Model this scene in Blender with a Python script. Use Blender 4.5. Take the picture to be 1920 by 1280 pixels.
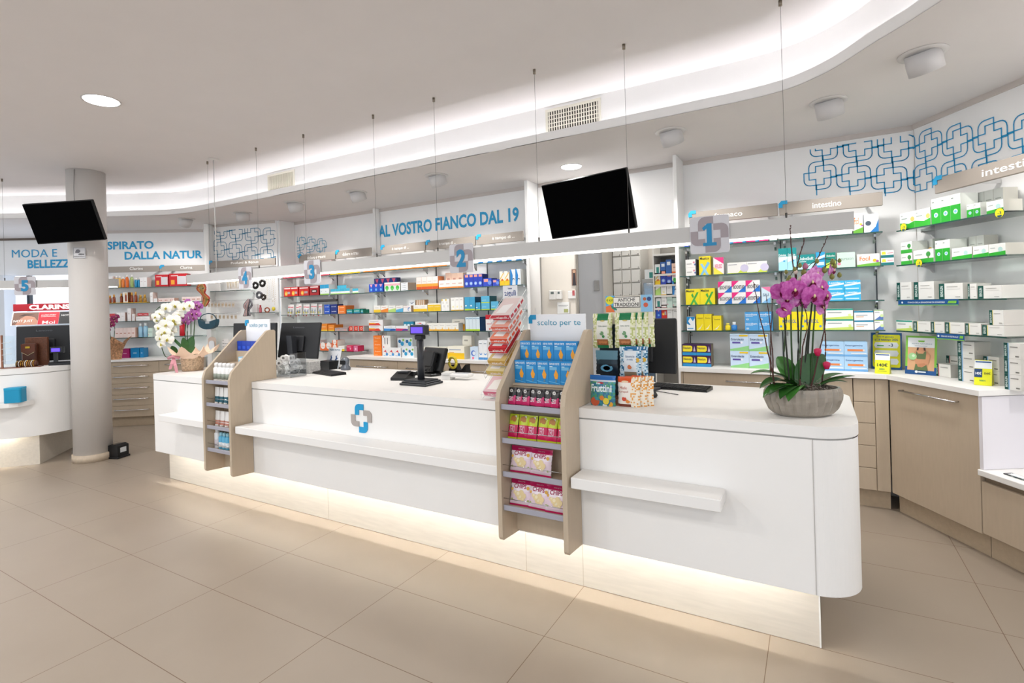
import bpy, math, random
from math import sin, cos, pi, radians as R, degrees
from mathutils import Vector, Matrix
random.seed(7)
S = bpy.context.scene
for o in list(bpy.data.objects): bpy.data.objects.remove(o)

# ---------------------------------------------------------------- camera
FPX, YAW, ROLL, SHY = 982.65, .524, .028, -67.9
CAM = Vector((.029, .062, 1.485))
cy, sy, cr, sr = cos(YAW), sin(YAW), cos(ROLL), sin(ROLL)
RT, UP, FW = Vector((cy, sy, 0)), Vector((0, 0, 1)), Vector((-sy, cy, 0))
cam = bpy.data.objects.new('camera', bpy.data.cameras.new('camera'))
S.collection.objects.link(cam); S.camera = cam
cam.data.sensor_width = 36; cam.data.lens = FPX/1920*36; cam.data.shift_y = SHY/1920
cam.data.clip_start = .05; cam.data.clip_end = 60
rc, uc = RT*cr - UP*sr, RT*sr + UP*cr
cam.matrix_world = Matrix(((rc.x, uc.x, -FW.x, CAM.x), (rc.y, uc.y, -FW.y, CAM.y), (rc.z, uc.z, -FW.z, CAM.z), (0, 0, 0, 1)))

# ---------------------------------------------------------------- light and exposure
W = bpy.data.worlds.new('world'); S.world = W; W.use_nodes = True
W.node_tree.nodes['Background'].inputs[0].default_value = (.83, .91, 1, 1)
W.node_tree.nodes['Background'].inputs[1].default_value = .85
vs = S.view_settings; vs.view_transform = 'Standard'; vs.look = 'None'; vs.exposure = .70; vs.gamma = 1
WARM, NEUT = (1, .93, .84), (1, .985, .97)
def lamp(kind, name, loc, power, color=NEUT, size=.2, aim=None, spot=None, sizey=None):
    l = bpy.data.lights.new(name, kind); l.energy = power; l.color = color
    if kind == 'AREA':
        l.size = size; l.shape = 'DISK'
        if sizey: l.shape = 'RECTANGLE'; l.size_y = sizey
    else: l.shadow_soft_size = size
    if spot: l.spot_size = R(spot); l.spot_blend = .6
    o = bpy.data.objects.new(name, l); S.collection.objects.link(o); o.location = loc
    d = Vector(aim) - Vector(loc) if aim is not None else Vector((0, 0, -1))
    o.rotation_euler = d.to_track_quat('-Z', 'Y').to_euler()
    return o

# ---------------------------------------------------------------- where a pixel of the photograph lies on a plane of the room
def ray(x, y):
    a, b = x-960, 640+SHY-y
    return RT*(a*cr + b*sr) + UP*(-a*sr + b*cr) + FW*FPX
def at(x, y, X=None, Y=None, Z=None, pl=None):
    d = ray(x, y)
    if X is not None: t = (X-CAM.x)/d.x
    elif Y is not None: t = (Y-CAM.y)/d.y
    elif Z is not None: t = (Z-CAM.z)/d.z
    else:
        (px, py), ang = pl; n = Vector((-sin(R(ang)), cos(R(ang)), 0))
        t = (Vector((px, py, 0))-CAM).dot(n)/d.dot(n)
    return CAM + d*t
def onz(x, z, pl):
    y = 600
    for _ in range(3):
        p = at(x, y, pl=pl); q = Vector((p.x, p.y, z))-CAM; D = q.dot(FW)
        u, w = FPX*q.dot(RT)/D, FPX*q.z/D
        y = 640+SHY-(u*sr+w*cr)
    p = at(x, y, pl=pl); return Vector((p.x, p.y, z))

# ---------------------------------------------------------------- materials
def lin(h):
    h = h.lstrip('#'); c = [int(h[i:i+2], 16)/255 for i in (0, 2, 4)]
    return tuple(x/12.92 if x < .04045 else ((x+.055)/1.055)**2.4 for x in c) + (1,)
MC = {}
def mat(col, rough=.45, metal=0, emit=0, trans=0, alpha=1, noise=0, nscale=20, coat=0, bump=0, stretch=None, name=None, ior=1.45):
    key = (col, rough, metal, emit, trans, alpha, noise, nscale, coat, bump, stretch)
    if key in MC: return MC[key]
    m = bpy.data.materials.new(name or 'm_'+col.strip('#')); m.use_nodes = True
    nt = m.node_tree; b = nt.nodes['Principled BSDF']; c = lin(col)
    b.inputs['Base Color'].default_value = c; b.inputs['Roughness'].default_value = rough
    b.inputs['Metallic'].default_value = metal; b.inputs['IOR'].default_value = ior
    if emit: b.inputs['Emission Color'].default_value = c; b.inputs['Emission Strength'].default_value = emit
    if trans: b.inputs['Transmission Weight'].default_value = trans
    if alpha < 1: b.inputs['Alpha'].default_value = alpha
    if coat: b.inputs['Coat Weight'].default_value = coat; b.inputs['Coat Roughness'].default_value = .1
    if noise or bump:
        tc = nt.nodes.new('ShaderNodeTexCoord'); mp = nt.nodes.new('ShaderNodeMapping'); nz = nt.nodes.new('ShaderNodeTexNoise')
        nz.inputs['Scale'].default_value = nscale; nz.inputs['Detail'].default_value = 4
        if stretch: mp.inputs['Scale'].default_value = stretch
        nt.links.new(tc.outputs['Object'], mp.inputs[0]); nt.links.new(mp.outputs[0], nz.inputs['Vector'])
        if noise:
            r = nt.nodes.new('ShaderNodeValToRGB'); r.color_ramp.elements[0].position = .3; r.color_ramp.elements[1].position = .7
            r.color_ramp.elements[0].color = tuple(x*(1-noise) for x in c[:3])+(1,); r.color_ramp.elements[1].color = tuple(min(1, x*(1+noise)) for x in c[:3])+(1,)
            nt.links.new(nz.outputs[0], r.inputs[0]); nt.links.new(r.outputs[0], b.inputs['Base Color'])
        if bump:
            bp = nt.nodes.new('ShaderNodeBump'); bp.inputs['Strength'].default_value = bump; bp.inputs['Distance'].default_value = .002
            nt.links.new(nz.outputs[0], bp.inputs['Height']); nt.links.new(bp.outputs[0], b.inputs['Normal'])
    MC[key] = m; return m
def glassmat(tint='#f1faf7', a=.12, rough=.02):
    key = ('g', tint, a, rough)
    if key in MC: return MC[key]
    m = bpy.data.materials.new('clear_sheet'); m.use_nodes = True; nt = m.node_tree; nt.nodes.clear()
    o = nt.nodes.new('ShaderNodeOutputMaterial'); mx = nt.nodes.new('ShaderNodeMixShader'); t = nt.nodes.new('ShaderNodeBsdfTransparent')
    g = nt.nodes.new('ShaderNodeBsdfGlossy'); fr = nt.nodes.new('ShaderNodeFresnel'); ad = nt.nodes.new('ShaderNodeMath'); ad.operation = 'ADD'
    t.inputs[0].default_value = lin(tint); g.inputs['Roughness'].default_value = rough; fr.inputs[0].default_value = 1.4; ad.inputs[1].default_value = a*.25; ad.use_clamp = True
    nt.links.new(fr.outputs[0], ad.inputs[0]); nt.links.new(ad.outputs[0], mx.inputs[0]); nt.links.new(t.outputs[0], mx.inputs[1]); nt.links.new(g.outputs[0], mx.inputs[2]); nt.links.new(mx.outputs[0], o.inputs[0])
    MC[key] = m; return m
WHITE = mat('#f0eeeb', .5, name='white_laminate'); WALL = mat('#f6f5f4', .55, noise=.015, nscale=3, name='white_wall_panel')
BEIGE = mat('#bfae98', .5, noise=.03, nscale=60, stretch=(1, 1, .15), name='beige_oak_laminate'); TAUPE = mat('#9c938a', .45, name='taupe_sign_board')
CHROME = mat('#d5d5d6', .18, metal=1, name='brushed_steel'); GLASS = glassmat(); GEDGE = mat('#12453c', .15, coat=.5, name='green_glass_edge')
BLK = mat('#111214', .35, name='black_plastic'); DGR = mat('#2c2e33', .4, name='dark_grey_plastic'); CLEAR = glassmat('#f4f8f8', .2)
BLUE = '#1797c7'
LED = mat('#fffaf2', emit=6, name='led_diffuser')

# ---------------------------------------------------------------- mesh builder
TX = {}
def tmesh(s, bold=0):
    if (s, bold) in TX: return TX[(s, bold)]
    c = bpy.data.curves.new('t', 'FONT'); c.body = s; c.resolution_u = 3; c.offset = bold
    o = bpy.data.objects.new('t', c); S.collection.objects.link(o)
    bpy.context.view_layer.update()
    me = o.evaluated_get(bpy.context.evaluated_depsgraph_get()).to_mesh()
    v = [(p.co.x, p.co.y) for p in me.vertices]; f = [tuple(q.vertices) for q in me.polygons]
    bpy.data.objects.remove(o); bpy.data.curves.remove(c)
    if not v: v = [(0, 0), (1, 0), (1, 1)]; f = [(0, 1, 2)]
    x0, x1 = min(a for a, _ in v), max(a for a, _ in v); y0, y1 = min(b for _, b in v), max(b for _, b in v)
    v = [((a-x0)/(x1-x0), (b-y0)/(y1-y0)) for a, b in v]
    TX[(s, bold)] = (v, f, (x1-x0)/(y1-y0)); return TX[(s, bold)]
class MB:
    def __init__(s): s.v = []; s.f = []; s.m = []; s.s = []; s.mats = []; s.M = None
    def mi(s, m):
        if isinstance(m, str): m = mat(m, .4)
        if m not in s.mats: s.mats.append(m)
        return s.mats.index(m)
    def add(s, v, f, m, sm=False):
        b = len(s.v); i = s.mi(m)
        if s.M: v = [tuple(s.M @ Vector(p)) for p in v]
        s.v += v; s.f += [tuple(b+k for k in q) for q in f]; s.m += [i]*len(f); s.s += [sm]*len(f); return s
    def box(s, x0, x1, y0, y1, z0, z1, m):
        v = [(x, y, z) for z in (z0, z1) for y in (y0, y1) for x in (x0, x1)]
        return s.add(v, [(0, 2, 3, 1), (4, 5, 7, 6), (0, 1, 5, 4), (2, 6, 7, 3), (0, 4, 6, 2), (1, 3, 7, 5)], m)
    def rbox(s, x0, x1, y0, y1, z0, z1, m, b=.004):      # a box with bevelled edges
        def ring(z, i):
            return [(x0+i, y0+b, z), (x0+b, y0+i, z), (x1-b, y0+i, z), (x1-i, y0+b, z), (x1-i, y1-b, z), (x1-b, y1-i, z), (x0+b, y1-i, z), (x0+i, y1-b, z)]
        def cap(z): return [(x0+b, y0+b, z)]*2+[(x1-b, y0+b, z)]*2+[(x1-b, y1-b, z)]*2+[(x0+b, y1-b, z)]*2
        rs = [cap(z0), ring(z0+b, 0), ring(z1-b, 0), cap(z1)]; v = sum(rs, []); f = [(0, 6, 4, 2), (24, 26, 28, 30)]
        for k in range(3):
            for j in range(8): f.append((k*8+j, k*8+(j+1) % 8, k*8+8+(j+1) % 8, k*8+8+j))
        return s.add(v, f, m)
    def prism(s, pts, z0, z1, m, sm=False, cap=True):     # outline in xy, extruded in z
        n = len(pts); v = [(x, y, z0) for x, y in pts]+[(x, y, z1) for x, y in pts]
        s.add(v, [(i, (i+1) % n, n+(i+1) % n, n+i) for i in range(n)], m, sm)
        if cap: s.add(v, [tuple(range(n-1, -1, -1)), tuple(range(n, 2*n))], m)
        return s
    def yprism(s, pts, y0, y1, m):                        # outline in xz, extruded in y
        n = len(pts); v = [(x, y0, z) for x, z in pts]+[(x, y1, z) for x, z in pts]
        return s.add(v, [(i, (i+1) % n, n+(i+1) % n, n+i) for i in range(n)]+[tuple(range(n)), tuple(range(2*n-1, n-1, -1))], m)
    def xprism(s, pts, x0, x1, m):                        # outline in yz, extruded in x
        n = len(pts); v = [(x0, y, z) for y, z in pts]+[(x1, y, z) for y, z in pts]
        return s.add(v, [(i, (i+1) % n, n+(i+1) % n, n+i) for i in range(n)]+[tuple(range(n)), tuple(range(2*n-1, n-1, -1))], m)
    def lathe(s, prof, m, n=20, c=(0, 0, 0), sx=1, sy=1):
        v = []; f = []
        for r, z in prof:
            for k in range(n): v.append((c[0]+r*sx*cos(2*pi*k/n), c[1]+r*sy*sin(2*pi*k/n), c[2]+z))
        for i in range(len(prof)-1):
            for k in range(n): f.append((i*n+k, i*n+(k+1) % n, (i+1)*n+(k+1) % n, (i+1)*n+k))
        f.append(tuple(range(n-1, -1, -1))); f.append(tuple((len(prof)-1)*n+k for k in range(n)))
        return s.add(v, f, m, True)
    def tube(s, path, r, m, n=6):
        P = [Vector(p) for p in path]; rr = r if isinstance(r, (list, tuple)) else [r]*len(P); v = []; f = []
        for i, p in enumerate(P):
            t = (P[min(i+1, len(P)-1)]-P[max(i-1, 0)]).normalized()
            a = t.cross(Vector((0, 0, 1)))
            if a.length < .05: a = t.cross(Vector((1, 0, 0)))
            a.normalize(); b = t.cross(a)
            for k in range(n): v.append(tuple(p+(a*cos(2*pi*k/n)+b*sin(2*pi*k/n))*rr[i]))
        for i in range(len(P)-1):
            for k in range(n): f.append((i*n+k, i*n+(k+1) % n, (i+1)*n+(k+1) % n, (i+1)*n+k))
        f += [tuple(range(n-1, -1, -1)), tuple((len(P)-1)*n+k for k in range(n))]
        return s.add(v, f, m, True)
    def text(s, t, x0, z0, x1, z1, y, m, bold=0, fit=True, surf=None):
        v, f, ar = tmesh(t, bold)
        if not fit:
            w = (z1-z0)*ar
            if w < x1-x0: mid = (x0+x1)/2; x0, x1 = mid-w/2, mid+w/2
        q = [(x0+(x1-x0)*a, y, z0+(z1-z0)*b) for a, b in v]
        if surf: q = [(a, surf(a, c)-.0012, c) for a, _, c in q]
        return s.add(q, f, m)
    def vtext(s, t, x0, z0, x1, z1, y, m):                # reads upwards
        v, f, ar = tmesh(t, .02)
        return s.add([(x1-(x1-x0)*b, y, z0+(z1-z0)*a) for a, b in v], f, m)
    def art(s, w, h, D, y=0, x=0, z=0):                   # a printed face: x to the right, z up, facing -y
        k = 0
        for d in D:
            k += 1; e = y-.0004*k
            if d[0] == 'r': s.add([(x+d[1]*w, e, z+d[2]*h), (x+d[3]*w, e, z+d[2]*h), (x+d[3]*w, e, z+d[4]*h), (x+d[1]*w, e, z+d[4]*h)], [(0, 1, 2, 3)], d[5])
            elif d[0] == 'p': s.add([(x+a*w, e, z+b*h) for a, b in d[1]], [tuple(range(len(d[1])))], d[2])
            elif d[0] == 'c':
                r = d[3]*min(w, h); s.add([(x+d[1]*w+r*cos(q*pi/8), e, z+d[2]*h+r*sin(q*pi/8)) for q in range(16)], [tuple(range(16))], d[4])
            elif d[0] == 't': s.text(d[1], x+d[2]*w, z+d[3]*h, x+d[4]*w, z+d[5]*h, e, d[6], .015)
            elif d[0] == 'v': s.vtext(d[1], x+d[2]*w, z+d[3]*h, x+d[4]*w, z+d[5]*h, e, d[6])
        return s
    def build(s, name, parent=None, loc=None, rz=0, rot=None, mtx=None):
        me = bpy.data.meshes.new(name); me.from_pydata(s.v, [], s.f)
        for m in s.mats: me.materials.append(m)
        me.polygons.foreach_set('material_index', s.m); me.polygons.foreach_set('use_smooth', s.s); me.update()
        o = bpy.data.objects.new(name, me); S.collection.objects.link(o)
        if parent: o.parent = parent
        if loc is not None: o.location = loc
        if rot: o.rotation_euler = rot
        elif rz: o.rotation_euler = (0, 0, rz)
        if mtx: o.matrix_basis = mtx
        return o
LAB = {}
def tag(o, label=None, cat=None, group=None, kind=None):
    if label:
        for q, w in zip('12345', ('one', 'two', 'three', 'four', 'five')): label = label.replace('sign '+q, 'sign '+w).replace('blue '+q, 'blue '+w)
        o['label'] = label
        if len(label.split()) > 16: print('LONG', label)
        if label in LAB: print('DUP', label)
        LAB[label] = 1
    if cat: o['category'] = cat
    if group: o['group'] = group
    if kind: o['kind'] = kind
    return o
def thing(name, loc, label, cat, rz=0, group=None, rot=None):
    o = bpy.data.objects.new(name, None); S.collection.objects.link(o); o.location = loc; o.rotation_euler = rot or (0, 0, rz)
    o.empty_display_size = .05
    return tag(o, label, cat, group)
def struct(name, mb, **k): return tag(mb.build(name, **k), kind='structure')
def copytree(o, parent=None):
    c = o.copy(); S.collection.objects.link(c)
    if parent: c.parent = parent
    for ch in list(o.children): copytree(ch, c)
    return c
def catmull(P, n=6, closed=False):
    P = [Vector(p) for p in P]; out = []
    for i in range(len(P)-1):
        a, b, c, d = P[max(i-1, 0)], P[i], P[i+1], P[min(i+2, len(P)-1)]
        for k in range(n):
            t = k/n; out.append(.5*((2*b)+(c-a)*t+(2*a-5*b+4*c-d)*t*t+(3*b-a-3*c+d)*t**3))
    out.append(P[-1]); return out
def ND(k, O=4.46, r=1.6):   # the four-petal cross emblem: outline of petal k, in units of half the cross arm
    L = 2.65
    p = [(-L, 1), (-L, O-r)]+[(-L+r-r*cos(t*pi/8), O-r+r*sin(t*pi/8)) for t in range(1, 5)]+[(1, O), (1, L), (-1, L), (-1, 1)]
    c, s_ = [(1, 0), (0, -1), (-1, 0), (0, 1)][k]
    return [(x*c-y*s_, x*s_+y*c) for x, y in p]
CROSS = [(-1, 2.65), (1, 2.65), (1, 1), (2.65, 1), (2.65, -1), (1, -1), (1, -2.65), (-1, -2.65), (-1, -1), (-2.65, -1), (-2.65, 1), (-1, 1)]
# ================================================================ the room
HC, HS, YB = 3.0, 2.70, 4.80         # main ceiling, soffit over the shelves, back wall
YF, CT = 2.48, .965                  # counter front, counter top
def floor_mat():
    m = bpy.data.materials.new('beige_floor_tiles'); m.use_nodes = True; nt = m.node_tree; b = nt.nodes['Principled BSDF']
    tc = nt.nodes.new('ShaderNodeTexCoord'); sp = nt.nodes.new('ShaderNodeSeparateXYZ'); nt.links.new(tc.outputs['Object'], sp.inputs[0])
    def mth(op, a, v=None, v2=None):
        n = nt.nodes.new('ShaderNodeMath'); n.operation = op
        if hasattr(a, 'node'): nt.links.new(a, n.inputs[0])
        else: n.inputs[0].default_value = a
        if v is not None:
            if hasattr(v, 'node'): nt.links.new(v, n.inputs[1])
            else: n.inputs[1].default_value = v
        if v2 is not None: n.inputs[2].default_value = v2
        return n.outputs[0]
    def joint(c, off, p):
        q = mth('DIVIDE', mth('SUBTRACT', c, off), p); fr = mth('SUBTRACT', q, mth('FLOOR', q)); d = mth('ABSOLUTE', mth('SUBTRACT', fr, .5))
        return mth('GREATER_THAN', d, .5-.0016/p)
    g = mth('MAXIMUM', joint(sp.outputs[0], -.177, .8795), joint(sp.outputs[1], 2.612, .4665))
    nz = nt.nodes.new('ShaderNodeTexNoise'); nz.inputs['Scale'].default_value = 2.2; nz.inputs['Detail'].default_value = 6; nt.links.new(tc.outputs['Object'], nz.inputs['Vector'])
    r = nt.nodes.new('ShaderNodeValToRGB'); r.color_ramp.elements[0].color = lin('#998c7d'); r.color_ramp.elements[1].color = lin('#a59889'); nt.links.new(nz.outputs[0], r.inputs[0])
    mx = nt.nodes.new('ShaderNodeMix'); mx.data_type = 'RGBA'; nt.links.new(g, mx.inputs[0]); nt.links.new(r.outputs[0], mx.inputs[6]); mx.inputs[7].default_value = lin('#6b5440')
    nt.links.new(mx.outputs[2], b.inputs['Base Color']); b.inputs['Roughness'].default_value = .34
    return m
f = MB(); f.add([(-13, -4, 0), (4, -4, 0), (4, 8, 0), (-13, 8, 0)], [(0, 1, 2, 3)], floor_mat()); struct('floor', f)
CEIL = mat('#e6e1df', .8, noise=.01, nscale=4, name='matt_ceiling_paint')
FB = [(2.3, .45), (1.7, 1.25), (1.1, 2.07), (.519, 2.856), (.422, 2.993), (.291, 3.16), (.148, 3.36), (0, 3.49), (-.12, 3.545), (-.3, 3.575), (-.7, 3.585), (-1.5, 3.585), (-3, 3.585), (-5, 3.585),
      (-5.95, 3.585), (-6.4, 3.57), (-6.74, 3.50), (-7.04, 3.33), (-7.4, 3.13), (-8.45, 2.46), (-10.5, 1.15), (-12, .2)]
fb = [Vector((p.x, p.y)) for p in catmull([(x, y, 0) for x, y in FB], 5)]
def off(P, d):
    out = []
    for i, p in enumerate(P):
        t = (P[min(i+1, len(P)-1)]-P[max(i-1, 0)]).normalized(); out.append(p+Vector((t.y, -t.x))*d)
    return out
if off(fb, .1)[40].y < fb[40].y: _o = off; off = lambda P, d: _o(P, -d)
def strip(mb, A, za, B, zb, m, sm=True):
    n = len(A); mb.add([(p.x, p.y, za) for p in A]+[(p.x, p.y, zb) for p in B], [(i, i+1, n+i+1, n+i) for i in range(n-1)], m, sm)
c = MB(); c.add([(-13, -4, HC), (4, -4, HC), (4, 6.5, HC), (-13, 6.5, HC)], [(3, 2, 1, 0)], CEIL); struct('ceiling', c)
c = MB(); sp_ = [(p.x, p.y) for p in fb]+[(-12.2, 7), (4, 7), (4, .4)]; c.prism(sp_, HS, HS+.004, CEIL); struct('ceiling', c)
c = MB(); lip = mat('#efedea', .6); strip(c, fb, HS, fb, HS+.065, lip); i2 = off(fb, .015); strip(c, i2, HS+.004, i2, HS+.065, lip); strip(c, fb, HS+.065, i2, HS+.065, lip); struct('trim_1', c)
c = MB(); o12 = off(fb, .12); strip(c, o12, HS+.004, o12, HC, lip); struct('trim_2', c)
c = MB(); strip(c, off(fb, .090), HS+.012, off(fb, .097), HS+.012, mat('#f6f8ff', emit=30, name='cove_led')); tag(c.build('cove_light_strip'), 'long white light strip glowing inside the curved ceiling cove', 'light')

def panel_wall(name, p0, p1, z0, z1, m=WALL, t=.03):
    d = Vector((p1[0]-p0[0], p1[1]-p0[1])); mb = MB(); mb.box(0, d.length, 0, t, z0, z1, m)
    return struct(name, mb, loc=(p0[0], p0[1], 0), rz=math.atan2(d.y, d.x))
panel_wall('wall_back', (-6.13, YB), (-2.40, YB), 0, HS)
panel_wall('wall_back', (-.93, YB), (.675, YB), 0, HS)
panel_wall('wall_back', (-2.40, YB), (-.93, YB), 2.05, HS)
RW = ((.675, YB-.02), -57.5); du = Vector((cos(R(-57.5)), sin(R(-57.5)))); dn = Vector((-du.y, du.x))
panel_wall('wall_right', (.675, YB-.02), (.675+du.x*4.5, YB-.02+du.y*4.5), 0, HS)
A1 = ((-8.646, 3.653), 34.5); a1 = Vector((cos(R(34.5)), sin(R(34.5))))
panel_wall('wall_left', (-8.93, 3.653-(.284)*math.tan(R(34.5))), (-8.646+a1.x*1.42, 3.653+a1.y*1.42), 0, HS)
panel_wall('wall_left', (-7.198, 4.243), (-6.15, 4.548), 0, HS)
# upright divider panels between the bays
for i, (x, y, w, an, ln) in enumerate([(-6.125, 4.565, .03, 90, .23), (-4.547, 4.71, .034, 90, .085), (-2.385, 4.57, .036, 90, .225), (-.955, 4.53, .03, 90, .265), (-7.07, 4.14, .06, 122, .42)]):
    m = MB(); m.rbox(0, ln, -w/2, w/2, .0, HS-.001, mat('#f3f2f0', .4), .003); struct('trim_%d' % (i+3), m, loc=(x, y, 0), rz=R(an))
# picture rail just below the soffit
c = MB(); rl = mat('#cfc6c0', .6)
c.box(-6.10, -4.565, YB-.012, YB, HS-.035, HS, rl); c.box(-4.53, -2.41, YB-.012, YB, HS-.035, HS, rl); c.box(-2.36, -.98, YB-.012, YB, HS-.035, HS, rl); c.box(-.94, .67, YB-.012, YB, HS-.035, HS, rl); struct('trim_8', c)
c = MB(); c.box(0, 4, -.012, 0, HS-.035, HS, rl); struct('trim_9', c, loc=(.675, YB-.02, 0), rz=R(-57.5))
c = MB(); c.box(-.3, 1.3, -.012, 0, HS-.035, HS, rl); struct('trim_10', c, loc=(-8.646, 3.653, 0), rz=R(34.5))
c = MB(); c.box(0, 1.07, -.012, 0, HS-.03, HS, rl); struct('trim_11', c, loc=(-7.198, 4.243, 0), rz=R(16.2))

# ---------------- the round column
cc = (-6.545, 2.60)
c = MB(); c.lathe([(.165, .075), (.165, HC-.001)], mat('#dad5d0', .55, noise=.02, nscale=3), 48, (cc[0], cc[1], 0)); struct('wall_column', c)
c = MB(); c.lathe([(.178, 0), (.178, .075), (.166, .077)], mat('#c2b19c', .5, noise=.08, nscale=30), 48, (cc[0], cc[1], 0)); struct('baseboard_column', c)

# ---------------- the back room seen through the opening under the screen
bw = mat('#e2dbd0', .7)
panel_wall('wall_back', (-2.37, 4.83), (at(1079, 560, Y=4.83).x, 4.83), 0, 2.049, bw)
panel_wall('wall_back', (-3.2, 5.75), (-1.86, 5.75), 0, 3, bw)
panel_wall('wall_back', (-1.86, 5.95), (1.1, 5.95), 0, 3, bw)
panel_wall('wall_right', (1.1, 5.85), (1.1, 4.84), 0, 3, bw)
c = MB(); c.add([(-3, 4.84, 2.69), (1.1, 4.84, 2.69), (1.1, 6, 2.69), (-3, 6, 2.69)], [(3, 2, 1, 0)], CEIL); struct('ceiling', c)
lamp('AREA', 'back_room_lamp', (-1.3, 5.3, 2.66), 4.5, NEUT, .5)
xa, xb = at(1086, 560, Y=5.7).x, at(1117, 560, Y=5.7).x
d1 = MB(); d1.box(xa, xb+.10, 5.70, 5.74, .01, 2.1, mat('#e8e9ec', .4)); dd = struct('door_1', d1)
h = MB(); h.rbox(xb-.015, xb+.05, 5.685, 5.70, 1.62, 1.74, CHROME, .003); h.build('hinge', dd)
c = MB(); c.box(xa-.07, xa-.005, 5.68, 5.75, 0, 2.15, bw); c.box(xb+.105, xb+.22, 5.66, 5.80, 0, 2.15, mat('#e9e3d8', .5)); struct('trim_12', c)

# ---------------- shelving boards, sign rails, wall lettering
def board(p0, p1, word, word_px=None, corner=True, label='', z0=2.112, z1=2.208, gap=.249):
    d = Vector((p1[0]-p0[0], p1[1]-p0[1])); L = d.length
    t = thing('sign_rail', (p0[0], p0[1], 0), label, 'sign', math.atan2(d.y, d.x), 'taupe sign rails above the shelves')
    b = MB(); b.rbox(0, L, 0, .02, z0, z1, TAUPE, .003); b.build('rail_board', t)
    for bx_ in (.12*L, .88*L): q_ = MB(); q_.box(bx_-.006, bx_+.006, .021, gap, z0+.02, z0+.05, CHROME); q_.build('wall_bracket', t)
    if corner:
        k = MB(); q = [(.0, .02), (.0, .05), (.02, .072), (.06, .072), (.06, .045), (.028, .045), (.028, .02)]
        k.yprism([(x-.004, z1-.06+z) for x, z in q], -.006, -.001, mat('#25a3d8', .4)); k.build('corner_emblem', t)
    if word:
        w = MB(); a, bb = word_px or (.35, .75); w.text(word, L*a, z0+.028, L*bb, z0+.068, -.002, mat('#f4f2ef', .5), .01); w.build('lettering', t)
    return t
YR = 4.55
def xr(px, z=2.16, Y=YR): return onz(px, z, ((0, Y), 0)).x
board((xr(714.5), YR), (xr(797), YR), 'è tempo di ...', (.26, .65), label='taupe sign rail reading è tempo di, leftmost behind sign 2')
board((xr(799), YR), (xr(891), YR), 'è tempo di ...', (.28, .62), label='taupe sign rail reading è tempo di, middle one behind sign 2')
board((xr(893.5), YR), (-2.42, YR), 'è tempo di ...', (.35, .83), label='taupe sign rail reading è tempo di, rightmost beside divider panel')
board((xr(560), YR), (xr(628), YR), 'dolore e traumi', (.25, .75), label='taupe sign rail reading dolore e traumi above sign 3')
board((xr(630), YR), (-4.45, YR), 'dolore e trau', (.2, .65), label='taupe sign rail reading dolore e traumi behind white figurine')
board((xr(1292), YR), (xr(1458), YR), 'farmaco', (.30, .62), label='taupe sign rail ending in maco, behind sign 1')
board((xr(1461), YR), (xr(1655), YR), 'intestino', (.34, .62), label='taupe sign rail reading intestino above the orchid')
def rwp(u, off_=0): return (RW[0][0]+du.x*u-dn.x*off_, RW[0][1]+du.y*u-dn.y*off_)
PG = (rwp(0, .25), -57.5)
ga = onz(1752, 2.16, PG); board((ga.x, ga.y), (ga.x+du.x*1.6, ga.y+du.y*1.6), 'intestino', (.20, .42), gap=.235, label='taupe sign rail reading intestino on the right wall')
P1 = ((A1[0][0]+.25*.5664, A1[0][1]-.25*.8241), 34.5)
q0, q1, q2 = onz(175, 2.13, P1), onz(300, 2.13, P1), onz(384, 2.13, P1)
board((q0.x, q0.y), (q1.x-.01, q1.y-.005), 'Clarins', (.55, .75), label='taupe sign rail beside column on the left wall', z0=2.09, z1=2.17, gap=.245)
board((q1.x, q1.y), (q2.x, q2.y), 'Clarins', (.45, .72), label='taupe sign rail with blue corner left of divider panel', z0=2.09, z1=2.17, gap=.245)
P2 = ((-7.198+.28*.12, 4.243-.96*.12), 16.2)
q0, q1 = onz(392, 2.14, P2), onz(516, 2.14, P2)
board((q0.x, q0.y), (q1.x, q1.y), 'Profumi & Bijoux', (.34, .76), label='taupe sign rail reading Profumi & Bijoux above sign 4', z0=2.10, z1=2.19, gap=.119)

def words(s, a, b, zh, pl, label, col='#2a9fd2', y=-.003, bold=.03):     # lettering stuck to a wall: left and right pixel, height in m
    pa, pb = onz(a[0], 2, pl), onz(b[0], 2, pl); za = at(a[0], a[1], pl=pl).z; L = (pb-pa).length
    m = MB(); m.text(s, 0, za, L, za+zh, y, mat(col, .5), bold); o = m.build('wall_lettering', loc=(pa.x, pa.y, 0), rz=R(pl[1])); return tag(o, label, 'lettering')
PB = ((0, YB), 0)
words('AL VOSTRO FIANCO DAL 19', (712, 446), (975, 414), .150, PB, 'blue words AL VOSTRO FIANCO DAL 19 on white back wall')
PA = (A1[0], 34.5)
words('SPIRATO', (203, 468), (290, 466), .115, PA, 'blue word SPIRATO on the left wall beside the column')
words('DALLA NATUR', (235, 487), (381, 484), .115, PA, 'blue words DALLA NATUR on the left wall')
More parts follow.
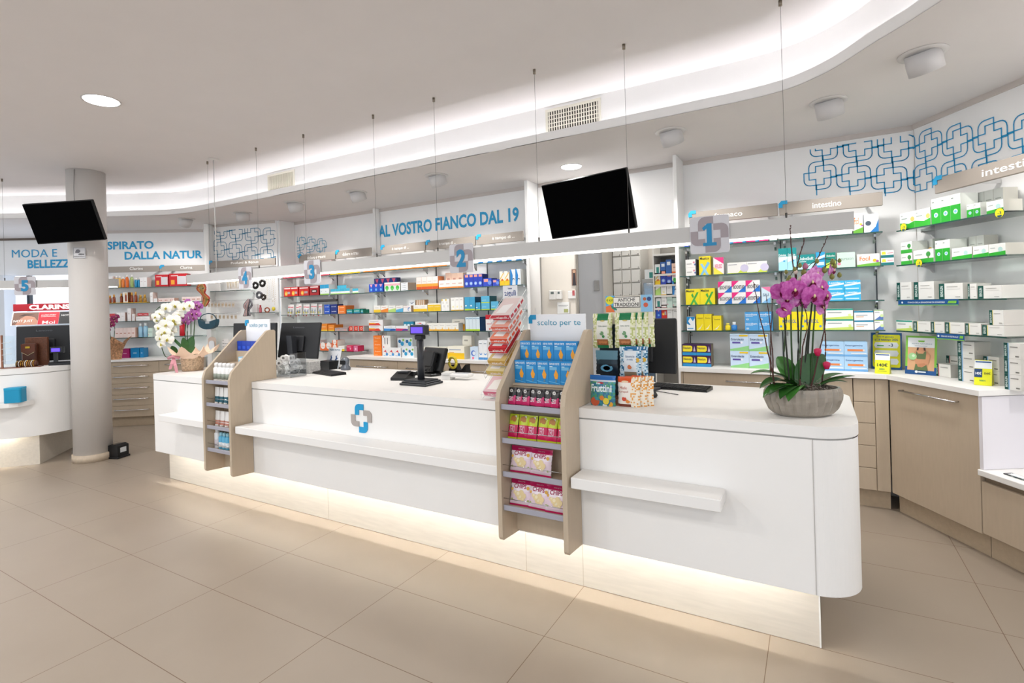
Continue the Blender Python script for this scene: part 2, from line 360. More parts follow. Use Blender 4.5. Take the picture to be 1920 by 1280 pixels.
# line pattern of linked crosses, a lattice turned a little clockwise
def pattern(pl, px0, px1, z0, z1, anchor, s, label, col='#1599cf', rows=(0, 1), cols=(-9, 9)):
    pa, pb = onz(px0, 2.4, pl), onz(px1, 2.4, pl); L = (pb-pa).length; m = MB(); u = .0275*s; lw = .0034; M = mat(col, .5)
    an = at(*anchor, pl=pl); ax, az = (Vector((an.x-pa.x, an.y-pa.y))).dot(Vector((cos(R(pl[1])), sin(R(pl[1]))))), an.z
    def seg(a, b):
        a, b = Vector(a), Vector(b); d = b-a; t0, t1 = 0, 1; lo, hi = (0, z0), (L, z1)
        for k in (0, 1):
            if abs(d[k]) < 1e-9:
                if a[k] < lo[k] or a[k] > hi[k]: return
            else:
                s0, s1 = sorted(((lo[k]-a[k])/d[k], (hi[k]-a[k])/d[k])); t0, t1 = max(t0, s0), min(t1, s1)
        if t1 <= t0: return
        p, q = a+d*t0, a+d*t1; e = (q-p).normalized()*lw; n = Vector((-e.y, e.x)); p, q = p-e*.8, q+e*.8
        m.add([(p.x-n.x, -.003, p.y-n.y), (q.x-n.x, -.003, q.y-n.y), (q.x+n.x, -.003, q.y+n.y), (p.x+n.x, -.003, p.y+n.y)], [(0, 1, 2, 3)], M)
    for i in range(cols[0], cols[1]):
        for j in rows:
            cx, cz = ax+i*.218*s-j*.048*s, az-i*.042*s-j*.222*s
            for k in range(4):
                q = ND(k, 3.9, 1.5)
                for a in range(len(q)): seg((cx+u*q[a][0], cz+u*q[a][1]), (cx+u*q[(a+1) % len(q)][0], cz+u*q[(a+1) % len(q)][1]))
            seg((cx+u*2.65, cz-u*.75), (cx+.218*s-u*2.65, cz-u*.75)); seg((cx-u*.85, cz-u*2.65), (cx-u*.85, cz-.222*s+u*2.65))
    o = m.build('line_pattern', loc=(pa.x, pa.y, 0), rz=R(pl[1])); return tag(o, label, 'wall decoration', 'blue linked cross patterns')
pattern(PB, 1506, 1713, 2.215, 2.635, (1680, 275), 1, 'blue line pattern of linked crosses above intestino sign rail', cols=(-2, 3))
pattern(RW, 1714, 1990, 2.215, 2.635, (1741, 272), 1.02, 'blue line pattern of linked crosses on the right wall')
pattern(((-7.198, 4.243), 16.2), 391, 517, 2.2, 2.62, (445, 435), 1.13, 'dark blue line pattern of linked crosses above sign 4', col='#2480a8')
pattern(PB, 557, 613, 2.215, 2.5, (583, 458), .92, 'pale blue line pattern of linked crosses behind sign 3', col='#4fb0d2', cols=(-3, 2))

# ---------------- glass shelves and worktops
SZ = [1.925, 1.687, 1.447, 1.235]
ON = ['top', 'second', 'third', 'fourth', 'fifth']
def shelf(p0, p1, z, dep, label, n=2):
    d = Vector((p1[0]-p0[0], p1[1]-p0[1])); L = d.length
    t = thing('glass_shelf', (p0[0], p0[1], z), label, 'shelf', math.atan2(d.y, d.x), 'clear glass wall shelves')
    b = MB(); b.box(0, L, 0, dep, -.008, 0, GLASS); b.build('glass_pane', t)
    e = MB(); e.box(0, L, -.0015, 0, -.008, 0, GEDGE); e.build('front_edge', t)
    for k in range(n):
        x = L*(k+.02)/max(1, n-1) if n > 1 else L/2
        x = min(max(x, .03), L-.03)
        r = MB(); r.xprism([(dep-.004, -.009), (dep-.09, -.009), (dep-.09, -.018), (dep-.03, -.035), (dep-.004, -.06)], x-.008, x+.008, CHROME); r.build('bracket', t)
for i, z in enumerate(SZ):
    shelf((-6.08, 4.53), (-4.445, 4.53), z-.006, .17, f'{ON[i]} glass shelf behind sign 3', 3)
    shelf((-4.41, 4.53), (-2.425, 4.53), z-.003, .17, f'{ON[i]} glass shelf behind sign 2', 4)
    shelf((-.935, 4.53), (-.205, 4.53), z, .26, f'{ON[i]} glass shelf behind sign 1', 2)
    shelf((-.198, 4.53), (.45, 4.53), z+.004, .26, f'{ON[i]} glass shelf behind the orchid', 2)
    a, b = onz(1681, z, PG), onz(1888, z, PG)
    shelf((a.x, a.y), (b.x, b.y), z, .245, f'{ON[i]} glass shelf on the right wall', 2)
shelf((-5.62, 4.53), (-4.77, 4.53), .985, .26, 'fifth and lowest glass shelf behind sign 3', 2)
ZL = [1.88, 1.665, 1.414, 1.186]
for i, z in enumerate(ZL):
    a, b = onz(168, z, P1), onz(381, z, P1); shelf((a.x, a.y), (b.x, b.y), z, .24, f'{ON[i]} shelf on the left wall behind the bouquet', 2)
ZJ = [1.788, 1.484, 1.31, .978]
for i, (z, a, b) in enumerate(zip(ZJ, (384, 462, 384, 384), (470, 516, 440, 516))):
    a, b = onz(a, z, P2), onz(b, z, P2); shelf((a.x, a.y+.0), (b.x, b.y), z, .11, f'{ON[i]} small glass shelf on the jewellery wall', 2)
# steel uprights that carry the shelves
for x in (-5.3, -3.69, -3.0, -.92, -.2, .43):
    u = MB(); u.box(x-.004, x+.004, YB-.008, YB-.001, .95, 1.93, mat('#4a4d50', .4, metal=1)); tag(u.build('shelf_upright'), {-5.3: 'slim dark upright on white wall behind sign 3', -3.69: 'slim dark upright left of middle behind sign 2', -3.0: 'slim dark upright right of middle behind sign 2', -.92: 'slim dark upright at left end behind sign 1', -.2: 'slim dark upright behind the left orchid twigs', .43: 'slim dark upright near the right corner'}[x], 'shelf upright', 'shelf uprights')
WT = .94
def handle(mb, x0, x1, z, y=-.03):
    mb.tube([(x0, 0, z), (x0, y, z), (x0+.012, y-.006, z)], .005, CHROME); mb.tube([(x0, y-.004, z), (x1, y-.004, z)], .0058, CHROME, 8); mb.tube([(x1, 0, z), (x1, y, z), (x1-.012, y-.006, z)], .005, CHROME); return mb
def cabinet(p0, ang, L, cols, label, z0=.13, z1=.905, dep=.32, plinth=.05, group=None):
    t = thing('base_cabinet', (p0[0], p0[1], 0), label, 'cabinet', R(ang), group)
    b = MB(); b.box(.001, L-.001, .02, dep, z0, z1, BEIGE); b.build('body', t)
    b = MB(); b.box(.001, L-.001, plinth, dep, 0.001, z0-.002, mat('#b9a78f', .55, noise=.05, nscale=50)); b.build('plinth', t)
    x = 0
    for w, rows, hd in cols:
        nr = len(rows); 
        for k, (a, c2) in enumerate(rows):
            nm = 'drawer' if nr > 1 or hd == 'd' else 'door'
            d = MB(); d.rbox(x+.0015, x+w-.0015, 0, .0195, z0+(z1-z0)*a+.0015, z0+(z1-z0)*c2-.0015, BEIGE, .002); o = d.build(nm, t)
            if hd: h = MB(); zz = z0+(z1-z0)*(c2-.07 if nr == 1 and hd != 'd' else (a+c2)/2+.03); lx = min(w*.62, .5); handle(h, x+w/2-lx/2, x+w/2+lx/2, zz); h.build('handle', o)
        x += w
    return t
D5 = [(0, .2), (.2, .4), (.4, .6), (.6, .79), (.79, 1)]; D4 = [(0, .27), (.27, .51), (.51, .75), (.75, 1)]
def worktop(pts, label, z=WT, t=.03):
    m = MB(); m.prism(pts, z-t, z, WHITE); return tag(m.build('worktop'), label, 'worktop')
# ================================================================ cabinets along the walls
cabinet((-4.74, 4.45), 0, 2.325, [(.745, D4, 1), (.79, D4, 1), (.79, D4, 1)], 'beige drawer cabinet under the middle back worktop')
worktop([(-4.76, 4.42), (-2.42, 4.42), (-2.42, YB-.001), (-4.76, YB-.001)], 'white worktop holding medicine rows behind sign 2')
cabinet((-.935, 4.45), 0, 1.18, [(.02, [(0, 1)], 0), (1.16, D5, 1)], 'beige wide drawer cabinet under worktop behind sign 1')
cabinet((.247, 4.45), 0, .205, [(.125, D5, 0), (.08, [(0, 1)], 0)], 'beige narrow five drawer cabinet by the right corner')
k0 = (.455, 4.45); kl = .655
cabinet(k0, -57.5, kl, [(kl, [(0, 1)], 1)], 'beige cabinet with one wide door and long steel bar handle')
kp = Vector(k0); K = lambda u, v: (kp.x+du.x*u+dn.x*v, kp.y+du.y*u+dn.y*v)
worktop([(-.94, 4.42), (.44, 4.42), K(0, -.03), K(kl+.035, -.03), K(kl+.035, .335), (.67, YB-.03), (-.94, YB-.001)], 'white worktop bending round the right corner')
m = MB(); m.box(0, .022, 0, .34, .50, .905, mat('#e9e6ec', .35)); tag(m.build('end_panel', loc=(*K(kl+.004, -.005), 0), rz=R(-57.5)), 'white end panel beside the wide beige door', 'panel')
t = thing('display_bench', (*K(kl+.002, -.02), 0), 'low bench with white top and beige drawer at right edge', 'bench', R(-57.5))
m = MB(); m.rbox(0, 1.6, 0, .34, .465, .498, WHITE, .003); m.build('bench_top', t)
m = MB(); m.rbox(.002, 1.6, .02, .04, .14, .43, BEIGE, .002); m.build('drawer', t)
m = MB(); m.box(.002, 1.6, .045, .34, .13, .46, mat('#8d7c69', .5)); m.build('body', t)
m = MB(); m.box(.002, 1.6, .07, .34, .001, .128, mat('#b9a78f', .55, noise=.05, nscale=50)); m.build('plinth', t)
tt = thing('ticket_holder', (*K(kl+.10, .03), .499), 'clear price ticket holder lying on the low bench', 'ticket holder', R(-57.5))
m = MB(); m.rbox(0, .12, 0, .05, 0, .006, CLEAR, .002); m.build('sleeve', tt); m = MB(); m.box(.02, .10, .008, .042, .0062, .0075, '#f2f2f0'); [m.box(.03+.006*i, .033+.006*i, .012, .03, .0076, .008, '#333') for i in range(9)] if False else None; m.build('ticket', tt)
pd = Vector((-8.2+.02, 3.43-.02)); a2 = Vector((cos(R(37.5)), sin(R(37.5)))); n2 = Vector((-a2.y, a2.x))
cabinet((pd.x-a2.x*.22, pd.y-a2.y*.22), 37.5, 1.32, [(.02, [(0, 1)], 0), (.16, [(0, 1)], 0), (.68, D5, 1), (.46, D5, 1)], 'beige five drawer cabinet against the left wall', z1=.875)
Q = lambda u, v: (pd.x+a2.x*u+n2.x*v, pd.y+a2.y*u+n2.y*v)
worktop([Q(-.22, -.03), Q(1.12, -.03), Q(1.12, .36), Q(-.22, .36)], 'white worktop under the left wall shelves', z=.905, t=.028)

# ================================================================ the long service counter
def arc(cx, cy, r, a0, a1, n=8): return [(cx+r*cos(R(a0+(a1-a0)*i/n)), cy+r*sin(R(a0+(a1-a0)*i/n))) for i in range(n+1)]
def outline(x0, y0, x1, y1, rl, rr, d=0):
    x0 += d; y0 += d; x1 -= d; y1 -= d; rl = max(.01, rl-d); rr = max(.01, rr-d)
    return arc(x0+rl, y0+rl, rl, 180, 270)+arc(x1-rr, y0+rr, rr, 270, 360, 14)+arc(x1-rr, y1-rr, rr, 0, 90, 14)+arc(x0+rl, y1-rl, rl, 90, 180)
CX0, CX1, YK = -5.11, .172, 3.43
ct = thing('service_counter', (0, 0, 0), 'long white service counter with glowing plinth and cross emblem', 'counter')
m = MB(); m.prism(outline(CX0, YF, CX1, YK, .07, .17), .918, CT, WHITE); m.build('countertop', ct)
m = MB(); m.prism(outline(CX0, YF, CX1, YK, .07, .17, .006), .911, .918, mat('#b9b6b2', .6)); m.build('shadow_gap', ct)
oo, ii = outline(CX0, YF, CX1, YK, .07, .17, .002), outline(CX0, YF, CX1, YK, .07, .17, .022); n = len(oo)
WP = mat('#f5f3f0', .42, noise=.01, nscale=2, name='white_counter_front')
m = MB(); m.prism(oo, .285, .911, WP, cap=False); m.prism(ii, .285, .911, WP, cap=False)
m.add([(x, y, .285) for x, y in oo]+[(x, y, .285) for x, y in ii], [(i, n+i, n+(i+1) % n, (i+1) % n) for i in range(n)], WP)
m.box(.0055, .0075, YF-.0012, YF+.003, .286, .911, '#b5b1ad'); m.build('front_panel', ct)
m = MB(); m.prism(outline(CX0, YF, CX1, YK, .07, .17, .0225), .405, .905, mat('#f4f1ea', .6)); m.build('carcass', ct)
PX0, PX1 = -5.09, .012
m = MB(); m.box(PX0, PX1, 2.614, 3.30, .001, .404, mat('#cfc7ba', .42, noise=.05, nscale=60, stretch=(.1, 1, 1))); 
for xx in (-1.06, -1.4, -3.0): m.box(xx, xx+.002, 2.6133, 2.6145, .002, .40, '#a89880')
m.build('plinth', ct)
m = MB(); m.box(PX1, PX1+.006, 2.612, 2.622, .001, .404, '#e8e6e2'); m.build('corner_trim', ct)
m = MB(); m.box(CX0+.12, PX1-.05, YF+.0225, YF+.0265, .398, .404, mat('#fdfcfa', emit=88, name='plinth_led')); m.build('led_strip', ct)
lx, lz, u = -2.507, .787, .0205                      # emblem on the counter front
m = MB()
for k in range(4): m.yprism([(lx+u*a, lz+u*b) for a, b in ND(k)], YF-.004, YF+.001, mat('#1a9bd0' if k % 2 == 0 else '#b0a8a3', .4))
m.build('cross_emblem', ct)
for x0, x1, lab in ((-4.68, -4.005, 'short'), (-3.625, -1.395, 'long'), (-.99, -.325, 'right')):
    m = MB(); m.rbox(x0, x1, 2.33, YF-.001, .613, .665, WHITE, .003); m.build('bag_shelf', ct)

# ---------------- beige "scelto per te" display stands hooked over the counter
def stand(x0, x1, label, rails):
    t = thing('display_stand', (x0, 0, 0), label, 'display stand'); w = x1-x0; th = .024
    prof = [(2.31, .315), (2.32, .30), (YF-.002, .288), (YF-.002, 1.0), (2.69, .968), (2.69, 1.335), (2.68, 1.345), (2.63, 1.345), (2.615, 1.33), (2.335, 1.055), (2.31, 1.0)]
    prof = [(2.31, .315), (2.32, .30), (YF-.002, .288), (YF-.002, .967), (2.69, .967), (2.69, 1.335), (2.68, 1.345), (2.63, 1.345), (2.612, 1.335), (2.328, 1.055), (2.31, 1.0)]
    for a in (0, w-th):
        m = MB(); m.xprism(prof, a, a+th, BEIGE); m.build('side_panel', t)
    m = MB(); m.box(th, w-th, YF-.02, YF-.003, .30, 1.06, BEIGE); m.build('back_panel', t)
    m = MB(); m.rbox(th+.001, w-th-.001, 2.66, 2.668, 1.13, 1.43, mat('#f1f2f4', .35), .002)
    q = [(.0, -.012), (.0, .02), (.012, .036), (.045, .036), (.045, .010), (.022, .010), (.022, -.012)]
    m.yprism([(th-.004+x, 1.392+z) for x, z in q], 2.655, 2.6595, mat('#1796c8', .4))
    m.text('scelto per te', th+.05, 1.36, w-th-.03, 1.40, 2.6592, mat('#1f8fae', .4)); m.build('sign_card', t)
    for i, (z, y, h, rail) in enumerate(rails):
        m = MB(); m.box(th, w-th, y, YF-.021 if z < 1.05 else 2.655, z-.012, z, BEIGE); 
        if h: m.rbox(th+.001, w-th-.001, y-.012, y-.001, z-.010, z+.017, mat('#a3a2ad', .3, coat=.3), .002)
        o = m.build('shelf', t)
        if rail: m = MB(); m.tube([(th, y-.006, z+.05), (w-th, y-.006, z+.05)], .0018, CHROME); m.build('guard_wire', o)
    return t
RL = [(.46, 2.335, 1, 1), (.63, 2.335, 1, 1), (.80, 2.335, 1, 1), (.97, 2.335, 1, 0)]
st1 = stand(-1.385, -1.0, 'beige scelto per te stand holding snack bags and bars', RL+[(1.075, 2.455, 0, 0)])
m = MB(); m.box(.025, .36, 2.535, 2.65, 1.076, 1.172, BEIGE); m.build('step', st1)
st2 = stand(-3.995, -3.64, 'beige scelto per te stand holding cream tubes, left of emblem', RL+[(1.10, 2.50, 0, 0)])
m = MB(); m.box(.025, .33, 2.57, 2.65, 1.101, 1.185, BEIGE); m.build('step', st2)

# ================================================================ hanging lamp beams with number signs
def beam(p0, ang, L, label, cables, cz0=1.797, cz1=1.886, half=.04):
    t = thing('linear_pendant', (p0[0], p0[1], 0), label, 'pendant lamp', R(ang))
    m = MB(); al = mat('#c6c4c1', .38, noise=.01, nscale=3)
    m.box(0, L, -half, half, cz0+.004, cz1, al); m.build('housing', t)
    m = MB(); m.box(.01, L-.01, -half+.004, half-.004, cz0-.003, cz0+.003, LED); m.build('diffuser', t)
    for x in cables:
        m = MB(); m.tube([(x, 0, cz1), (x, 0, HC)], .0011, mat('#77736f', .5), 5)
        m.lathe([(.009, HC-.03), (.009, HC-.001)], mat('#8d8376', .3, metal=1), 10, (x, 0, 0)); m.lathe([(.004, cz1), (.006, cz1+.03)], mat('#4c4843', .4), 8, (x, 0, 0)); m.build('suspension_cable', t)
    return t
YBM = 3.08
cbl = [onz(x, 2.6, ((0, YBM), 0)).x+5.53 for x in (391, 482, 571, 702, 816, 1005, 1173, 1467)]
bt = beam((-5.53, YBM), 0, 5.73, 'long pendant light beam above the main counter', cbl)
bl = bpy.data.lights
P5 = ((-7.3, 2.4), 40)
bt5 = beam((-7.3-cos(R(40))*1.2, 2.4-sin(R(40))*1.2), 40, 2.0, 'pendant light beam carrying sign 5 at the left', [.92, .3, 1.8], 1.812, 1.90)
def number_sign(n, loc, rz, label):
    t = thing('number_sign', loc, label, 'sign', rz, 'number signs on the lamp beams')
    h = .1; pts = arc(h-.015, h-.015, .015, 0, 90, 4)+arc(-h+.015, h-.015, .015, 90, 180, 4)+arc(-h+.015, -h+.015, .015, 180, 270, 4)+arc(h-.015, -h+.015, .015, 270, 360, 4)
    m = MB(); m.yprism(pts, -.006, .0, mat('#cfcdd1', .35, coat=.2)); m.box(.05, .08, 0, .005, .055, .075, CHROME); m.build('plate', t)
    m = MB(); u = .0215; g = mat('#a1969a', .4)
    for k in range(4): m.add([(u*a, -.0075, u*b) for a, b in ND(k)], [tuple(range(len(ND(k))))], g)
    m.build('emblem', t)
    m = MB(); v, f, ar = tmesh(n, .05); hh = .122; w = hh*ar*.95; M = mat('#0f86b8', .4)
    if n == '1': m.add([(a_*.01, -.009, b_*.01) for a_, b_ in [(-3.2, -6), (3.6, -6), (3.6, -4.3), (1.3, -4.3), (1.3, 6), (-.8, 6), (-3.6, 3.7), (-2.7, 2.3), (-1.3, 3.3), (-1.3, -4.3), (-3.2, -4.3)]], [(0, 1, 2, 10), (2, 3, 9, 10), (3, 4, 8, 9), (4, 5, 6, 7, 8)], M)
    else: m.text(n, -w/2, -hh/2, w/2, hh/2, -.009, M, .05)
    m.build('numeral', t)
    return t
for n_, x_, z_, lb in (('1', -.452, 1.834, 'grey square sign with blue 1, nearest on the long beam'), ('2', -2.08, 1.82, 'grey square sign with blue 2 on the long beam'), ('3', -3.61, 1.811, 'grey square sign with blue 3 on the long beam'), ('4', -4.53, 1.808, 'grey square sign with blue 4 near the beam end')):
    number_sign(n_, (x_, 3.034, z_), 0, lb)
p = at(47.5, 537, pl=((P5[0][0]+.64*.05, P5[0][1]-.766*.05), 40)); number_sign('5', (p.x, p.y, 1.84), R(40), 'grey square sign with blue 5 at far left')

# ================================================================ screens
def screen(c, ya, ti, ro, w, label, arm):
    t = thing('television', c, label, 'television'); t.rotation_euler = (Matrix.Rotation(ya, 3, 'Z') @ Matrix.Rotation(ti, 3, 'X') @ Matrix.Rotation(ro, 3, 'Y')).to_euler()
    h = w/1.72; m = MB(); m.rbox(-w/2, w/2, 0, .035, -h/2, h/2, mat('#0c0c0d', .6), .006); m.build('casing', t)
    m = MB(); m.box(-w/2+.008, w/2-.008, -.002, .001, -h/2+.01, h/2-.008, mat('#010102', .7, ior=1.1)); m.build('screen', t)
    m = MB(); inv = t.rotation_euler.to_matrix().transposed(); q = inv @ (Vector(arm)-Vector(c))
    m.box(-.1, .1, .035, .055, -.1, .1, '#2a2b2d'); m.tube([(0, .05, 0), tuple(q)], .014, '#cfcfd0', 10); m.build('mount_arm', t)
    return t
f1 = .89/.9; C1 = CAM+(Vector((-1.753, 4.55, 2.371))-CAM)*.955
screen(C1, -.174, .296, -.006, .9*.955, 'large black wall television above the doorway', (C1.x, YB-.005, C1.z+.08))
C2 = CAM+(Vector((-6.919, 2.537, 2.507))-CAM)*.90
screen(C2, .525, .37, -.039, .75*.90, 'black tilted television hanging beside the white column', (cc[0]+.05, cc[1]-.155, C2.z+.12))

# ================================================================ ceiling fittings
def downlight(loc, r, label, e=14):
    t = thing('recessed_downlight', loc, label, 'ceiling light')
    m = MB(); m.lathe([(r, -.001), (r*1.14, -.006), (r*1.14, -.0005)], '#dedbd8', 32); m.build('rim', t)
    m = MB(); m.lathe([(r, -.0065), (r, -.007)], mat('#ffffff', emit=e, name='lit_downlight'), 32); m.build('lit_disc', t)
def spot(loc, aim, label, r=.078):
    t = thing('adjustable_spotlight', loc, label, 'ceiling light')
    g = mat('#cfcccb', .45); m = MB(); m.lathe([(r*1.35, -.0005), (r*1.35, -.006), (r*1.05, -.008)], '#dad6d3', 32); m.build('rim', t)
    m = MB(); d = (Vector(aim)-Vector(loc)).normalized(); q = d.to_track_quat('-Z', 'Y').to_matrix().to_4x4(); m.M = Matrix.Translation((0, 0, -.01)) @ q
    m.lathe([(r*.95, .02), (r, -.03), (r*.98, -.085), (r*.8, -.0855), (r*.78, -.04)], g, 28); m.lathe([(r*.76, -.045), (r*.75, -.046)], mat('#fffaf0', emit=6), 24); m.build('lamp_head', t)
    lamp('SPOT', 'spot_lamp', Vector(loc)+d*.11, 21, (1, .98, .95), .05, aim, 88)
p = at(190, 188, Z=HC); downlight((p.x, p.y, HC), .10, 'round lit downlight in the main ceiling at left')
p = at(1071, 312, Z=HS); downlight((p.x, p.y, HS), .085, 'round lit downlight in the soffit beside large television', 10)
SPL = ['rightmost', 'second from right', 'third from right', 'fourth from right', 'fifth from right', 'sixth from right', 'seventh from right']
for i, ((a, b), am) in enumerate(zip([(1730, 100), (1553, 190), (1257, 246), (819, 329), (669, 360), (552, 380), (455, 399)], [(.95, 4.1, 1.1), (.4, 4.7, 1.1), (-.6, 4.75, 1.1), (-2.9, 4.75, 1.1), (-4.0, 4.75, 1.1), (-5.2, 4.75, 1.1), (-6.4, 4.4, 1.2)])):
    p = at(a, b, Z=HS); spot((p.x, p.y, HS), am, f'white tilting spotlight in the soffit, {SPL[i]}')
p = at(350, 410, Z=HS); spot((p.x, p.y, HS), (-7.9, 3.9, 1.6), 'flat white spotlight in the soffit near the left wall', .07)
# air grilles on the cove wall
oc = off(fb, .12)
def grille(pxl, pxr, label, nb, cross):
    y = 3.585+.12; a, b = onz(pxl, 2.88, ((0, y), 0)), onz(pxr, 2.88, ((0, y), 0)); L = b.x-a.x
    t = thing('air_grille', (a.x, y-.001, 0), label, 'air vent', group='air grilles on the cove wall')
    m = MB(); cr_ = '#e6e1d2'; z0, z1 = 2.785, 2.975; e = .02
    for bx in ((0, L, z0, z0+e), (0, L, z1-e, z1), (0, e, z0+e, z1-e), (L-e, L, z0+e, z1-e)): m.box(bx[0], bx[1], -.008, 0, bx[2], bx[3], cr_)
    m.build('frame', t)
    m = MB(); m.box(e, L-e, -.0015, -.0005, z0+e, z1-e, '#3b372f' if cross else '#a59d86'); m.build('dark_backing', t)
    m = MB()
    for i in range(nb): x = e+(L-2*e)*(i+.5)/nb; m.box(x-.0045, x+.0045, -.006, -.002, z0+e, z1-e, cr_)
    if cross:
        for i in range(1, 5): z = z0+e+(z1-z0-2*e)*i/5; m.box(e, L-e, -.005, -.002, z-.003, z+.003, cr_)
    m.build('louvres', t)
grille(1024, 1127, 'cream air grille with crossed bars near the large television', 20, True)
grille(503, 553, 'cream air grille with upright bars at far left of cove', 22, False)
# round plate and pipe near the left cables
p = at(400, 298, Z=HC); t = thing('ceiling_rose', (p.x, p.y, HC), 'white round ceiling rose with thin power pipe', 'ceiling rose')
m = MB(); m.lathe([(.05, -.012), (.05, -.0005)], '#dcd7d2', 20); m.build('rose_plate', t); m = MB(); m.tube([(0, 0, -.012), (0, 0, 1.89-HC)], .0045, '#cbc9c6'); m.build('pipe', t)
# ordinary downlights over the part of the shop behind the photographer
for x, y in ((-5.6, -.4), (-3.2, -.5), (-1.2, -1.0), (1.2, -.6), (-6.8, .3), (-3.2, -2.6), (0, -2.8)): lamp('AREA', 'shop_downlight', (x, y, HC-.01), 16, (1, .985, .965), .24)
lamp('AREA', 'added_right_fill', (1.45, 3.0, HS-.006), 11, NEUT, .16)  # added unseen lamp, brightens the floor behind the counter at right
p = at(190, 188, Z=HC); lamp('AREA', 'downlight_lamp', (p.x, p.y, HC-.012), 16, NEUT, .2)
p = at(1071, 312, Z=HS); lamp('AREA', 'downlight_lamp', (p.x, p.y, HS-.012), 8, NEUT, .17)
# ================================================================ far left: window wall, second counter
FWL = ((-10.1, 3.35), 33); fd = Vector((cos(R(33)), sin(R(33))))
FX = lambda u, v=0: (FWL[0][0]+fd.x*u-sin(R(33))*v, FWL[0][1]+fd.y*u+cos(R(33))*v)
m = MB(); m.box(-1.6, 1.6, 0, .12, 2.135, HS, WALL); struct('wall_far_left', m, loc=(*FX(0), 0), rz=R(33))
m = MB(); m.box(-1.6, 1.6, -.02, 0, HS-.03, HS, mat('#6e6156', .5)); struct('trim_13', m, loc=(*FX(0), 0), rz=R(33))
m = MB(); m.box(-1.6, 1.6, .05, .06, .3, 2.134, mat('#dbe6f5', emit=1.05, name='frosted_daylit_pane')); w1 = struct('window_1', m, loc=(*FX(0), 0), rz=R(33))
m = MB(); 
for a in (-.60, -.18): m.box(a, a+.04, -.01, .05, .3, 2.134, '#2d3137')
m.box(-1.6, 1.6, -.01, .05, .3, .36, '#2d3137'); m.build('window_frame', w1)
m = MB(); m.box(-1.6, 1.6, -.02, .12, .001, .299, WALL); struct('wall_far_left', m, loc=(*FX(0), 0), rz=R(33))
m = MB(); m.rbox(-.50, -.30, -.25, -.05, .001, 2.134, mat('#e9edf3', .5)); struct('wall_pillar', m, loc=(*FX(0), 0), rz=R(33))
words('MODA E', (24, 483), (109, 478), .118, FWL, 'blue words MODA E above the window at far left', bold=0)
words('BELLEZZA', (53, 503), (147, 501), .125, FWL, 'blue word beginning BELLEZ above the window at far left')
CC = .985
c5 = thing('curved_counter', (0, 0, 0), 'white curved counter with glowing plinth left of the column', 'counter')
d5 = Vector((cos(R(48)), sin(R(48)))); n5 = Vector((-d5.y, d5.x)); o5 = Vector((-6.80, 2.172))
def out5(ins=0):
    P = [(-2.2, ins), (-.2, ins)]+[(-.2+(.5-ins)*sin(R(t)), .5-(.5-ins)*cos(R(t))) for t in range(10, 91, 10)]+[(.30-ins, .85), (-2.2, .85)]
    return [(o5.x+d5.x*a+n5.x*b, o5.y+d5.y*a+n5.y*b) for a, b in P]
m = MB(); m.prism(out5(), .935, CC, WHITE, True); m.build('countertop', c5)
m = MB(); m.prism(out5(.006), .928, .935, mat('#b9b6b2', .6)); m.build('shadow_gap', c5)
oo, ii = out5(.002), out5(.02); n = len(oo); m = MB(); m.prism(oo, .30, .928, WP, True, cap=False); m.prism(ii, .30, .928, WP, cap=False)
m.add([(x, y, .30) for x, y in oo]+[(x, y, .30) for x, y in ii], [(i, n+i, n+(i+1) % n, (i+1) % n) for i in range(n)], WP); m.build('front_panel', c5)
m = MB(); m.prism(out5(.021), .41, .92, mat('#f4f1ea', .6)); m.build('carcass', c5)
m = MB(); P = [(-2.2, .10), (.03, .10), (.03, .8), (-2.2, .8)]; m.prism([(o5.x+d5.x*a+n5.x*b, o5.y+d5.y*a+n5.y*b) for a, b in P], .001, .409, mat('#cfc7ba', .42, noise=.05, nscale=60, stretch=(.1, 1, 1))); m.build('plinth', c5)
m = MB(); P = [(-2.2, .024), (-.15, .024), (-.15, .034), (-2.2, .034)]; m.prism([(o5.x+d5.x*a+n5.x*b, o5.y+d5.y*a+n5.y*b) for a, b in P], .40, .409, mat('#fffbf2', emit=44, name='plinth_led')); m.build('led_strip', c5)
m = MB(); P = [(-2.2, -.13), (-.10, -.13), (-.04, -.10), (.0, -.05), (.03, .02), (-.2, -.001), (-2.2, -.001)]; m.prism([(o5.x+d5.x*a+n5.x*b, o5.y+d5.y*a+n5.y*b) for a, b in P], .625, .67, WHITE); m.build('bag_shelf', c5)
U5 = lambda a, b, z=CC: (o5.x+d5.x*a+n5.x*b, o5.y+d5.y*a+n5.y*b, z)
# turquoise pouch on the curved counter's shelf
p = at(29, 722, pl=((o5.x-n5.x*.07, o5.y-n5.y*.07), 48)); t = thing('turquoise_box', (p.x, p.y, .671), 'turquoise soft box standing on the curved counter shelf', 'box', R(48))
m = MB(); m.prism(arc(.05, -.045, .02, 270, 360, 4)+arc(.05, .03, .02, 0, 90, 4)+arc(-.05, .03, .02, 90, 180, 4)+arc(-.05, -.045, .02, 180, 270, 4), 0, .125, mat('#1292bd', .5)); m.build('box_body', t)
m = MB(); m.prism(arc(.05, -.045, .021, 270, 360, 4)+arc(.05, .03, .021, 0, 90, 4)+arc(-.05, .03, .021, 90, 180, 4)+arc(-.05, -.045, .021, 180, 270, 4), .1255, .145, mat('#17a0cc', .5)); m.build('lid', t)
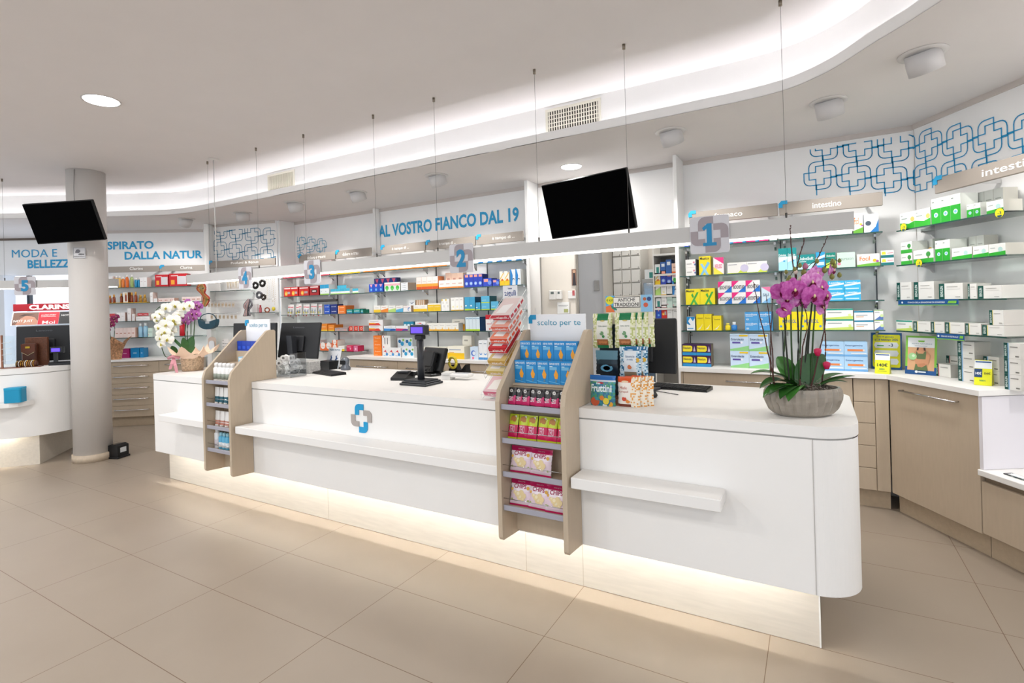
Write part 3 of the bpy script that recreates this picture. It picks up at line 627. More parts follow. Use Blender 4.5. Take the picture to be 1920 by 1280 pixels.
# light box header, monitor, bag, customer display, bracelets, earring stand
PC = ((-7.15, 2.25), 45); NC = lambda px, z, off=0: onz(px, z, ((PC[0][0]-.707*off, PC[0][1]+.707*off), 45))
t = thing('header_light_box', NC(27, CC, .38)[:2]+(CC,), 'red header light box with white lettering on curved counter', 'light box', R(45)); w = .60
m = MB(); m.box(0, w, .06, .075, .001, .43, mat('#e9edf2', .4)); m.build('stand_board', t)
m = MB(); m.rbox(0, w, .0, .05, .585, .665, mat('#9d1020', .35), .003); m.text('CLARINS', .15, .60, .53, .652, -.001, mat('#f6f2f0', .4, emit=.6), .04); m.build('header', t)
m = MB(); m.xprism([(-.03, .43), (.05, .43), (.05, .583), (.02, .583)], -.01, w, mat('#dfe8f2', .4, emit=.5)); m.M = Matrix.Rotation(R(-17), 4, 'X') @ Matrix.Identity(4); m.M = Matrix.Translation((0, -.032, .43)) @ Matrix.Rotation(R(-18), 4, 'X')
m.art(1, .15, [('r', 0, .02, .235, .98, '#7b5a4c'), ('p', [(.03, .02), (.07, .5), (.12, .75), (.2, .6), (.235, .3), (.235, .02)], '#c08a72'), ('p', [(.05, .7), (.1, .85), (.2, .8), (.12, .72)], '#3b2722'), ('t', 'NOT JUST', .012, .18, .19, .42, '#f4f1ee'), ('r', .237, .02, .43, .98, '#c8142c'), ('t', 'A LOVE STORY', .26, .68, .40, .8, '#f3e3e3'), ('r', .26, .6, .40, .62, '#f3e3e3'), ('t', 'Moi', .28, .05, .40, .3, '#f3e3e3'), ('r', .432, .02, .8, .98, '#17181b'), ('t', 'NOT JUST', .45, .6, .6, .75, '#e8e8e8')]); m.build('picture_panel', t)
def monitor(px0, px1, ztop, zbot, yoff, label, pl, face_away=True, logo=None, tilt=-.08, z0=CT):
    a, b = onz(px0, ztop, pl), onz(px1, ztop, pl); w = (b-a).length; h = ztop-zbot; t = thing('computer_monitor', ((a.x+b.x)/2, (a.y+b.y)/2, z0), label, 'monitor', R(pl[1]))
    q = MB(); q.M = Matrix.Translation((0, 0, zbot-z0)) @ Matrix.Rotation(tilt, 4, 'X'); q.rbox(-w/2, w/2, 0, .022, 0, h, mat('#1c1d20', .5), .006)
    if logo: q.text(logo, -w*.16, h*.84, w*.12, h*.89, -.0008, mat('#55585e', .4), .01)
    q.rbox(-.09, .09, -.02, 0, h*.2, h*.62, mat('#232428', .5), .005); q.build('casing', t)
    q = MB(); q.M = Matrix.Translation((0, 0, zbot-z0)) @ Matrix.Rotation(tilt, 4, 'X'); q.box(-w/2+.01, w/2-.01, .0225, .0235, .012, h-.01, mat('#0b0c10', .2)); q.build('screen', t)
    q = MB(); q.xprism([(-.055, 0), (-.02, 0), (-.02, h*.62+zbot-z0), (-.075, h*.64+zbot-z0), (-.075, h*.6+zbot-z0)], -.035, .035, DGR); q.build('neck', t)
    q = MB(); q.prism(arc(0, 0, .13, 0, 360, 24)[:-1], 0, .012, DGR); q.build('foot', t)
    return t
monitor(28, 138, 1.405, 1.02, 0, 'black monitor back under the red light box', ((PC[0][0]-.707*.22, PC[0][1]+.707*.26), 45), logo='Lenovo', z0=CC, tilt=-.04)
p = NC(40, CC, .02); t = thing('handbag', (p.x, p.y, CC), 'brown studded flap handbag standing before the black monitor', 'handbag', R(45)); br = mat('#4a2414', .4, noise=.25, nscale=120)
m = MB(); m.rbox(0, .13, .0, .06, .0, .24, br, .012); m.build('bag_body', t)
m = MB(); m.yprism([(.004, .235), (.126, .235), (.126, .15), (.065, .12), (.004, .15)], -.008, -.001, mat('#5a2d18', .4)); m.tube([(.01, -.01, .15), (.065, -.012, .115), (.12, -.01, .15)], .0018, '#d9c9a0'); m.box(.045, .085, -.014, -.008, .19, .21, mat('#c9a13d', .3, metal=1)); m.build('flap', t)
m = MB(); m.rbox(.0, .20, .065, .10, .0, .30, mat('#5c3520', .5, noise=.4, nscale=160), .004); tag(m.build('bag_carton', loc=(p.x, p.y, CC), rz=R(45)), 'brown patterned gift bag behind the studded handbag', 'gift bag')
p = NC(93, CC, -.02); t = thing('customer_display', (p.x, p.y, CC), 'black customer display with violet screen on curved counter', 'display', R(45))
m = MB(); m.rbox(-.01, .24, -.01, .16, 0, .03, BLK, .006); m.build('base', t); m = MB(); m.box(.02, .05, .03, .06, .0305, .13, BLK); m.build('pole', t)
m = MB(); m.rbox(0, .12, .01, .05, .13, .195, BLK, .004); m.build('head', t); m = MB(); m.box(.014, .09, .008, .0095, .145, .18, mat('#4733d8', emit=1.6)); m.build('screen', t)
p = NC(22, CC, -.10); t = thing('bracelet_roll', (p.x, p.y, CC), 'brown bracelet roll with gold bangles on curved counter', 'bracelet display', R(45))
m = MB(); m.tube([(.03, .03, .035), (.20, .03, .035)], .03, mat('#5b3322', .5), 14); m.rbox(.0, .24, 0, .07, 0, .006, '#6b3f2b', .002); m.build('roll', t)
for i in range(9):
    m = MB(); x = .04+i*.018; m.tube([(x, .03+.034*cos(q*pi/8), .035+.034*sin(q*pi/8)) for q in range(17)], .0028+.001*(i % 3), mat(['#d8b25a', '#e7e3d8', '#b98b3a'][i % 3], .25, metal=1 if i % 3 != 1 else 0), 5); m.build('bangle', t)
p = NC(-34, CC, -.15); t = thing('earring_stand', (p.x, p.y, CC), 'clear earring stand with brown posts at left edge', 'display stand', R(45))
m = MB(); m.box(0, .31, 0, .14, 0, .006, '#8b5a41'); m.box(0, .012, 0, .012, .006, .34, '#8b5a41'); m.box(.16, .175, 0, .012, .006, .34, '#8b5a41'); m.build('frame', t)
m = MB(); m.box(.013, .159, .002, .006, .02, .33, mat('#e6ddd8', .4)); m.build('card_panel', t)
m = MB(); m.box(.177, .28, .002, .005, .02, .33, CLEAR); m.build('clear_panel', t)
for i in range(4):
    m = MB(); m.tube([(.17, -.002, .08+i*.06), (.25, -.03, .085+i*.06), (.27, -.035, .095+i*.06)], .0022, '#e9eef0'); m.build('hook', t)
for i in range(6):
    m = MB(); m.rbox(.03+.05*(i % 2), .065+.05*(i % 2), -.003, .001, .06+.08*(i//2), .115+.08*(i//2), ['#c79fae', '#8c3b4c', '#d8c8c0'][i % 3], .001); m.build('earring_card', t)
# black device on the floor beside the column
p = at(217, 857, Z=0); t = thing('floor_device', (p.x, p.y, 0), 'small black box standing on the floor beside the column', 'device', R(20))
m = MB(); m.rbox(-.085, .10, -.07, .08, .001, .02, BLK, .004); m.build('base', t); m = MB(); m.yprism([(-.08, .021), (.09, .021), (.09, .13), (.05, .145), (-.04, .135), (-.08, .10)], -.06, .07, BLK); m.build('body', t)
m = MB(); m.box(.0905, .0915, -.03, .04, .06, .11, '#cfd2d4'); m.build('sticker', t)
# small surveillance notice on the column
nv = (.708, -.702); p = Vector((cc[0]+nv[0]*.171, cc[1]+nv[1]*.171))
t = thing('notice_plate', (p.x, p.y, 0), 'small white notice plate with camera symbol on the column', 'notice', R(45.2)); z = at(151, 474, pl=((p.x, p.y), 45)).z
m = MB(); m.rbox(-.055, .055, 0, .003, z-.055, z+.055, '#e4e3e6', .001); m.art(.11, .11, [('r', .03, .03, .97, .05, '#555'+'555'), ('r', .03, .95, .97, .97, '#555555'), ('r', .03, .03, .05, .97, '#555555'), ('r', .95, .03, .97, .97, '#555555'), ('c', .4, .66, .17, '#77757d'), ('r', .2, .5, .3, .66, '#77757d'), ('t', 'AREA', .42, .3, .88, .44, '#2b2b2e'), ('t', 'VIDEOSORVEGLIATA', .08, .14, .92, .22, '#2b2b2e')], y=-.0005, x=-.055, z=z-.055); m.build('plate', t)
# thin cable and grey box at the top of the column
m = MB(); a = (cc[0]+.10, cc[1]-.135); m.tube([(a[0], a[1], 2.99), (a[0]+.01, a[1]-.012, 2.8), (a[0]+.005, a[1]-.005, 2.5)], .003, '#8a8783'); tag(m.build('screen_cable'), 'thin grey cable running down the column to the television', 'cable')
# ================================================================ goods on the wall shelves
W0 = '#eceae6'
def band(c, a=.0, b=.3): return ('r', 0, a, 1, b, c)
ST = {  # style: front colour, side colour, printed marks
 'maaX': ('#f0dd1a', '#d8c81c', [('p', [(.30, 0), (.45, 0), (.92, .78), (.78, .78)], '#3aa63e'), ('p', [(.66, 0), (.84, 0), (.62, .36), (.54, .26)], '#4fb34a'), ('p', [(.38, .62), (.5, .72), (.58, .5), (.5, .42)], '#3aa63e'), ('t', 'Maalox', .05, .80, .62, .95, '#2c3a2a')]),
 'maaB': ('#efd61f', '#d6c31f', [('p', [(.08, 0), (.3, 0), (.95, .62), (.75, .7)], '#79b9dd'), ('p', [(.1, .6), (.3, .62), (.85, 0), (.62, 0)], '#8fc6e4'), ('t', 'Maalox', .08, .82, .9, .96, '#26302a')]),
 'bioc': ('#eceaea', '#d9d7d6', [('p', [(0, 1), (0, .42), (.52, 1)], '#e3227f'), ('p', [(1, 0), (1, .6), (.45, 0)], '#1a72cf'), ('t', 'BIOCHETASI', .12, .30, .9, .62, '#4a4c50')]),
 'biop': ('#f1e9ea', '#dedbd8', [('p', [(0, 1), (1, 1), (1, .6)], '#e83c86'), ('p', [(0, 0), (0, .45), (1, 0)], '#f3e24c'), ('t', 'REFLUSSO', .15, .35, .85, .6, '#e06a8e')]),
 'biol': ('#cfe3f0', '#dce5ea', [('p', [(0, 1), (1, 1), (1, .65)], '#e67aa4'), ('p', [(0, .0), (1, 0), (1, .35)], '#7fb8e4'), ('t', 'SALI', .2, .42, .8, .6, '#56728c')]),
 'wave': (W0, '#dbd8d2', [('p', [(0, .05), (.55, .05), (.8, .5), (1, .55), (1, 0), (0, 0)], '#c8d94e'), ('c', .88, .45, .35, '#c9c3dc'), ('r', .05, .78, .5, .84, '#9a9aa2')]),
 'dots': (W0, '#26282b', [('c', .75, .62, .12, '#d98a9a'), ('c', .85, .35, .12, '#6c7bb0'), ('r', .1, .4, .55, .5, '#a9a7a4'), ('r', .9, 0, 1, 1, '#2b2d30')]),
 'cross': ('#eef0f1', '#dcdfe0', [('p', [(0, 1), (1, 1), (1, .9), (.4, .38), (0, .5)], '#1d86c4'), ('p', [(.45, .95), (.75, .68), (.45, .42), (.18, .68)], '#eef2f4'), ('r', .1, .12, .8, .18, '#5aa2cf')]),
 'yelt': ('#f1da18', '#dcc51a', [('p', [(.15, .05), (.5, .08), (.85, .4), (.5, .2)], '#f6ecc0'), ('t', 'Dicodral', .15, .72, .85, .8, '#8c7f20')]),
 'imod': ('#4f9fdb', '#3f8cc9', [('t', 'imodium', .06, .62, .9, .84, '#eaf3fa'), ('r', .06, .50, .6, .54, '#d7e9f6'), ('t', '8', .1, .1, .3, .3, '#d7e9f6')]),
 'nexi': ('#3b1a4d', '#7d6f55', [('r', 0, 0, 1, .26, '#2b8ec9'), ('p', [(.04, .34), (.62, .34), (.72, .45), (.72, .78), (.62, .88), (.04, .88)], '#f2df2e'), ('t', 'Nexium', .08, .56, .62, .78, '#322a40'), ('p', [(.78, .36), (.95, .36), (.87, .85)], '#c9b9d6')]),
 'ente': ('#c4d8ee', '#b8c9dd', [('p', [(0, 0), (1, 0), (1, .32), (.6, .22), (0, .1)], '#8fce86'), ('t', 'Enterolactis', .06, .62, .74, .76, '#39486b'), ('r', .12, .44, .6, .54, '#5b4a9d'), ('c', .62, .5, .07, '#e7e9f4'), ('r', .5, .86, .95, .95, '#e8c21d')]),
 'entg': ('#a9cdec', '#9bb4cf', [('t', 'Enterogermina', .06, .66, .8, .8, '#2d4f86'), ('r', 0, 0, 1, .12, '#6fa9dd'), ('r', .14, .36, .82, .5, '#e0854b'), ('c', .84, .43, .06, '#f3e3d6'), ('r', .3, .18, .95, .24, '#f0efee')]),
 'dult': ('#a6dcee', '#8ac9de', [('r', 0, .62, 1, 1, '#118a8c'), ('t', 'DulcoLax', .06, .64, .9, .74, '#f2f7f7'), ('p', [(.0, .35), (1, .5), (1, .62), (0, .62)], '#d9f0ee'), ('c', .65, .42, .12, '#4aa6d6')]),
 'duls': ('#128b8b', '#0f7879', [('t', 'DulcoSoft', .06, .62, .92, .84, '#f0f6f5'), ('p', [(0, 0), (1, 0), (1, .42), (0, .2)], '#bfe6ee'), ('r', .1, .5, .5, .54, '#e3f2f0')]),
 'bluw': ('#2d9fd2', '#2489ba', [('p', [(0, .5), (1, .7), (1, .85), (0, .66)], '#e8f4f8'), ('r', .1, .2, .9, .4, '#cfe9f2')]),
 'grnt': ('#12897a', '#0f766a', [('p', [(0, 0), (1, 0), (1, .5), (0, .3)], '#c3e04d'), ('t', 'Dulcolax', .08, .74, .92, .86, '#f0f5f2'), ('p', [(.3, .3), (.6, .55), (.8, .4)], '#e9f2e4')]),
 'mint': ('#cfe6da', '#dfe9e3', [('t', 'neuraxon', .1, .48, .9, .62, '#9bb5aa'), ('c', .12, .25, .1, '#e58aa0')]),
 'foci': ('#f2efe8', '#e2ddd3', [('t', 'Focil', .12, .45, .58, .80, '#ec7a2b'), ('p', [(0, 0), (1, 0), (1, .3), (.5, .22), (0, .14)], '#6fb53d'), ('c', .78, .45, .13, '#f1c22e'), ('c', .9, .38, .1, '#a455a0')]),
 'teal2': ('#f2f1ee', '#e0deda', [('r', 0, 0, 1, .38, '#0f6f72'), ('p', [(.05, .45), (.4, .45), (.35, .85), (.1, .85)], '#e9d33a'), ('r', .5, .6, .95, .68, '#d07b8b')]),
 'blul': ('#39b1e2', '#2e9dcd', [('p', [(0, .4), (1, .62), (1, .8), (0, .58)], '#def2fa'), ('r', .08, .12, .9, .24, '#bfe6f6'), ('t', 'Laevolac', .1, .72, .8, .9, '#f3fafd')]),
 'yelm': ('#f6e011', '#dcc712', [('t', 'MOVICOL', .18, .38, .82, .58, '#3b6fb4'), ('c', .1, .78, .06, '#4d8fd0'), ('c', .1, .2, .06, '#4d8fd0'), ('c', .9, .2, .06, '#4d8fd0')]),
 'wgrn': ('#eff1ec', '#dde3da', [('r', 0, .86, 1, 1, '#1f9a86'), ('p', [(0, 0), (1, 0), (1, .3), (0, .14)], '#c9dd6b'), ('r', .1, .6, .6, .68, '#9aa3a6'), ('c', .88, .4, .12, '#d9e89a')]),
 'wtea': ('#eef0f0', '#dbe1e2', [('r', 0, .84, 1, 1, '#1183a8'), ('r', .1, .5, .7, .58, '#a6adb4'), ('r', .1, .34, .5, .4, '#d9a26b')]),
 'wblg': ('#eff0ee', '#dfe2e1', [('p', [(.05, 0), (1, 0), (1, .5), (.7, .42)], '#5a7cc0'), ('c', .84, .42, .2, '#cfe4a4'), ('r', .08, .72, .6, .78, '#9fa6ad'), ('r', 0, .93, 1, 1, '#86bb4d')]),
 'aboc': ('#eef0ec', '#c9cfc4', [('p', [(0, 0), (1, 0), (1, .42), (.6, .30), (0, .42)], '#34b233'), ('r', .08, .8, .2, .84, '#9aa3a0'), ('c', .86, .55, .14, '#f2c56b'), ('r', .12, .62, .5, .66, '#8fa59a')]),
 'abot': ('#eef0ec', '#d3d6cf', [('r', 0, 0, 1, .6, '#25a930'), ('c', .5, .34, .22, '#cfe8ee'), ('c', .5, .34, .12, '#6fb1dc'), ('r', .1, .84, .32, .88, '#8a9690')]),
 'abtr': ('#eef0ec', '#d3d6cf', [('r', 0, 0, 1, .32, '#38b03a'), ('c', .75, .62, .2, '#3f9b46'), ('r', .72, .3, .78, .5, '#6b8a4f'), ('r', .1, .62, .45, .66, '#9aa59e')]),
 'abob': ('#eef0ec', '#c6c3b8', [('p', [(0, 0), (1, 0), (1, .35), (0, .25)], '#2fb033'), ('c', .7, .5, .2, '#b9dcd8'), ('r', .1, .62, .4, .67, '#9aa59e')]),
 'abok': ('#cdd0ca', '#c6c3b8', [('r', .2, .62, .8, .66, '#9ea39c'), ('r', .2, .2, .8, .5, '#b9c2b4')]),
 'benl': ('#ecebe7', '#d9d7d0', [('r', 0, 0, .24, 1, '#0c5047'), ('v', 'BENULEN', .06, .16, .18, .84, '#dfeee9'), ('r', .34, .76, .8, .8, '#b5b3ae'), ('r', .34, .62, .9, .64, '#c6c4bf'), ('r', .7, .12, .9, .16, '#b5b3ae')]),
 'beny': ('#ecebe7', '#d2cdc6', [('r', 0, 0, .23, 1, '#0c5047'), ('r', .23, 0, .27, 1, '#efe08a'), ('v', 'BENULEN', .06, .16, .17, .84, '#dfeee9'), ('r', .34, .76, .8, .8, '#b5b3ae'), ('r', .7, .12, .9, .18, '#a5a39e')]),
 'benb': ('#e6e4df', '#cbc8c1', [('r', 0, 0, .24, 1, '#0c4a43'), ('r', .24, 0, .31, 1, '#8fb7dc'), ('v', 'BENULEN', .06, .16, .18, .84, '#dfeee9'), ('r', .38, .72, .85, .78, '#8f8d89'), ('r', .7, .12, .92, .2, '#77756f')]),
 'benr': ('#e6e4df', '#cbc8c1', [('r', 0, 0, .24, 1, '#0c4a43'), ('r', .24, 0, .29, 1, '#e08a8a'), ('v', 'BENULEN', .06, .16, .18, .84, '#dfeee9'), ('r', .38, .72, .85, .78, '#8f8d89')]),
 'wpln': ('#eeedea', '#dddad5', [('r', .2, .55, .7, .6, '#b8b6b4')]),
 'pink': ('#e0267f', '#c7c3c6', [('r', 0, 0, .3, 1, '#2f8fc9'), ('p', [(.3, .2), (.9, .8), (.7, .9), (.3, .5)], '#f2a6c8')]),
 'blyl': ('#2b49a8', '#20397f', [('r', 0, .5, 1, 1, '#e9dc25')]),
 'opti': ('#f2f0ec', '#e0ddd7', [('p', [(0, 0), (.6, 0), (.4, .5), (.7, 1), (0, 1)], '#e7e6ea'), ('c', .6, .5, .35, '#c7d8ee')]),
 'blww': ('#e9eef2', '#dfe4e8', [('p', [(.4, 0), (1, 0), (1, .7), (.8, .3)], '#1f7ac2'), ('c', .3, .5, .2, '#4a5a68')]),
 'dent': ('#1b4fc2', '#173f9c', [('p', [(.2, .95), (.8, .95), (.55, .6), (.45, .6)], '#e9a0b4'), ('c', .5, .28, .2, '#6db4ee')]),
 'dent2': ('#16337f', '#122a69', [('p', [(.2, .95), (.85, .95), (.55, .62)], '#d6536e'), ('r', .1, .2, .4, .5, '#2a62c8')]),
 'grnw': ('#e9efe6', '#d9dfd6', [('r', 0, .62, 1, .86, '#efb3bd'), ('c', .5, .38, .32, '#43c243'), ('c', .5, .2, .2, '#6fd26a')]),
 'curl': ('#eef0f2', '#d8cbb9', [('p', [(.1, .3), (.5, .18), (.9, .4), (.5, .26)], '#35466b'), ('p', [(.1, .8), (.5, .68), (.9, .86), (.5, .76)], '#35466b')]),
 'orwt': ('#efe6e0', '#cf7a4a', [('r', 0, 0, 1, .22, '#d9541c'), ('r', 0, .22, 1, .45, '#f1a23a'), ('r', .2, .6, .8, .66, '#d7c9c0')]),
 'orws': ('#f3ece6', '#e3d1c2', [('r', 0, 0, 1, .18, '#ef8b2e'), ('r', .2, .5, .8, .6, '#cfa79b')]),
 'orlt': ('#eec9b4', '#e6bfa8', [('r', 0, 0, 1, .18, '#e0661e'), ('r', .25, .55, .75, .65, '#b9887a')]),
 'durb': ('#2440b8', '#1c2f86', [('r', .2, .78, .9, .96, '#f0a08a'), ('c', .5, .28, .34, '#7fa6ea'), ('c', .5, .28, .2, '#c3d6f4')]),
 'durw': ('#2b48c4', '#1c2f86', [('r', .1, .55, .6, .9, '#f0a391'), ('c', .78, .45, .28, '#6f93e2')]),
 'vols': ('#f2efe4', '#e4dfd2', [('p', [(0, 0), (1, 0), (1, .35), (.5, .5), (0, .3)], '#f2cb1e'), ('p', [(.1, .4), (.9, .85), (.9, .95), (.1, .5)], '#e8ba2a'), ('p', [(.3, .3), (.6, .5), (.8, .35)], '#df4a33'), ('p', [(.6, .9), (.95, .95), (.8, 1)], '#4b57a8')]),
 'ears': ('#e8eef3', '#dcdcd8', [('p', [(0, 0), (.35, 0), (.5, .6), (.2, 1), (0, 1)], '#2486d0'), ('c', .62, .35, .2, '#20344f'), ('c', .62, .32, .14, '#e9f0f4')]),
 'bY': ('#f1efe9', '#e2ded4', [('r', 0, 0, 1, .42, '#ecc21c'), ('r', .15, .65, .7, .7, '#b9b7b2')]),
 'bO': ('#f1efe9', '#e2ded4', [('p', [(0, 0), (1, 0), (1, .6), (0, .35)], '#ee8a2b'), ('r', .15, .7, .7, .75, '#d98b88')]),
 'bG': ('#f1efe9', '#e2ded4', [('p', [(0, 0), (1, 0), (1, .6), (0, .35)], '#b9dc78'), ('r', .15, .7, .7, .75, '#9fb8c6')]),
 'bB': ('#f1efe9', '#e2ded4', [('p', [(0, 0), (1, 0), (1, .6), (0, .35)], '#59b5e2'), ('r', .15, .7, .7, .75, '#cf9aa8')]),
 'bR': ('#f1efee', '#c9a888', [('c', .75, .42, .3, '#5b84c4'), ('c', .8, .36, .24, '#f0eff0'), ('r', .1, .75, .7, .8, '#d88'+'a92')]),
 'strp': ('#b98f6c', '#c9a27e', [('r', .1+.18*i, .0, .18+.18*i, 1, '#e8ded2') for i in range(5)] if False else [('r', .1, 0, .18, 1, '#e8ded2'), ('r', .32, 0, .4, 1, '#e8ded2'), ('r', .54, 0, .62, 1, '#e8ded2'), ('r', .78, 0, .86, 1, '#e8ded2')]),
 'yelp': ('#e9c01a', '#f0ece2', [('r', 0, .84, 1, 1, '#f1efe8'), ('t', 'Curaprox', .1, .5, .9, .66, '#f3e9c2')]),
 'wyel': ('#f1f0ec', '#e4e0d8', [('r', 0, 0, 1, .07, '#e9b72a'), ('c', .5, .3, .2, '#efe6b4'), ('r', .2, .8, .8, .84, '#b9b7b2')]),
 'wcup': ('#f1f0ec', '#e4e0d8', [('r', 0, .85, .4, 1, '#d9c06a'), ('r', .3, .6, .6, .8, '#cfcdca'), ('r', .6, .3, .8, .5, '#cfcdca')]),
 'blug': ('#3d9fc9', '#18607f', [('r', 0, 0, 1, .12, '#b9d53a'), ('r', .1, .3, .4, .4, '#e6f1f5')]),
 'bluq': ('#58b3d8', '#0f5f66', [('r', 0, 0, 1, .14, '#b9d53a'), ('r', .1, .4, .6, .46, '#bfe0ec')]),
 'nutb': ('#dbe9f1', '#124f86', [('r', 0, 0, 1, .12, '#b4d531'), ('r', .06, .86, .94, .94, '#9fc0d6')]),
 'redw': ('#ece8e8', '#e0d8d6', [('r', 0, .72, 1, 1, '#c41a28'), ('c', .5, .12, .12, '#d9463f'), ('r', .15, .4, .8, .46, '#d3a0a0')]),
 'lowr': ('#f0eded', '#dcd3cd', [('p', [(0, 0), (.85, 0), (.7, .45), (0, .4)], '#d9402d'), ('p', [(0, .3), (.5, .3), (.4, .5), (0, .5)], '#f1b12f'), ('r', .1, .72, .7, .8, '#b3b1b4')]),
 'lowb': ('#eef0f3', '#dcd9d6', [('p', [(0, 0), (1, 0), (.9, .45), (0, .5)], '#3f8fd6'), ('p', [(.5, .0), (1, .1), (1, .4), (.6, .3)], '#2a4aa0'), ('r', .1, .72, .7, .8, '#b3b1b4')]),
 'lowp': ('#eef0f3', '#dcd9d6', [('p', [(0, 0), (1, 0), (.9, .45), (0, .5)], '#d5346f'), ('p', [(.5, .0), (1, .1), (1, .4), (.6, .3)], '#3a4aa8')]),
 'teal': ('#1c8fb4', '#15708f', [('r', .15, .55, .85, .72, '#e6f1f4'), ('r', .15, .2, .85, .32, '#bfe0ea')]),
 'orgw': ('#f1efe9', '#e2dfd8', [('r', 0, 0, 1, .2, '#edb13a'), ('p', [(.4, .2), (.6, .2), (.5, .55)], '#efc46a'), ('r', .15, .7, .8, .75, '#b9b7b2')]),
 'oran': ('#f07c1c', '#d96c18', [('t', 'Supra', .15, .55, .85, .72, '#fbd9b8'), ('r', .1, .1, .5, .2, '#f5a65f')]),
 'wblk': ('#efedeb', '#dddad6', [('r', .3, .15, .4, .8, '#4b4c50'), ('r', .6, .15, .7, .8, '#4b4c50'), ('c', .2, .85, .06, '#c33')] if False else [('r', .3, .15, .38, .8, '#4b4c50'), ('r', .6, .15, .68, .8, '#4b4c50'), ('c', .2, .88, .07, '#cc3344')]),
 'mult': ('#eeeeee', '#dfdedd', [('p', [(.05, .5), (.5, .8), (.7, .4), (.4, .6)], '#d93a45'), ('c', .7, .3, .2, '#3d8fd0'), ('r', .1, .1, .5, .2, '#9fc3e0')]),
 'blut': ('#e8eef2', '#dde2e5', [('c', .3, .6, .2, '#1a6ea8'), ('c', .65, .35, .25, '#2d9fd2'), ('c', .8, .75, .14, '#8cc04b')]),
 'yeww': ('#f4f0e2', '#e6e0cf', [('r', 0, .0, 1, .48, '#f0c21e'), ('r', .1, .7, .8, .78, '#a8b3c4'), ('r', .1, .5, .4, .54, '#e5a21b')]),
 'orbt': ('#ece6da', '#e0d8c8', [('r', 0, 0, 1, .55, '#e39a1f'), ('r', .2, .75, .6, .82, '#a8a49a')]),
 'pkbl': ('#cfe0f2', '#dfe3e8', [('c', .4, .5, .3, '#5b7fd0'), ('c', .48, .5, .2, '#e6edf6'), ('c', .35, .12, .14, '#ee7f96')]),
 'wblt': ('#eef1f4', '#e0e3e6', [('r', 0, 0, 1, .12, '#4a90d0'), ('c', .5, .32, .3, '#6fa0d8'), ('c', .5, .36, .22, '#eef1f4'), ('r', .2, .82, .8, .86, '#a9b3be')]),
 'lblu': ('#d6e6f2', '#cfdbe6', [('r', 0, 0, 1, .2, '#59a7dc')]),
 'foto': ('#eceae8', '#e0dedb', [('r', .3, .4, .8, .8, '#7d6a56'), ('r', .4, .5, .6, .7, '#3f5a3f')]),
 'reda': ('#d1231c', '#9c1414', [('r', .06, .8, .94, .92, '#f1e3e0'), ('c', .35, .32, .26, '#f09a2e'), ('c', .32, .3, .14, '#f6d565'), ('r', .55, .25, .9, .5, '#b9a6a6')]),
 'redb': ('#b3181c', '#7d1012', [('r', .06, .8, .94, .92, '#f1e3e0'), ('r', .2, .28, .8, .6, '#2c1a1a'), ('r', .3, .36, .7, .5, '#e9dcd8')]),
 'redt': ('#e0445a', '#c23348', []),
 'farm': ('#eaf0f1', '#dfe6e6', [('r', 0, .62, 1, 1, '#2f9fcf'), ('r', 0, 0, 1, .1, '#a4d84d'), ('r', .2, .3, .4, .36, '#9fb3bc')]),
 'farl': ('#eaf0f1', '#dfe6e6', [('r', 0, .5, 1, 1, '#3fb0cf'), ('r', 0, 0, 1, .14, '#a4d84d')]),
 'bluu': ('#1450c0', '#113f97', [('t', 'arctis', .15, .42, .85, .62, '#e9eef8'), ('c', .85, .85, .1, '#7fb3ee')]),
 'navy': ('#10277c', '#0c1d5e', [('t', 'arctis', .15, .42, .85, .62, '#e9eef8')]),
 'oral': ('#ee7a22', '#d86a1a', [('r', .2, .4, .8, .55, '#f8c79a'), ('r', 0, 0, .12, 1, '#f4b995')]),
 'grnb': ('#12908a', '#0c6f58', [('t', 'active', .12, .42, .88, .66, '#e8f4f2'), ('r', 0, 0, 1, .14, '#2c6fb4')]),
 'wbls': ('#e8edf0', '#dbe1e5', [('r', .35, .56, .85, .76, '#1f4f7d'), ('r', .35, .1, .85, .26, '#1f4f7d')]),
 'orgl': ('#f08c1a', '#e07c14', [('r', 0, 0, 1, .18, '#f0c02a'), ('r', .2, .55, .8, .62, '#f8d09a')]),
 'gred': ('#b8a4a4', '#9c8484', [('c', .6, .4, .22, '#e8552f'), ('c', .6, .4, .12, '#f3d3a4'), ('r', .1, .75, .9, .82, '#7a6a6c')]),
 'redg': ('#cc3526', '#a8a0a0', [('c', .45, .5, .3, '#f0b8a0'), ('c', .45, .5, .15, '#cc3526'), ('r', .8, 0, 1, 1, '#b3aaaa')]),
 'bowt': ('#ecebee', '#dad8da', [('p', [(0, 0), (.6, 0), (.3, .35), (0, .3)], '#e0702a'), ('p', [(.1, .75), (.5, .85), (.7, .6), (.4, .7)], '#3a56b0'), ('c', .82, .55, .12, '#e0702a')]),
 'orci': ('#ea6a28', '#efe3dc', [('c', .5, .72, .5, '#f3ece6'), ('r', .25, .6, .75, .68, '#c99c88')]),
 'magn': ('#d21c55', '#c21c4e', [('c', .6, .45, .16, '#f0b3c6'), ('r', .1, .72, .7, .8, '#f0d3dc')]),
 'magp': ('#cf6f93', '#c21c4e', [('c', .5, .45, .2, '#efc3d3')]),
 'blbx': ('#1486c4', '#1277ad', [('r', .3, .45, .7, .52, '#bfe0f2')]),
 'mgbx': ('#b01a6e', '#98155e', [('r', .3, .45, .7, .52, '#e9b3d2')]),
 'cosm': ('#f1efee', '#dcc3bb', [('r', .2, .55, .7, .6, '#cfc4c0')]),
 'cosp': ('#f0dcd6', '#d9aa98', [('c', .3, .45, .14, '#c07f6a'), ('c', .6, .45, .14, '#c07f6a')]),
 'cosr': ('#c73a3f', '#e9dcd8', [('r', .2, .4, .8, .6, '#e9c3c3')]),
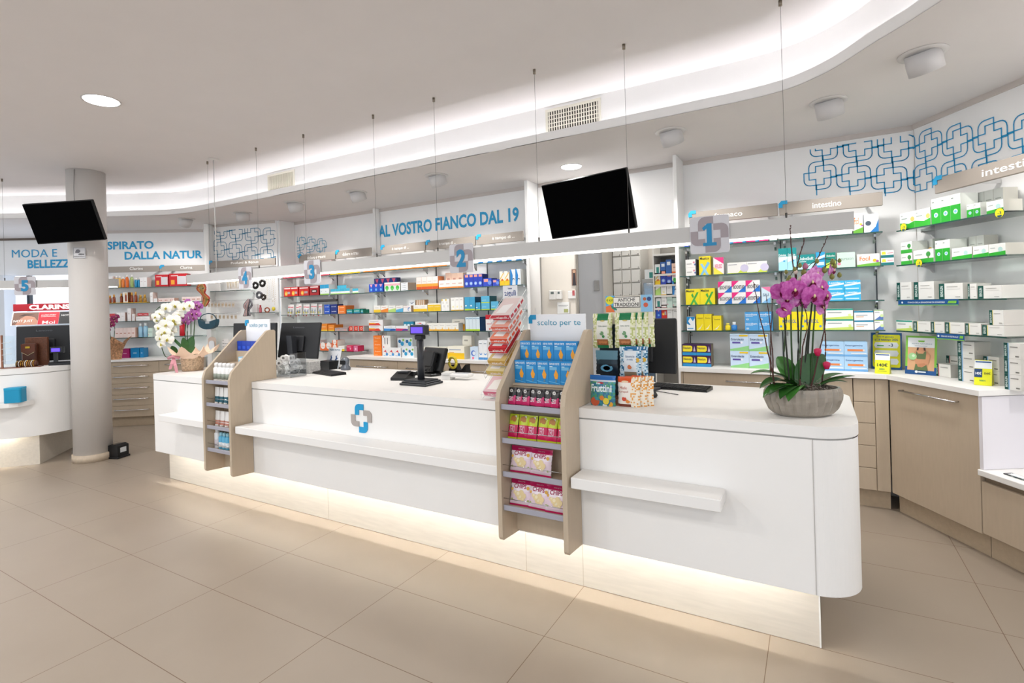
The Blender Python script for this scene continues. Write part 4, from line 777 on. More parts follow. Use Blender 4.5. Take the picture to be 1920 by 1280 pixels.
 'rdsp': ('#c21420', '#a3101b', [('r', .45, .15, .95, .8, '#d3ced2'), ('r', .1, .15, .3, .5, '#f0a52b'), ('r', .1, .8, .5, .86, '#f0c9c9')]),
 'ambx': ('#e6e0d4', '#8a4c1c', [('r', .4, .15, .8, .75, '#8f3418'), ('r', .45, .75, .75, .9, '#d8a04c')]),
}
ORD = ['leftmost', 'second', 'third', 'fourth', 'fifth', 'sixth', 'seventh', 'eighth', 'ninth', 'tenth']
def carton(w, h, d, st):
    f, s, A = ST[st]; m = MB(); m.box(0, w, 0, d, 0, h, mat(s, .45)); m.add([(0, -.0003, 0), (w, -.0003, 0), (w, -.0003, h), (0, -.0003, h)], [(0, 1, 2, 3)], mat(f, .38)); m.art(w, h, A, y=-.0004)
    m.box(w*.04, w*.96, d*.04, d*.96, h, h+.0006, mat(f, .4)); return m
BAY = {  # product plane, shelf heights, how the label names the place
 'C': (((0, 4.545), 0), [1.919, 1.681, 1.441, 1.229, .985], 'behind sign 3'), 'D': (((0, 4.545), 0), [1.922, 1.684, 1.444, 1.232, WT], 'behind sign 2'),
 'E': (((0, 4.555), 0), SZ+[WT], 'behind sign 1'), 'F': (((0, 4.555), 0), [z+.004 for z in SZ]+[WT], 'behind orchid'), 'G': ((rwp(0, .235), -57.5), SZ+[WT], 'on right wall'),
 'A': (((P1[0][0]-.02*.566, P1[0][1]+.02*.824), 34.5), ZL+[.905], 'on left wall')}
SN = ['top shelf', 'second shelf', 'third shelf', 'fourth shelf', 'worktop']
def row(bay, i, x0, x1, yt, st, n, k, desc, d=.11, dy=0, name='medicine_box', cat='box', depth=1, up=0, hh=None):
    pl, zs, place = BAY[bay]; z = zs[i]; ang = pl[1]; nn = Vector((-sin(R(ang)), cos(R(ang))))
    if dy: pl = ((pl[0][0]+nn.x*dy, pl[0][1]+nn.y*dy), ang)
    a, b = onz(x0, z, pl), onz(x1, z, pl); H = hh or (at(x0, yt, pl=pl).z-z-up); w = (b-a).length/n; h = H/k
    if h < .012: print('LOW', desc, h); h = .02
    sn = 'lowest shelf' if bay == 'C' and i == 4 else SN[i]
    first = None; rn = {1: [''], 2: ['lower ', 'upper '], 3: ['bottom ', 'middle ', 'top ']}.get(k) or ['lowest ', 'second level ', 'third level ', 'top ', 'highest ']
    for dd in range(depth):
        for kk in range(k):
            for q in range(n):
                o = first or carton(w-.0015, h-.0008, d, st).build(name)
                if first: o = first.copy(); S.collection.objects.link(o)
                first = first or o
                p = a+Vector((cos(R(ang)), sin(R(ang)), 0))*(w*q+.0007)+Vector((nn.x, nn.y, 0))*dd*(d+.002)
                o.location = (p.x, p.y, z+.0008+up+kk*h); o.rotation_euler = (0, 0, R(ang))
                wh = (ORD[q]+' ' if n > 1 else '')+rn[kk]
                if n > 1 and q == n-1 and n > 2: wh = 'rightmost '+rn[kk]
                if n == 2: wh = ('left ', 'right ')[q]+rn[kk]
                lb = wh+desc+(', back row' if dd else '')+', '+('on worktop ' if i == 4 and bay != 'C' else sn+' ')+place
                tag(o, lb, cat, desc+' group on '+sn+' '+place if n*k*depth > 1 else None)
r = row
# bay behind sign 1
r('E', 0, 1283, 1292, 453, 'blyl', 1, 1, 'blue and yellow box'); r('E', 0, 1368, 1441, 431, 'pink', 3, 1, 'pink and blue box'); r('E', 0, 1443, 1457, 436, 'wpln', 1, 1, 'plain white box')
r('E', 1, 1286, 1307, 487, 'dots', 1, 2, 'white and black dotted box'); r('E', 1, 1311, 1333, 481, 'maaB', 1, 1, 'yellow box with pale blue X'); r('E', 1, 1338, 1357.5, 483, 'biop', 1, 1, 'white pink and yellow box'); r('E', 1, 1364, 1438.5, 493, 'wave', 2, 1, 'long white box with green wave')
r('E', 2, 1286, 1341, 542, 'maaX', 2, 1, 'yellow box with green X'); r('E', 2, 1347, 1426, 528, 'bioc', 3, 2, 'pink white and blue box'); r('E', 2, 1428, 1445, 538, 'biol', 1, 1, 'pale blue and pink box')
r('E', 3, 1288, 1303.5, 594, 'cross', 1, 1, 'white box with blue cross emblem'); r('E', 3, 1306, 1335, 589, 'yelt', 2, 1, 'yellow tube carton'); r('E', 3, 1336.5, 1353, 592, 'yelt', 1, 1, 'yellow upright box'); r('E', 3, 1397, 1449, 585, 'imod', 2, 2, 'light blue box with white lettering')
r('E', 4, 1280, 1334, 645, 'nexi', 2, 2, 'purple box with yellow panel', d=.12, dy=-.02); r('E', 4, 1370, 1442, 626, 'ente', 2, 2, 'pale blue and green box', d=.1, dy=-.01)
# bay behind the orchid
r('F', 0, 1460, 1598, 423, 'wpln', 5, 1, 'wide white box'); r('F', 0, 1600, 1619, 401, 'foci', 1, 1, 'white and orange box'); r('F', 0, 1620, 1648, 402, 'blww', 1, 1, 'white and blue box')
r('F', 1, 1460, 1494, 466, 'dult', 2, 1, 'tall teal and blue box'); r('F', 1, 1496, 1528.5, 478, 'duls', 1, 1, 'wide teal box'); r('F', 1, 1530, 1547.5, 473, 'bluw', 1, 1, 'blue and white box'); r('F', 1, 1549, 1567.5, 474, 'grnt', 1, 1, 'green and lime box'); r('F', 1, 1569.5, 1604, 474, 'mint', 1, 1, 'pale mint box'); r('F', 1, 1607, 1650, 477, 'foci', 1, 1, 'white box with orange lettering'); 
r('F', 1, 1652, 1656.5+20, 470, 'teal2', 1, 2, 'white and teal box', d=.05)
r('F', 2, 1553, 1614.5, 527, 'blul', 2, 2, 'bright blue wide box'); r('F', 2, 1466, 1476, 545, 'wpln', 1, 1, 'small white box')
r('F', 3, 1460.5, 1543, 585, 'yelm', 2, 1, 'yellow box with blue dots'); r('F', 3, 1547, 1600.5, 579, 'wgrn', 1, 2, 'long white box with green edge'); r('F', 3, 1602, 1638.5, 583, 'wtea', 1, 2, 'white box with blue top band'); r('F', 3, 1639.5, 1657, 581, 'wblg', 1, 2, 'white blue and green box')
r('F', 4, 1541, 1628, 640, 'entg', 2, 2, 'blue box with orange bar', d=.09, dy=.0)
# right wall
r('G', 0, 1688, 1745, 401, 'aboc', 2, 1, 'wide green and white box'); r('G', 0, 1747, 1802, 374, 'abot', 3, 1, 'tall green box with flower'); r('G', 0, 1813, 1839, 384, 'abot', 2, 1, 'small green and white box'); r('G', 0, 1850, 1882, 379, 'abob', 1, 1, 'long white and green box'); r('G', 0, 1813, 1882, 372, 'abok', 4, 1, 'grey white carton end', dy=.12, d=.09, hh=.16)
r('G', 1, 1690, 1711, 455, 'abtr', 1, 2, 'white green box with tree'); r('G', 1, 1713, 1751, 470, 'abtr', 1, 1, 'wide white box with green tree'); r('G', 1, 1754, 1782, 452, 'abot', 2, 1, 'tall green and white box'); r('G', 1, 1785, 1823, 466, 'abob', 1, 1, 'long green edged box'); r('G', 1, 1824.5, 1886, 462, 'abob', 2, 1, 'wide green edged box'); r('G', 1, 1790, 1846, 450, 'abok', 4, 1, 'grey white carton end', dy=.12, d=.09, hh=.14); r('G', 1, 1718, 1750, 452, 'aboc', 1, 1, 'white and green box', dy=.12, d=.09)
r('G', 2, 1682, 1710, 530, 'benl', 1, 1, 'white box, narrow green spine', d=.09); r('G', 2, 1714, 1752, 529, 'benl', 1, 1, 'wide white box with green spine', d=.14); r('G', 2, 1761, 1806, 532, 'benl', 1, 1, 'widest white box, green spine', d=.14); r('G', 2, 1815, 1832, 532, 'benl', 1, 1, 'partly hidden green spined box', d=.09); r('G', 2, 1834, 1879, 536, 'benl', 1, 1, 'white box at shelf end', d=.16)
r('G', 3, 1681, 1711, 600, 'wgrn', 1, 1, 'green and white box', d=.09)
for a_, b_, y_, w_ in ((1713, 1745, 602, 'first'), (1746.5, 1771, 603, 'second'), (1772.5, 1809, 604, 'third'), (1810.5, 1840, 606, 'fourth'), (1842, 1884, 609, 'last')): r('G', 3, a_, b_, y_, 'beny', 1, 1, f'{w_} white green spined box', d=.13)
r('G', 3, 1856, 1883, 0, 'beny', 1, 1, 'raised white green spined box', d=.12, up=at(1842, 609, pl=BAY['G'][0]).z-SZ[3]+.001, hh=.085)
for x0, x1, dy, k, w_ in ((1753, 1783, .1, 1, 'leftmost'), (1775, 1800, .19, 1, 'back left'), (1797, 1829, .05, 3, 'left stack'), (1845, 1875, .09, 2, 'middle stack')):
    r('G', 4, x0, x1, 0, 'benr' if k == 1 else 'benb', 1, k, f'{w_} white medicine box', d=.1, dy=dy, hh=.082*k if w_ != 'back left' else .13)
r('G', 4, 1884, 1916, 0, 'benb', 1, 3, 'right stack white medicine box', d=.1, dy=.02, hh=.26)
# middle bay, behind sign 2
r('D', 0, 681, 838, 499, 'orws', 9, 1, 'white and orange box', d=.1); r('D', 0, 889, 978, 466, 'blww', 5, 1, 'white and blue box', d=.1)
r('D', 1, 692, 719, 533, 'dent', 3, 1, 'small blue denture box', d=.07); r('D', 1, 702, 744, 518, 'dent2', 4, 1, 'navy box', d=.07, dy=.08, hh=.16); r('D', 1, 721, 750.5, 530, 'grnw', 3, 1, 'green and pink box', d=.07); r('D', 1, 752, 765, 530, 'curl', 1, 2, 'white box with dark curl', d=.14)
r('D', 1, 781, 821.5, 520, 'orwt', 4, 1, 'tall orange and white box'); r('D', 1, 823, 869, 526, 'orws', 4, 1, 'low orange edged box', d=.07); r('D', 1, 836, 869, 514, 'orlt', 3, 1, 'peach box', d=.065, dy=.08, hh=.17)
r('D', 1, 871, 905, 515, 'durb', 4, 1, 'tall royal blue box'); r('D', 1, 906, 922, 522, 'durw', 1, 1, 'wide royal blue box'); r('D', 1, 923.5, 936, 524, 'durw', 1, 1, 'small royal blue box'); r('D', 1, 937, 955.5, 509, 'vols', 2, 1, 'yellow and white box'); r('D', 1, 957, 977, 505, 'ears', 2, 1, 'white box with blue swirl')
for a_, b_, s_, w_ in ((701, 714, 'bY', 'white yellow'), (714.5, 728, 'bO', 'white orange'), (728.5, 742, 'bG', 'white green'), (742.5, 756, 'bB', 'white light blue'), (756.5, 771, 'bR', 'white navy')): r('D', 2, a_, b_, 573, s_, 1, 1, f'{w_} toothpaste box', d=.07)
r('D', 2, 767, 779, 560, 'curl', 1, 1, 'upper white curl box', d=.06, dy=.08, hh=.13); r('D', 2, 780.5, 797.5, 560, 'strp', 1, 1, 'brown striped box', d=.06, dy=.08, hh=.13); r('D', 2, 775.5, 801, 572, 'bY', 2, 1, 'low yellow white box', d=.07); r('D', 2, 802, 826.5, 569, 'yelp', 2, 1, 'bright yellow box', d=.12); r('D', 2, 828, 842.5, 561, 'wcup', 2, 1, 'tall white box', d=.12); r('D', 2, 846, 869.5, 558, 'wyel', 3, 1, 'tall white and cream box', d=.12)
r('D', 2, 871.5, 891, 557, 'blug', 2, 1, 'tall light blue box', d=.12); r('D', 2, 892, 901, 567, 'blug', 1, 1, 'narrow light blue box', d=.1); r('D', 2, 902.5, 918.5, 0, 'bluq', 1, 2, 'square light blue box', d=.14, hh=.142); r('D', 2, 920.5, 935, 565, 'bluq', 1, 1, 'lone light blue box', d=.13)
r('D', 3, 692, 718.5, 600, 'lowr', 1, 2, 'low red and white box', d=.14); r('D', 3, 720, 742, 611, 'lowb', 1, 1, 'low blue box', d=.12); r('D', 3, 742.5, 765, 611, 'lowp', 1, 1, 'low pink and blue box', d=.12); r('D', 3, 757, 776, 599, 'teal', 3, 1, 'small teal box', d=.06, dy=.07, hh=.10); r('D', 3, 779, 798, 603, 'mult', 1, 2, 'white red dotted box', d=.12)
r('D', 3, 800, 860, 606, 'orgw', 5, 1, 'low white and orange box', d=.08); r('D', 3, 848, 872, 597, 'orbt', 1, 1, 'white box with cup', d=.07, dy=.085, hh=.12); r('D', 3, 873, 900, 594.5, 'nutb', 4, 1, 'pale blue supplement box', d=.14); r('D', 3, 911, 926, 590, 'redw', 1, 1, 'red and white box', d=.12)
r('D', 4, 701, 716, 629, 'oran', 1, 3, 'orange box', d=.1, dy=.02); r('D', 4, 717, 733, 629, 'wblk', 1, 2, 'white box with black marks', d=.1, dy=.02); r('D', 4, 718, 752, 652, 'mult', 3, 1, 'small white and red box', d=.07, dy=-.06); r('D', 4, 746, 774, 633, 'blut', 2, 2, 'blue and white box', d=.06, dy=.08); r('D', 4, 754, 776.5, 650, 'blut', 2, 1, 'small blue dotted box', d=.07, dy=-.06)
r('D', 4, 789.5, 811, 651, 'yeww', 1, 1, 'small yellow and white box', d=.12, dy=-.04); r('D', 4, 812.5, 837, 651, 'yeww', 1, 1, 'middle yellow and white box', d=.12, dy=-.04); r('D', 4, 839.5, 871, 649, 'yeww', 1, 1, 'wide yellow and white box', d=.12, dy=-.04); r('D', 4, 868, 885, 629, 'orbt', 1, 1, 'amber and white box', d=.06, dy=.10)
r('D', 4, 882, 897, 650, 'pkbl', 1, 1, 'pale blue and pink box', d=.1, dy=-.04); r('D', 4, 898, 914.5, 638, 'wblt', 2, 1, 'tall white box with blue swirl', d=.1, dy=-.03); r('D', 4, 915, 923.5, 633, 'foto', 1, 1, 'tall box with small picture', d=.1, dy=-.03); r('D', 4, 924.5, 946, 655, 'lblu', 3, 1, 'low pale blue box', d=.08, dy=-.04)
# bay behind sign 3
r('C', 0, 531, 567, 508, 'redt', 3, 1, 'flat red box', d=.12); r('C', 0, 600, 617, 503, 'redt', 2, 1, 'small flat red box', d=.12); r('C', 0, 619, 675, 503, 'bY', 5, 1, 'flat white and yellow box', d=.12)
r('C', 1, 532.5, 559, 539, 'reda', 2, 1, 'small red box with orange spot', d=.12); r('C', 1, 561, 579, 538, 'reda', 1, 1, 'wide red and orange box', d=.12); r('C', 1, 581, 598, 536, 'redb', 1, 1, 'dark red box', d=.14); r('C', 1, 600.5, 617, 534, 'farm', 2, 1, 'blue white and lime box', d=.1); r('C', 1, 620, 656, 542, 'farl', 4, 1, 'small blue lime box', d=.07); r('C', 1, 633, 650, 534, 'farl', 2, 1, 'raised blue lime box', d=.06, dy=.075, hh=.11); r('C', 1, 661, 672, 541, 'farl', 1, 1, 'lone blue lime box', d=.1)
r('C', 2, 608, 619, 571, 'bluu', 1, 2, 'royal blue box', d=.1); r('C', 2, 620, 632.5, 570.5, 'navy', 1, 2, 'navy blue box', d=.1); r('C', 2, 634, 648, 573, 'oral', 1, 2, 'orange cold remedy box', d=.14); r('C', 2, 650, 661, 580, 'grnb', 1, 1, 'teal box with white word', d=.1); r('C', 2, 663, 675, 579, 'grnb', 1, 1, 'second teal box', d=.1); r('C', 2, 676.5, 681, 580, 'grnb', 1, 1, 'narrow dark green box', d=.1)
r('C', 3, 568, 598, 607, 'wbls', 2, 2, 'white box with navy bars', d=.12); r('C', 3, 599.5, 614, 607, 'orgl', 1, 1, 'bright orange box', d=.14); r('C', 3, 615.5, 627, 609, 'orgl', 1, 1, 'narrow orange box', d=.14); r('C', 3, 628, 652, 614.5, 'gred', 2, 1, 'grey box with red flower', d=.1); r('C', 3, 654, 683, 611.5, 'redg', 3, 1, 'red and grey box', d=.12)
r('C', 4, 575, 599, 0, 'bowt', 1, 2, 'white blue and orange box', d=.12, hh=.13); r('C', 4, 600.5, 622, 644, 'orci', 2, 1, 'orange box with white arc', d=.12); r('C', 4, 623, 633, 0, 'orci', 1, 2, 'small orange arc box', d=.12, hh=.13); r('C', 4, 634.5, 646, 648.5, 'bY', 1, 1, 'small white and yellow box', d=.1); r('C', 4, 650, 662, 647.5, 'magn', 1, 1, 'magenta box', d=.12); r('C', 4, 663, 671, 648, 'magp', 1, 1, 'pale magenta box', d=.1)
# left wall of cosmetics
def cos(bay, i, x0, x1, yt, st, n, k, desc, **kw): row(bay, i, x0, x1, yt, st, n, k, desc, name='cosmetic_box', **kw)
from math import cos as _c
r2 = lambda *a, **k: row(*a, name='cosmetic_box', **k)
cos = _c
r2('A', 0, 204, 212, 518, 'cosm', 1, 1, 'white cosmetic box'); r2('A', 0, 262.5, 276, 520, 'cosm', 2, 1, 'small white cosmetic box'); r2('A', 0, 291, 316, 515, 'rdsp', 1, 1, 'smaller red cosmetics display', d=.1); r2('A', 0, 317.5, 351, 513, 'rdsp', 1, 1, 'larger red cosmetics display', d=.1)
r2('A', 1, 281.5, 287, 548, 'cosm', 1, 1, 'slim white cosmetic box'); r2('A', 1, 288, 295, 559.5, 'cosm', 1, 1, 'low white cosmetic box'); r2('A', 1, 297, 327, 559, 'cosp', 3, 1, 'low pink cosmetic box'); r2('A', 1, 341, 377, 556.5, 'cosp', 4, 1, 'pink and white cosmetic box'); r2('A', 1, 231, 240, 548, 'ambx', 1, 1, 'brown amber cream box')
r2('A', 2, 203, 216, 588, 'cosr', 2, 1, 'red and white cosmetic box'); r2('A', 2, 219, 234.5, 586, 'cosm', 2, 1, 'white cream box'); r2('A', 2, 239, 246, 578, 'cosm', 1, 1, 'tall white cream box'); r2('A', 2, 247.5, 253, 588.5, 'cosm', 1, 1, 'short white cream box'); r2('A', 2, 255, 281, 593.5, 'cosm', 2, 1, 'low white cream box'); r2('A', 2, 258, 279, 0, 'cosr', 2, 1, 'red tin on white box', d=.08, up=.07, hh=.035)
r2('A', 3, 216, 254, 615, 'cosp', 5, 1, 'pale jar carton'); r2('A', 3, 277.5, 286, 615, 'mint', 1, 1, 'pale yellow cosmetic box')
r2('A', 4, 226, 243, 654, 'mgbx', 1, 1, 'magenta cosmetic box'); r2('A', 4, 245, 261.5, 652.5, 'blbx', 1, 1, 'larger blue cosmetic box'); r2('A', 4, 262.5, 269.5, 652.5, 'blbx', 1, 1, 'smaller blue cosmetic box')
# bottles: body and cap
def bottle(bay, i, x, yt, wpx, body, cap, label, capf=.2, name='lotion_bottle', cat='bottle', up=0, sq=1, hh=None, round_=False, base=None):
    pl, zs, place = BAY[bay]; z = zs[i]; a, b = onz(x-wpx/2, z, pl), onz(x+wpx/2, z, pl); rr = (b-a).length/2; H = hh or at(x, yt, pl=pl).z-z-up; p = (a+b)/2
    nn = Vector((-sin(R(pl[1])), cos(R(pl[1])))); t = thing(name, (p.x+nn.x*(rr*sq+.01), p.y+nn.y*(rr*sq+.01), z+.001+up), label+', '+SN[i]+' '+place, cat, R(pl[1]))
    hb = H*(1-capf); m = MB(); m.lathe([(rr*.9, 0), (rr, .004), (rr, hb*.88), (rr*.6, hb), (rr*.55, hb+.001)], mat(body, .2, coat=.3), 18, sy=sq); m.build('bottle_body', t)
    m = MB(); m.lathe([(rr*.62, hb), (rr*.62, H-.002), (rr*.55, H)], mat(cap, .3), 16, sy=sq); m.build('cap', t)
    if base: m = MB(); m.lathe([(rr*1.01, hb*.15), (rr*1.01, hb*.55)], mat(base, .4), 18, sy=sq); m.build('wrap_label', t)
    return t
for x, y, c_, w_ in ((216, 517, '#e4c27a', 'pale amber'), (222, 517, '#dfb460', 'golden'), (228.5, 519, '#e07b2e', 'orange'), (236, 515, '#df6a26', 'deep orange'), (245, 515, '#9fb36a', 'green'), (253, 521, '#1f87b4', 'blue'), (259, 521, '#2394c4', 'bright blue')): bottle('A', 0, x, y, 5.6, c_, '#f2efec', f'{w_} lotion bottle with white cap', .18, base='#f0e6d8' if 'amber' in w_ else None)
for x, y, w_ in ((204, 554, 'leftmost'), (211.5, 552, 'second'), (225.5, 550, 'third'), (245, 548, 'fourth'), (252.5, 547, 'fifth')): bottle('A', 1, x, y, 5.2, '#8a3c18', '#d9a04a', f'{w_} small amber bottle with gold cap', .3, up=.008)
for x, y, w_ in ((261, 553, 'left'), (269, 552, 'right')): bottle('A', 1, x, y, 6.2, '#9c7428', '#c79a3e', f'{w_} gold cream jar', .4, name='cream_jar', cat='jar', up=.008)
for x, y, w_ in ((261, 606, 'left'), (270.5, 605, 'right')): bottle('A', 3, x, y, 8, '#9fcbe4', '#eef2f4', f'{w_} pale blue lotion bottle', .22)
bottle('A', 3, 339, 604, 10, '#c9202c', '#c9202c', 'red tall jar behind the bouquet', .1)
a, b = onz(201, ZL[1], P1), onz(276, ZL[1], P1); m = MB(); m.rbox(0, (b-a).length, .003, .16, .0012, .0085, mat('#e8b21e', .35), .002); tag(m.build('display_tray', loc=(a.x, a.y, ZL[1]), rz=R(34.5)), 'yellow tray under the amber bottles on left wall', 'tray')
bottle('E', 3, 1364, 606, 10, '#f0d724', '#f4e66a', 'small yellow jar', .3, name='pill_jar', cat='jar'); bottle('E', 3, 1376, 604, 11, '#2f7cc6', '#eef1f3', 'small white and blue jar', .35, name='pill_jar', cat='jar')
# blister cards hanging on hooks, left of the blue boxes
HP = ((0, 4.60), 0)
t0 = None
for q in range(9):
    xs = [541, 548, 556, 563, 570, 577, 584, 591, 598][q]; x = onz(xs, 1.52, HP).x
    if t0 is None:
        t0 = thing('blister_card', (0, 0, 0), None, 'blister pack'); m = MB(); m.rbox(0, .066, 0, .003, -.152, 0, '#ece8e4', .001)
        m.art(.066, .152, [('r', .06, .72, .94, .80, '#d9757f'), ('r', .3, .30, .7, .62, '#dfe3ec'), ('c', .2, .30, .2, '#ecd529'), ('r', .0, .0, .35, .12, '#cf2e2e'), ('r', .4, .4, .6, .46, '#3a4a9a')], z=-.152, y=-.0003); m.build('card', t0)
        m = MB(); m.box(.02, .05, -.012, -.001, -.115, -.06, CLEAR); m.build('blister', t0); o = t0
    else: o = copytree(t0)
    o.location = (x, 4.595-.018*(q % 2), 1.578-.004*(q % 3)); o.rotation_euler = (R(-4), 0, R(-6+3*(q % 3)))
    tag(o, f'{ORD[q]} white blister card hanging from the hook rail behind sign 3', 'blister pack', 'blister cards on the hook rail')
m = MB(); xa, xb = onz(560, 1.6, HP).x, onz(628, 1.6, HP).x; m.tube([(onz(541, 1.6, HP).x, 4.63, 1.595), (xb, 4.63, 1.60)], .005, DGR); m.box(xa, xb, 4.62, 4.64, 1.602, 1.625, mat('#55504a', .4)); tag(m.build('hook_rail'), 'dark hook rail carrying white blister cards', 'rail')
# round yellow price tags on the right wall shelves, blue promotion strips
for x, y, i, w_ in ((1694, 426, 0, 'left one on top shelf of right wall'), (1874, 399, 0, 'right one on top shelf of right wall'), (1723, 493, 1, 'only one on second shelf of right wall')):
    pl = (rwp(0, .262), -57.5); p = at(x, y, pl=pl); rr = {1694: .028, 1874: .028, 1723: .027}[x]
    t = thing('price_tag', tuple(p), 'round yellow price tag, '+w_, 'price tag', R(-57.5), 'round yellow price tags'); m = MB(); m.yprism([(rr*cos(q*pi/14), rr*sin(q*pi/14)) for q in range(28)], 0, .0008, '#2c4a52'); m.add([(rr*.92*cos(q*pi/14), -.0004, rr*.92*sin(q*pi/14)) for q in range(28)], [tuple(range(28))], '#ecdf1e'); m.text('-3', -.011, -.008, .011, .008, -.0008, '#2c4a52', .02); m.add([(rr*.5*cos(q*pi/8+pi), -.0009, -rr*.45+rr*.45*sin(q*pi/8+pi)) for q in range(9)], [tuple(range(9))], '#1c4f63'); m.build('tag_disc', t)
for i, x0, x1, s_ in ((2, 1684, 1797, 'STANCO DELLA SENSAZIONE DI GONFIORE?'), (3, 1756, 1808, 'DISAGIO INTESTINALE?')):
    pl = (rwp(0, .254), -57.5); a, b = onz(x0, SZ[i]-.02, pl), onz(x1, SZ[i]-.02, pl); L = (b-a).length
    t = thing('promotion_strip', (a.x, a.y, SZ[i]-.038), f'blue promotion strip under the {ON[i]} right wall shelf', 'sign', R(-57.5)); m = MB(); m.rbox(0, L, 0, .002, 0, .036, '#13508f', .0006); m.art(L, .036, [('r', 0, 0, 1, .14, '#7cc043'), ('t', s_, .18, .42, .8, .68, '#f0f4f8'), ('c', .08, .55, .2, '#e9f0f6'), ('p', [(.84, .35), (.97, .35), (.98, .8), (.86, .8)], '#7cc043')], y=-.0003); m.build('strip', t)
# figurine and bottle tops standing on the rails
for x, yt, nm, lb, prof in ((623, 476, 'white_figurine', 'small white figurine vase above sign three', [(.03, 0), (.022, .03), (.028, .09), (.03, .1)]), (795, 461, 'glass_bottle', 'white flask with brown stopper above the long beam', [(.045, 0), (.04, .03), (.014, .08), (.014, .1)])):
    p = onz(x, 2.1, ((0, 4.64), 0)); t = thing(nm, (p.x, 4.66, SZ[0]+.0), lb, 'ornament'); m = MB(); m.lathe([(r_, z*2.3) for r_, z in prof], mat('#eae6e0', .35), 20); m.build('body', t)
    if nm == 'glass_bottle': m = MB(); m.lathe([(.012, .231), (.014, .25)], '#8a5a3a', 12); m.build('stopper', t)
# ================================================================ goods in the display stands
def pouch(w, h, d, colf, back, nx=12, nz=16, seal=.08):
    m = MB(); v = []; f = []
    def srf(u, q):
        a = max(0, 1-abs(2*u-1)**3.2); b = 0 if q < seal or q > 1-seal else sin(pi*(q-seal)/(1-2*seal))**.55; return d/2*a**.7*b*(1+.12*sin(9*u+4*q)*cos(7*q-3*u))
    for sgn in (-1, 1):
        V = []
        for j in range(nz+1):
            for i in range(nx+1):
                u, q = i/nx, j/nz; pinch = 1-.05*sin(pi*q)**2
                V.append(((u-.5)*w*pinch+.0012*sin(40*q)*(1 if i in (0, nx) else 0), sgn*srf(u, q)-(.0004 if sgn < 0 else 0), q*h))
        for j in range(nz):
            for i in range(nx):
                k = j*(nx+1)+i; c = (k, k+1, k+nx+2, k+nx+1) if sgn < 0 else (k+nx+1, k+nx+2, k+1, k)
                m.add([V[q_] for q_ in c], [(0, 1, 2, 3)], mat(colf((i+.5)/nx, (j+.5)/nz) if sgn < 0 else back, .3, coat=.15))
    m.srf = lambda x, z: -srf(x/w+.5, z/h)-.0006
    # weld
    ix = {}; nv = []; mp = []
    for p in m.v:
        k = tuple(round(c_, 6) for c_ in p)
        if k not in ix: ix[k] = len(nv); nv.append(p)
        mp.append(ix[k])
    m.v = nv; m.f = [tuple(mp[i] for i in q) for q in m.f]; m.s = [True]*len(m.f)
    return m
def pt(m, s, x0, z0, x1, z1, col, bold=.02): m.text(s, x0, z0, x1, z1, 0, mat(col, .4), bold, surf=m.srf)
def blob(m, cx, cz, r, col, n=12, rz=None):
    rz = rz or r; m.add([(cx+r*cos(2*pi*i/n), m.srf(cx, cz)-.0012, cz+rz*sin(2*pi*i/n)) for i in range(n)], [tuple(range(n))], mat(col, .4))
def instances(proto, spots, labels, group, first=True):
    for i, ((x, y, z, rx, rz), lb) in enumerate(zip(spots, labels)):
        o = proto if i == 0 else copytree(proto)
        o.location = (x, y, z); o.rotation_euler = (rx, 0, rz); tag(o, lb, None, group)
SX = -1.385
# chips bags
m = pouch(.122, .132, .036, lambda u, v: '#c2175b' if v > .84 or v < .06 else ('#efe3ea' if v > .55 else '#e9d3de'), '#b81455'); pt(m, 'CHIPS', -.036, .086, .032, .107, '#a3174f'); pt(m, 'PRIMA FETTA', -.02, .116, .02, .121, '#f3d9e4', 0)
for x, z, rr in ((-.012, .058, .015), (.008, .066, .014), (.022, .052, .014), (-.002, .044, .015), (.016, .038, .012), (-.026, .066, .010)): blob(m, x, z, rr, '#e6cf9b'); blob(m, x+.003, z+.003, rr*.55, '#f0e2bd')
blob(m, .042, .09, .009, '#d7a446'); blob(m, -.045, .08, .007, '#d7a446'); blob(m, -.045, .03, .005, '#9aa84e'); blob(m, .045, .03, .005, '#9aa84e')
cb = m.build('snack_bag'); cb['category'] = 'snack bag'
instances(cb, [(SX+.088, 2.385, .461, R(-14), .05), (SX+.195, 2.38, .461, R(-14), -.04), (SX+.295, 2.375, .461, R(-15), .03), (SX+.095, 2.385, .631, R(-13), .04), (SX+.21, 2.378, .631, R(-13), -.05)],
          ['pink and white CHIPS bag, left on the lowest rail', 'pink and white CHIPS bag, middle on the lowest rail', 'pink and white CHIPS bag, right on the lowest rail', 'pink and white CHIPS bag, left on the second lowest rail', 'pink and white CHIPS bag, right on the second lowest rail'], 'chips bags on the stand')
m = pouch(.055, .125, .018, lambda u, v: '#c5d62a' if v > .55 or v < .1 else '#d31f5a', '#c5d62a', 6, 14); blob(m, 0, .098, .018, '#b57b3c'); blob(m, .012, .112, .007, '#f0edd8'); pt(m, 'ZERO', -.016, .03, .014, .068, '#f1c9da')
yb = m.build('snack_bar'); yb['category'] = 'snack bar'
instances(yb, [(SX+.052+i*.0555, 2.382+.004*(i % 2), .801, R(-15), .05*((i*7) % 3-1)) for i in range(6)], [f'{["leftmost", "second", "third", "fourth", "fifth", "rightmost"][i]} yellow and pink snack bar on the stand' for i in range(6)], 'yellow and pink snack bars')
m = pouch(.046, .092, .016, lambda u, v: '#17151a' if v > .45+.25*(u-.5) or v < .06 else '#d5306f', '#1a181c', 6, 14); blob(m, -.004, .075, .009, '#d8d6d2'); blob(m, -.004, .075, .005, '#7a7876'); pt(m, 'ZERO', -.014, .024, .010, .046, '#f0e4ea')
bb = m.build('snack_bar'); bb['category'] = 'snack bar'
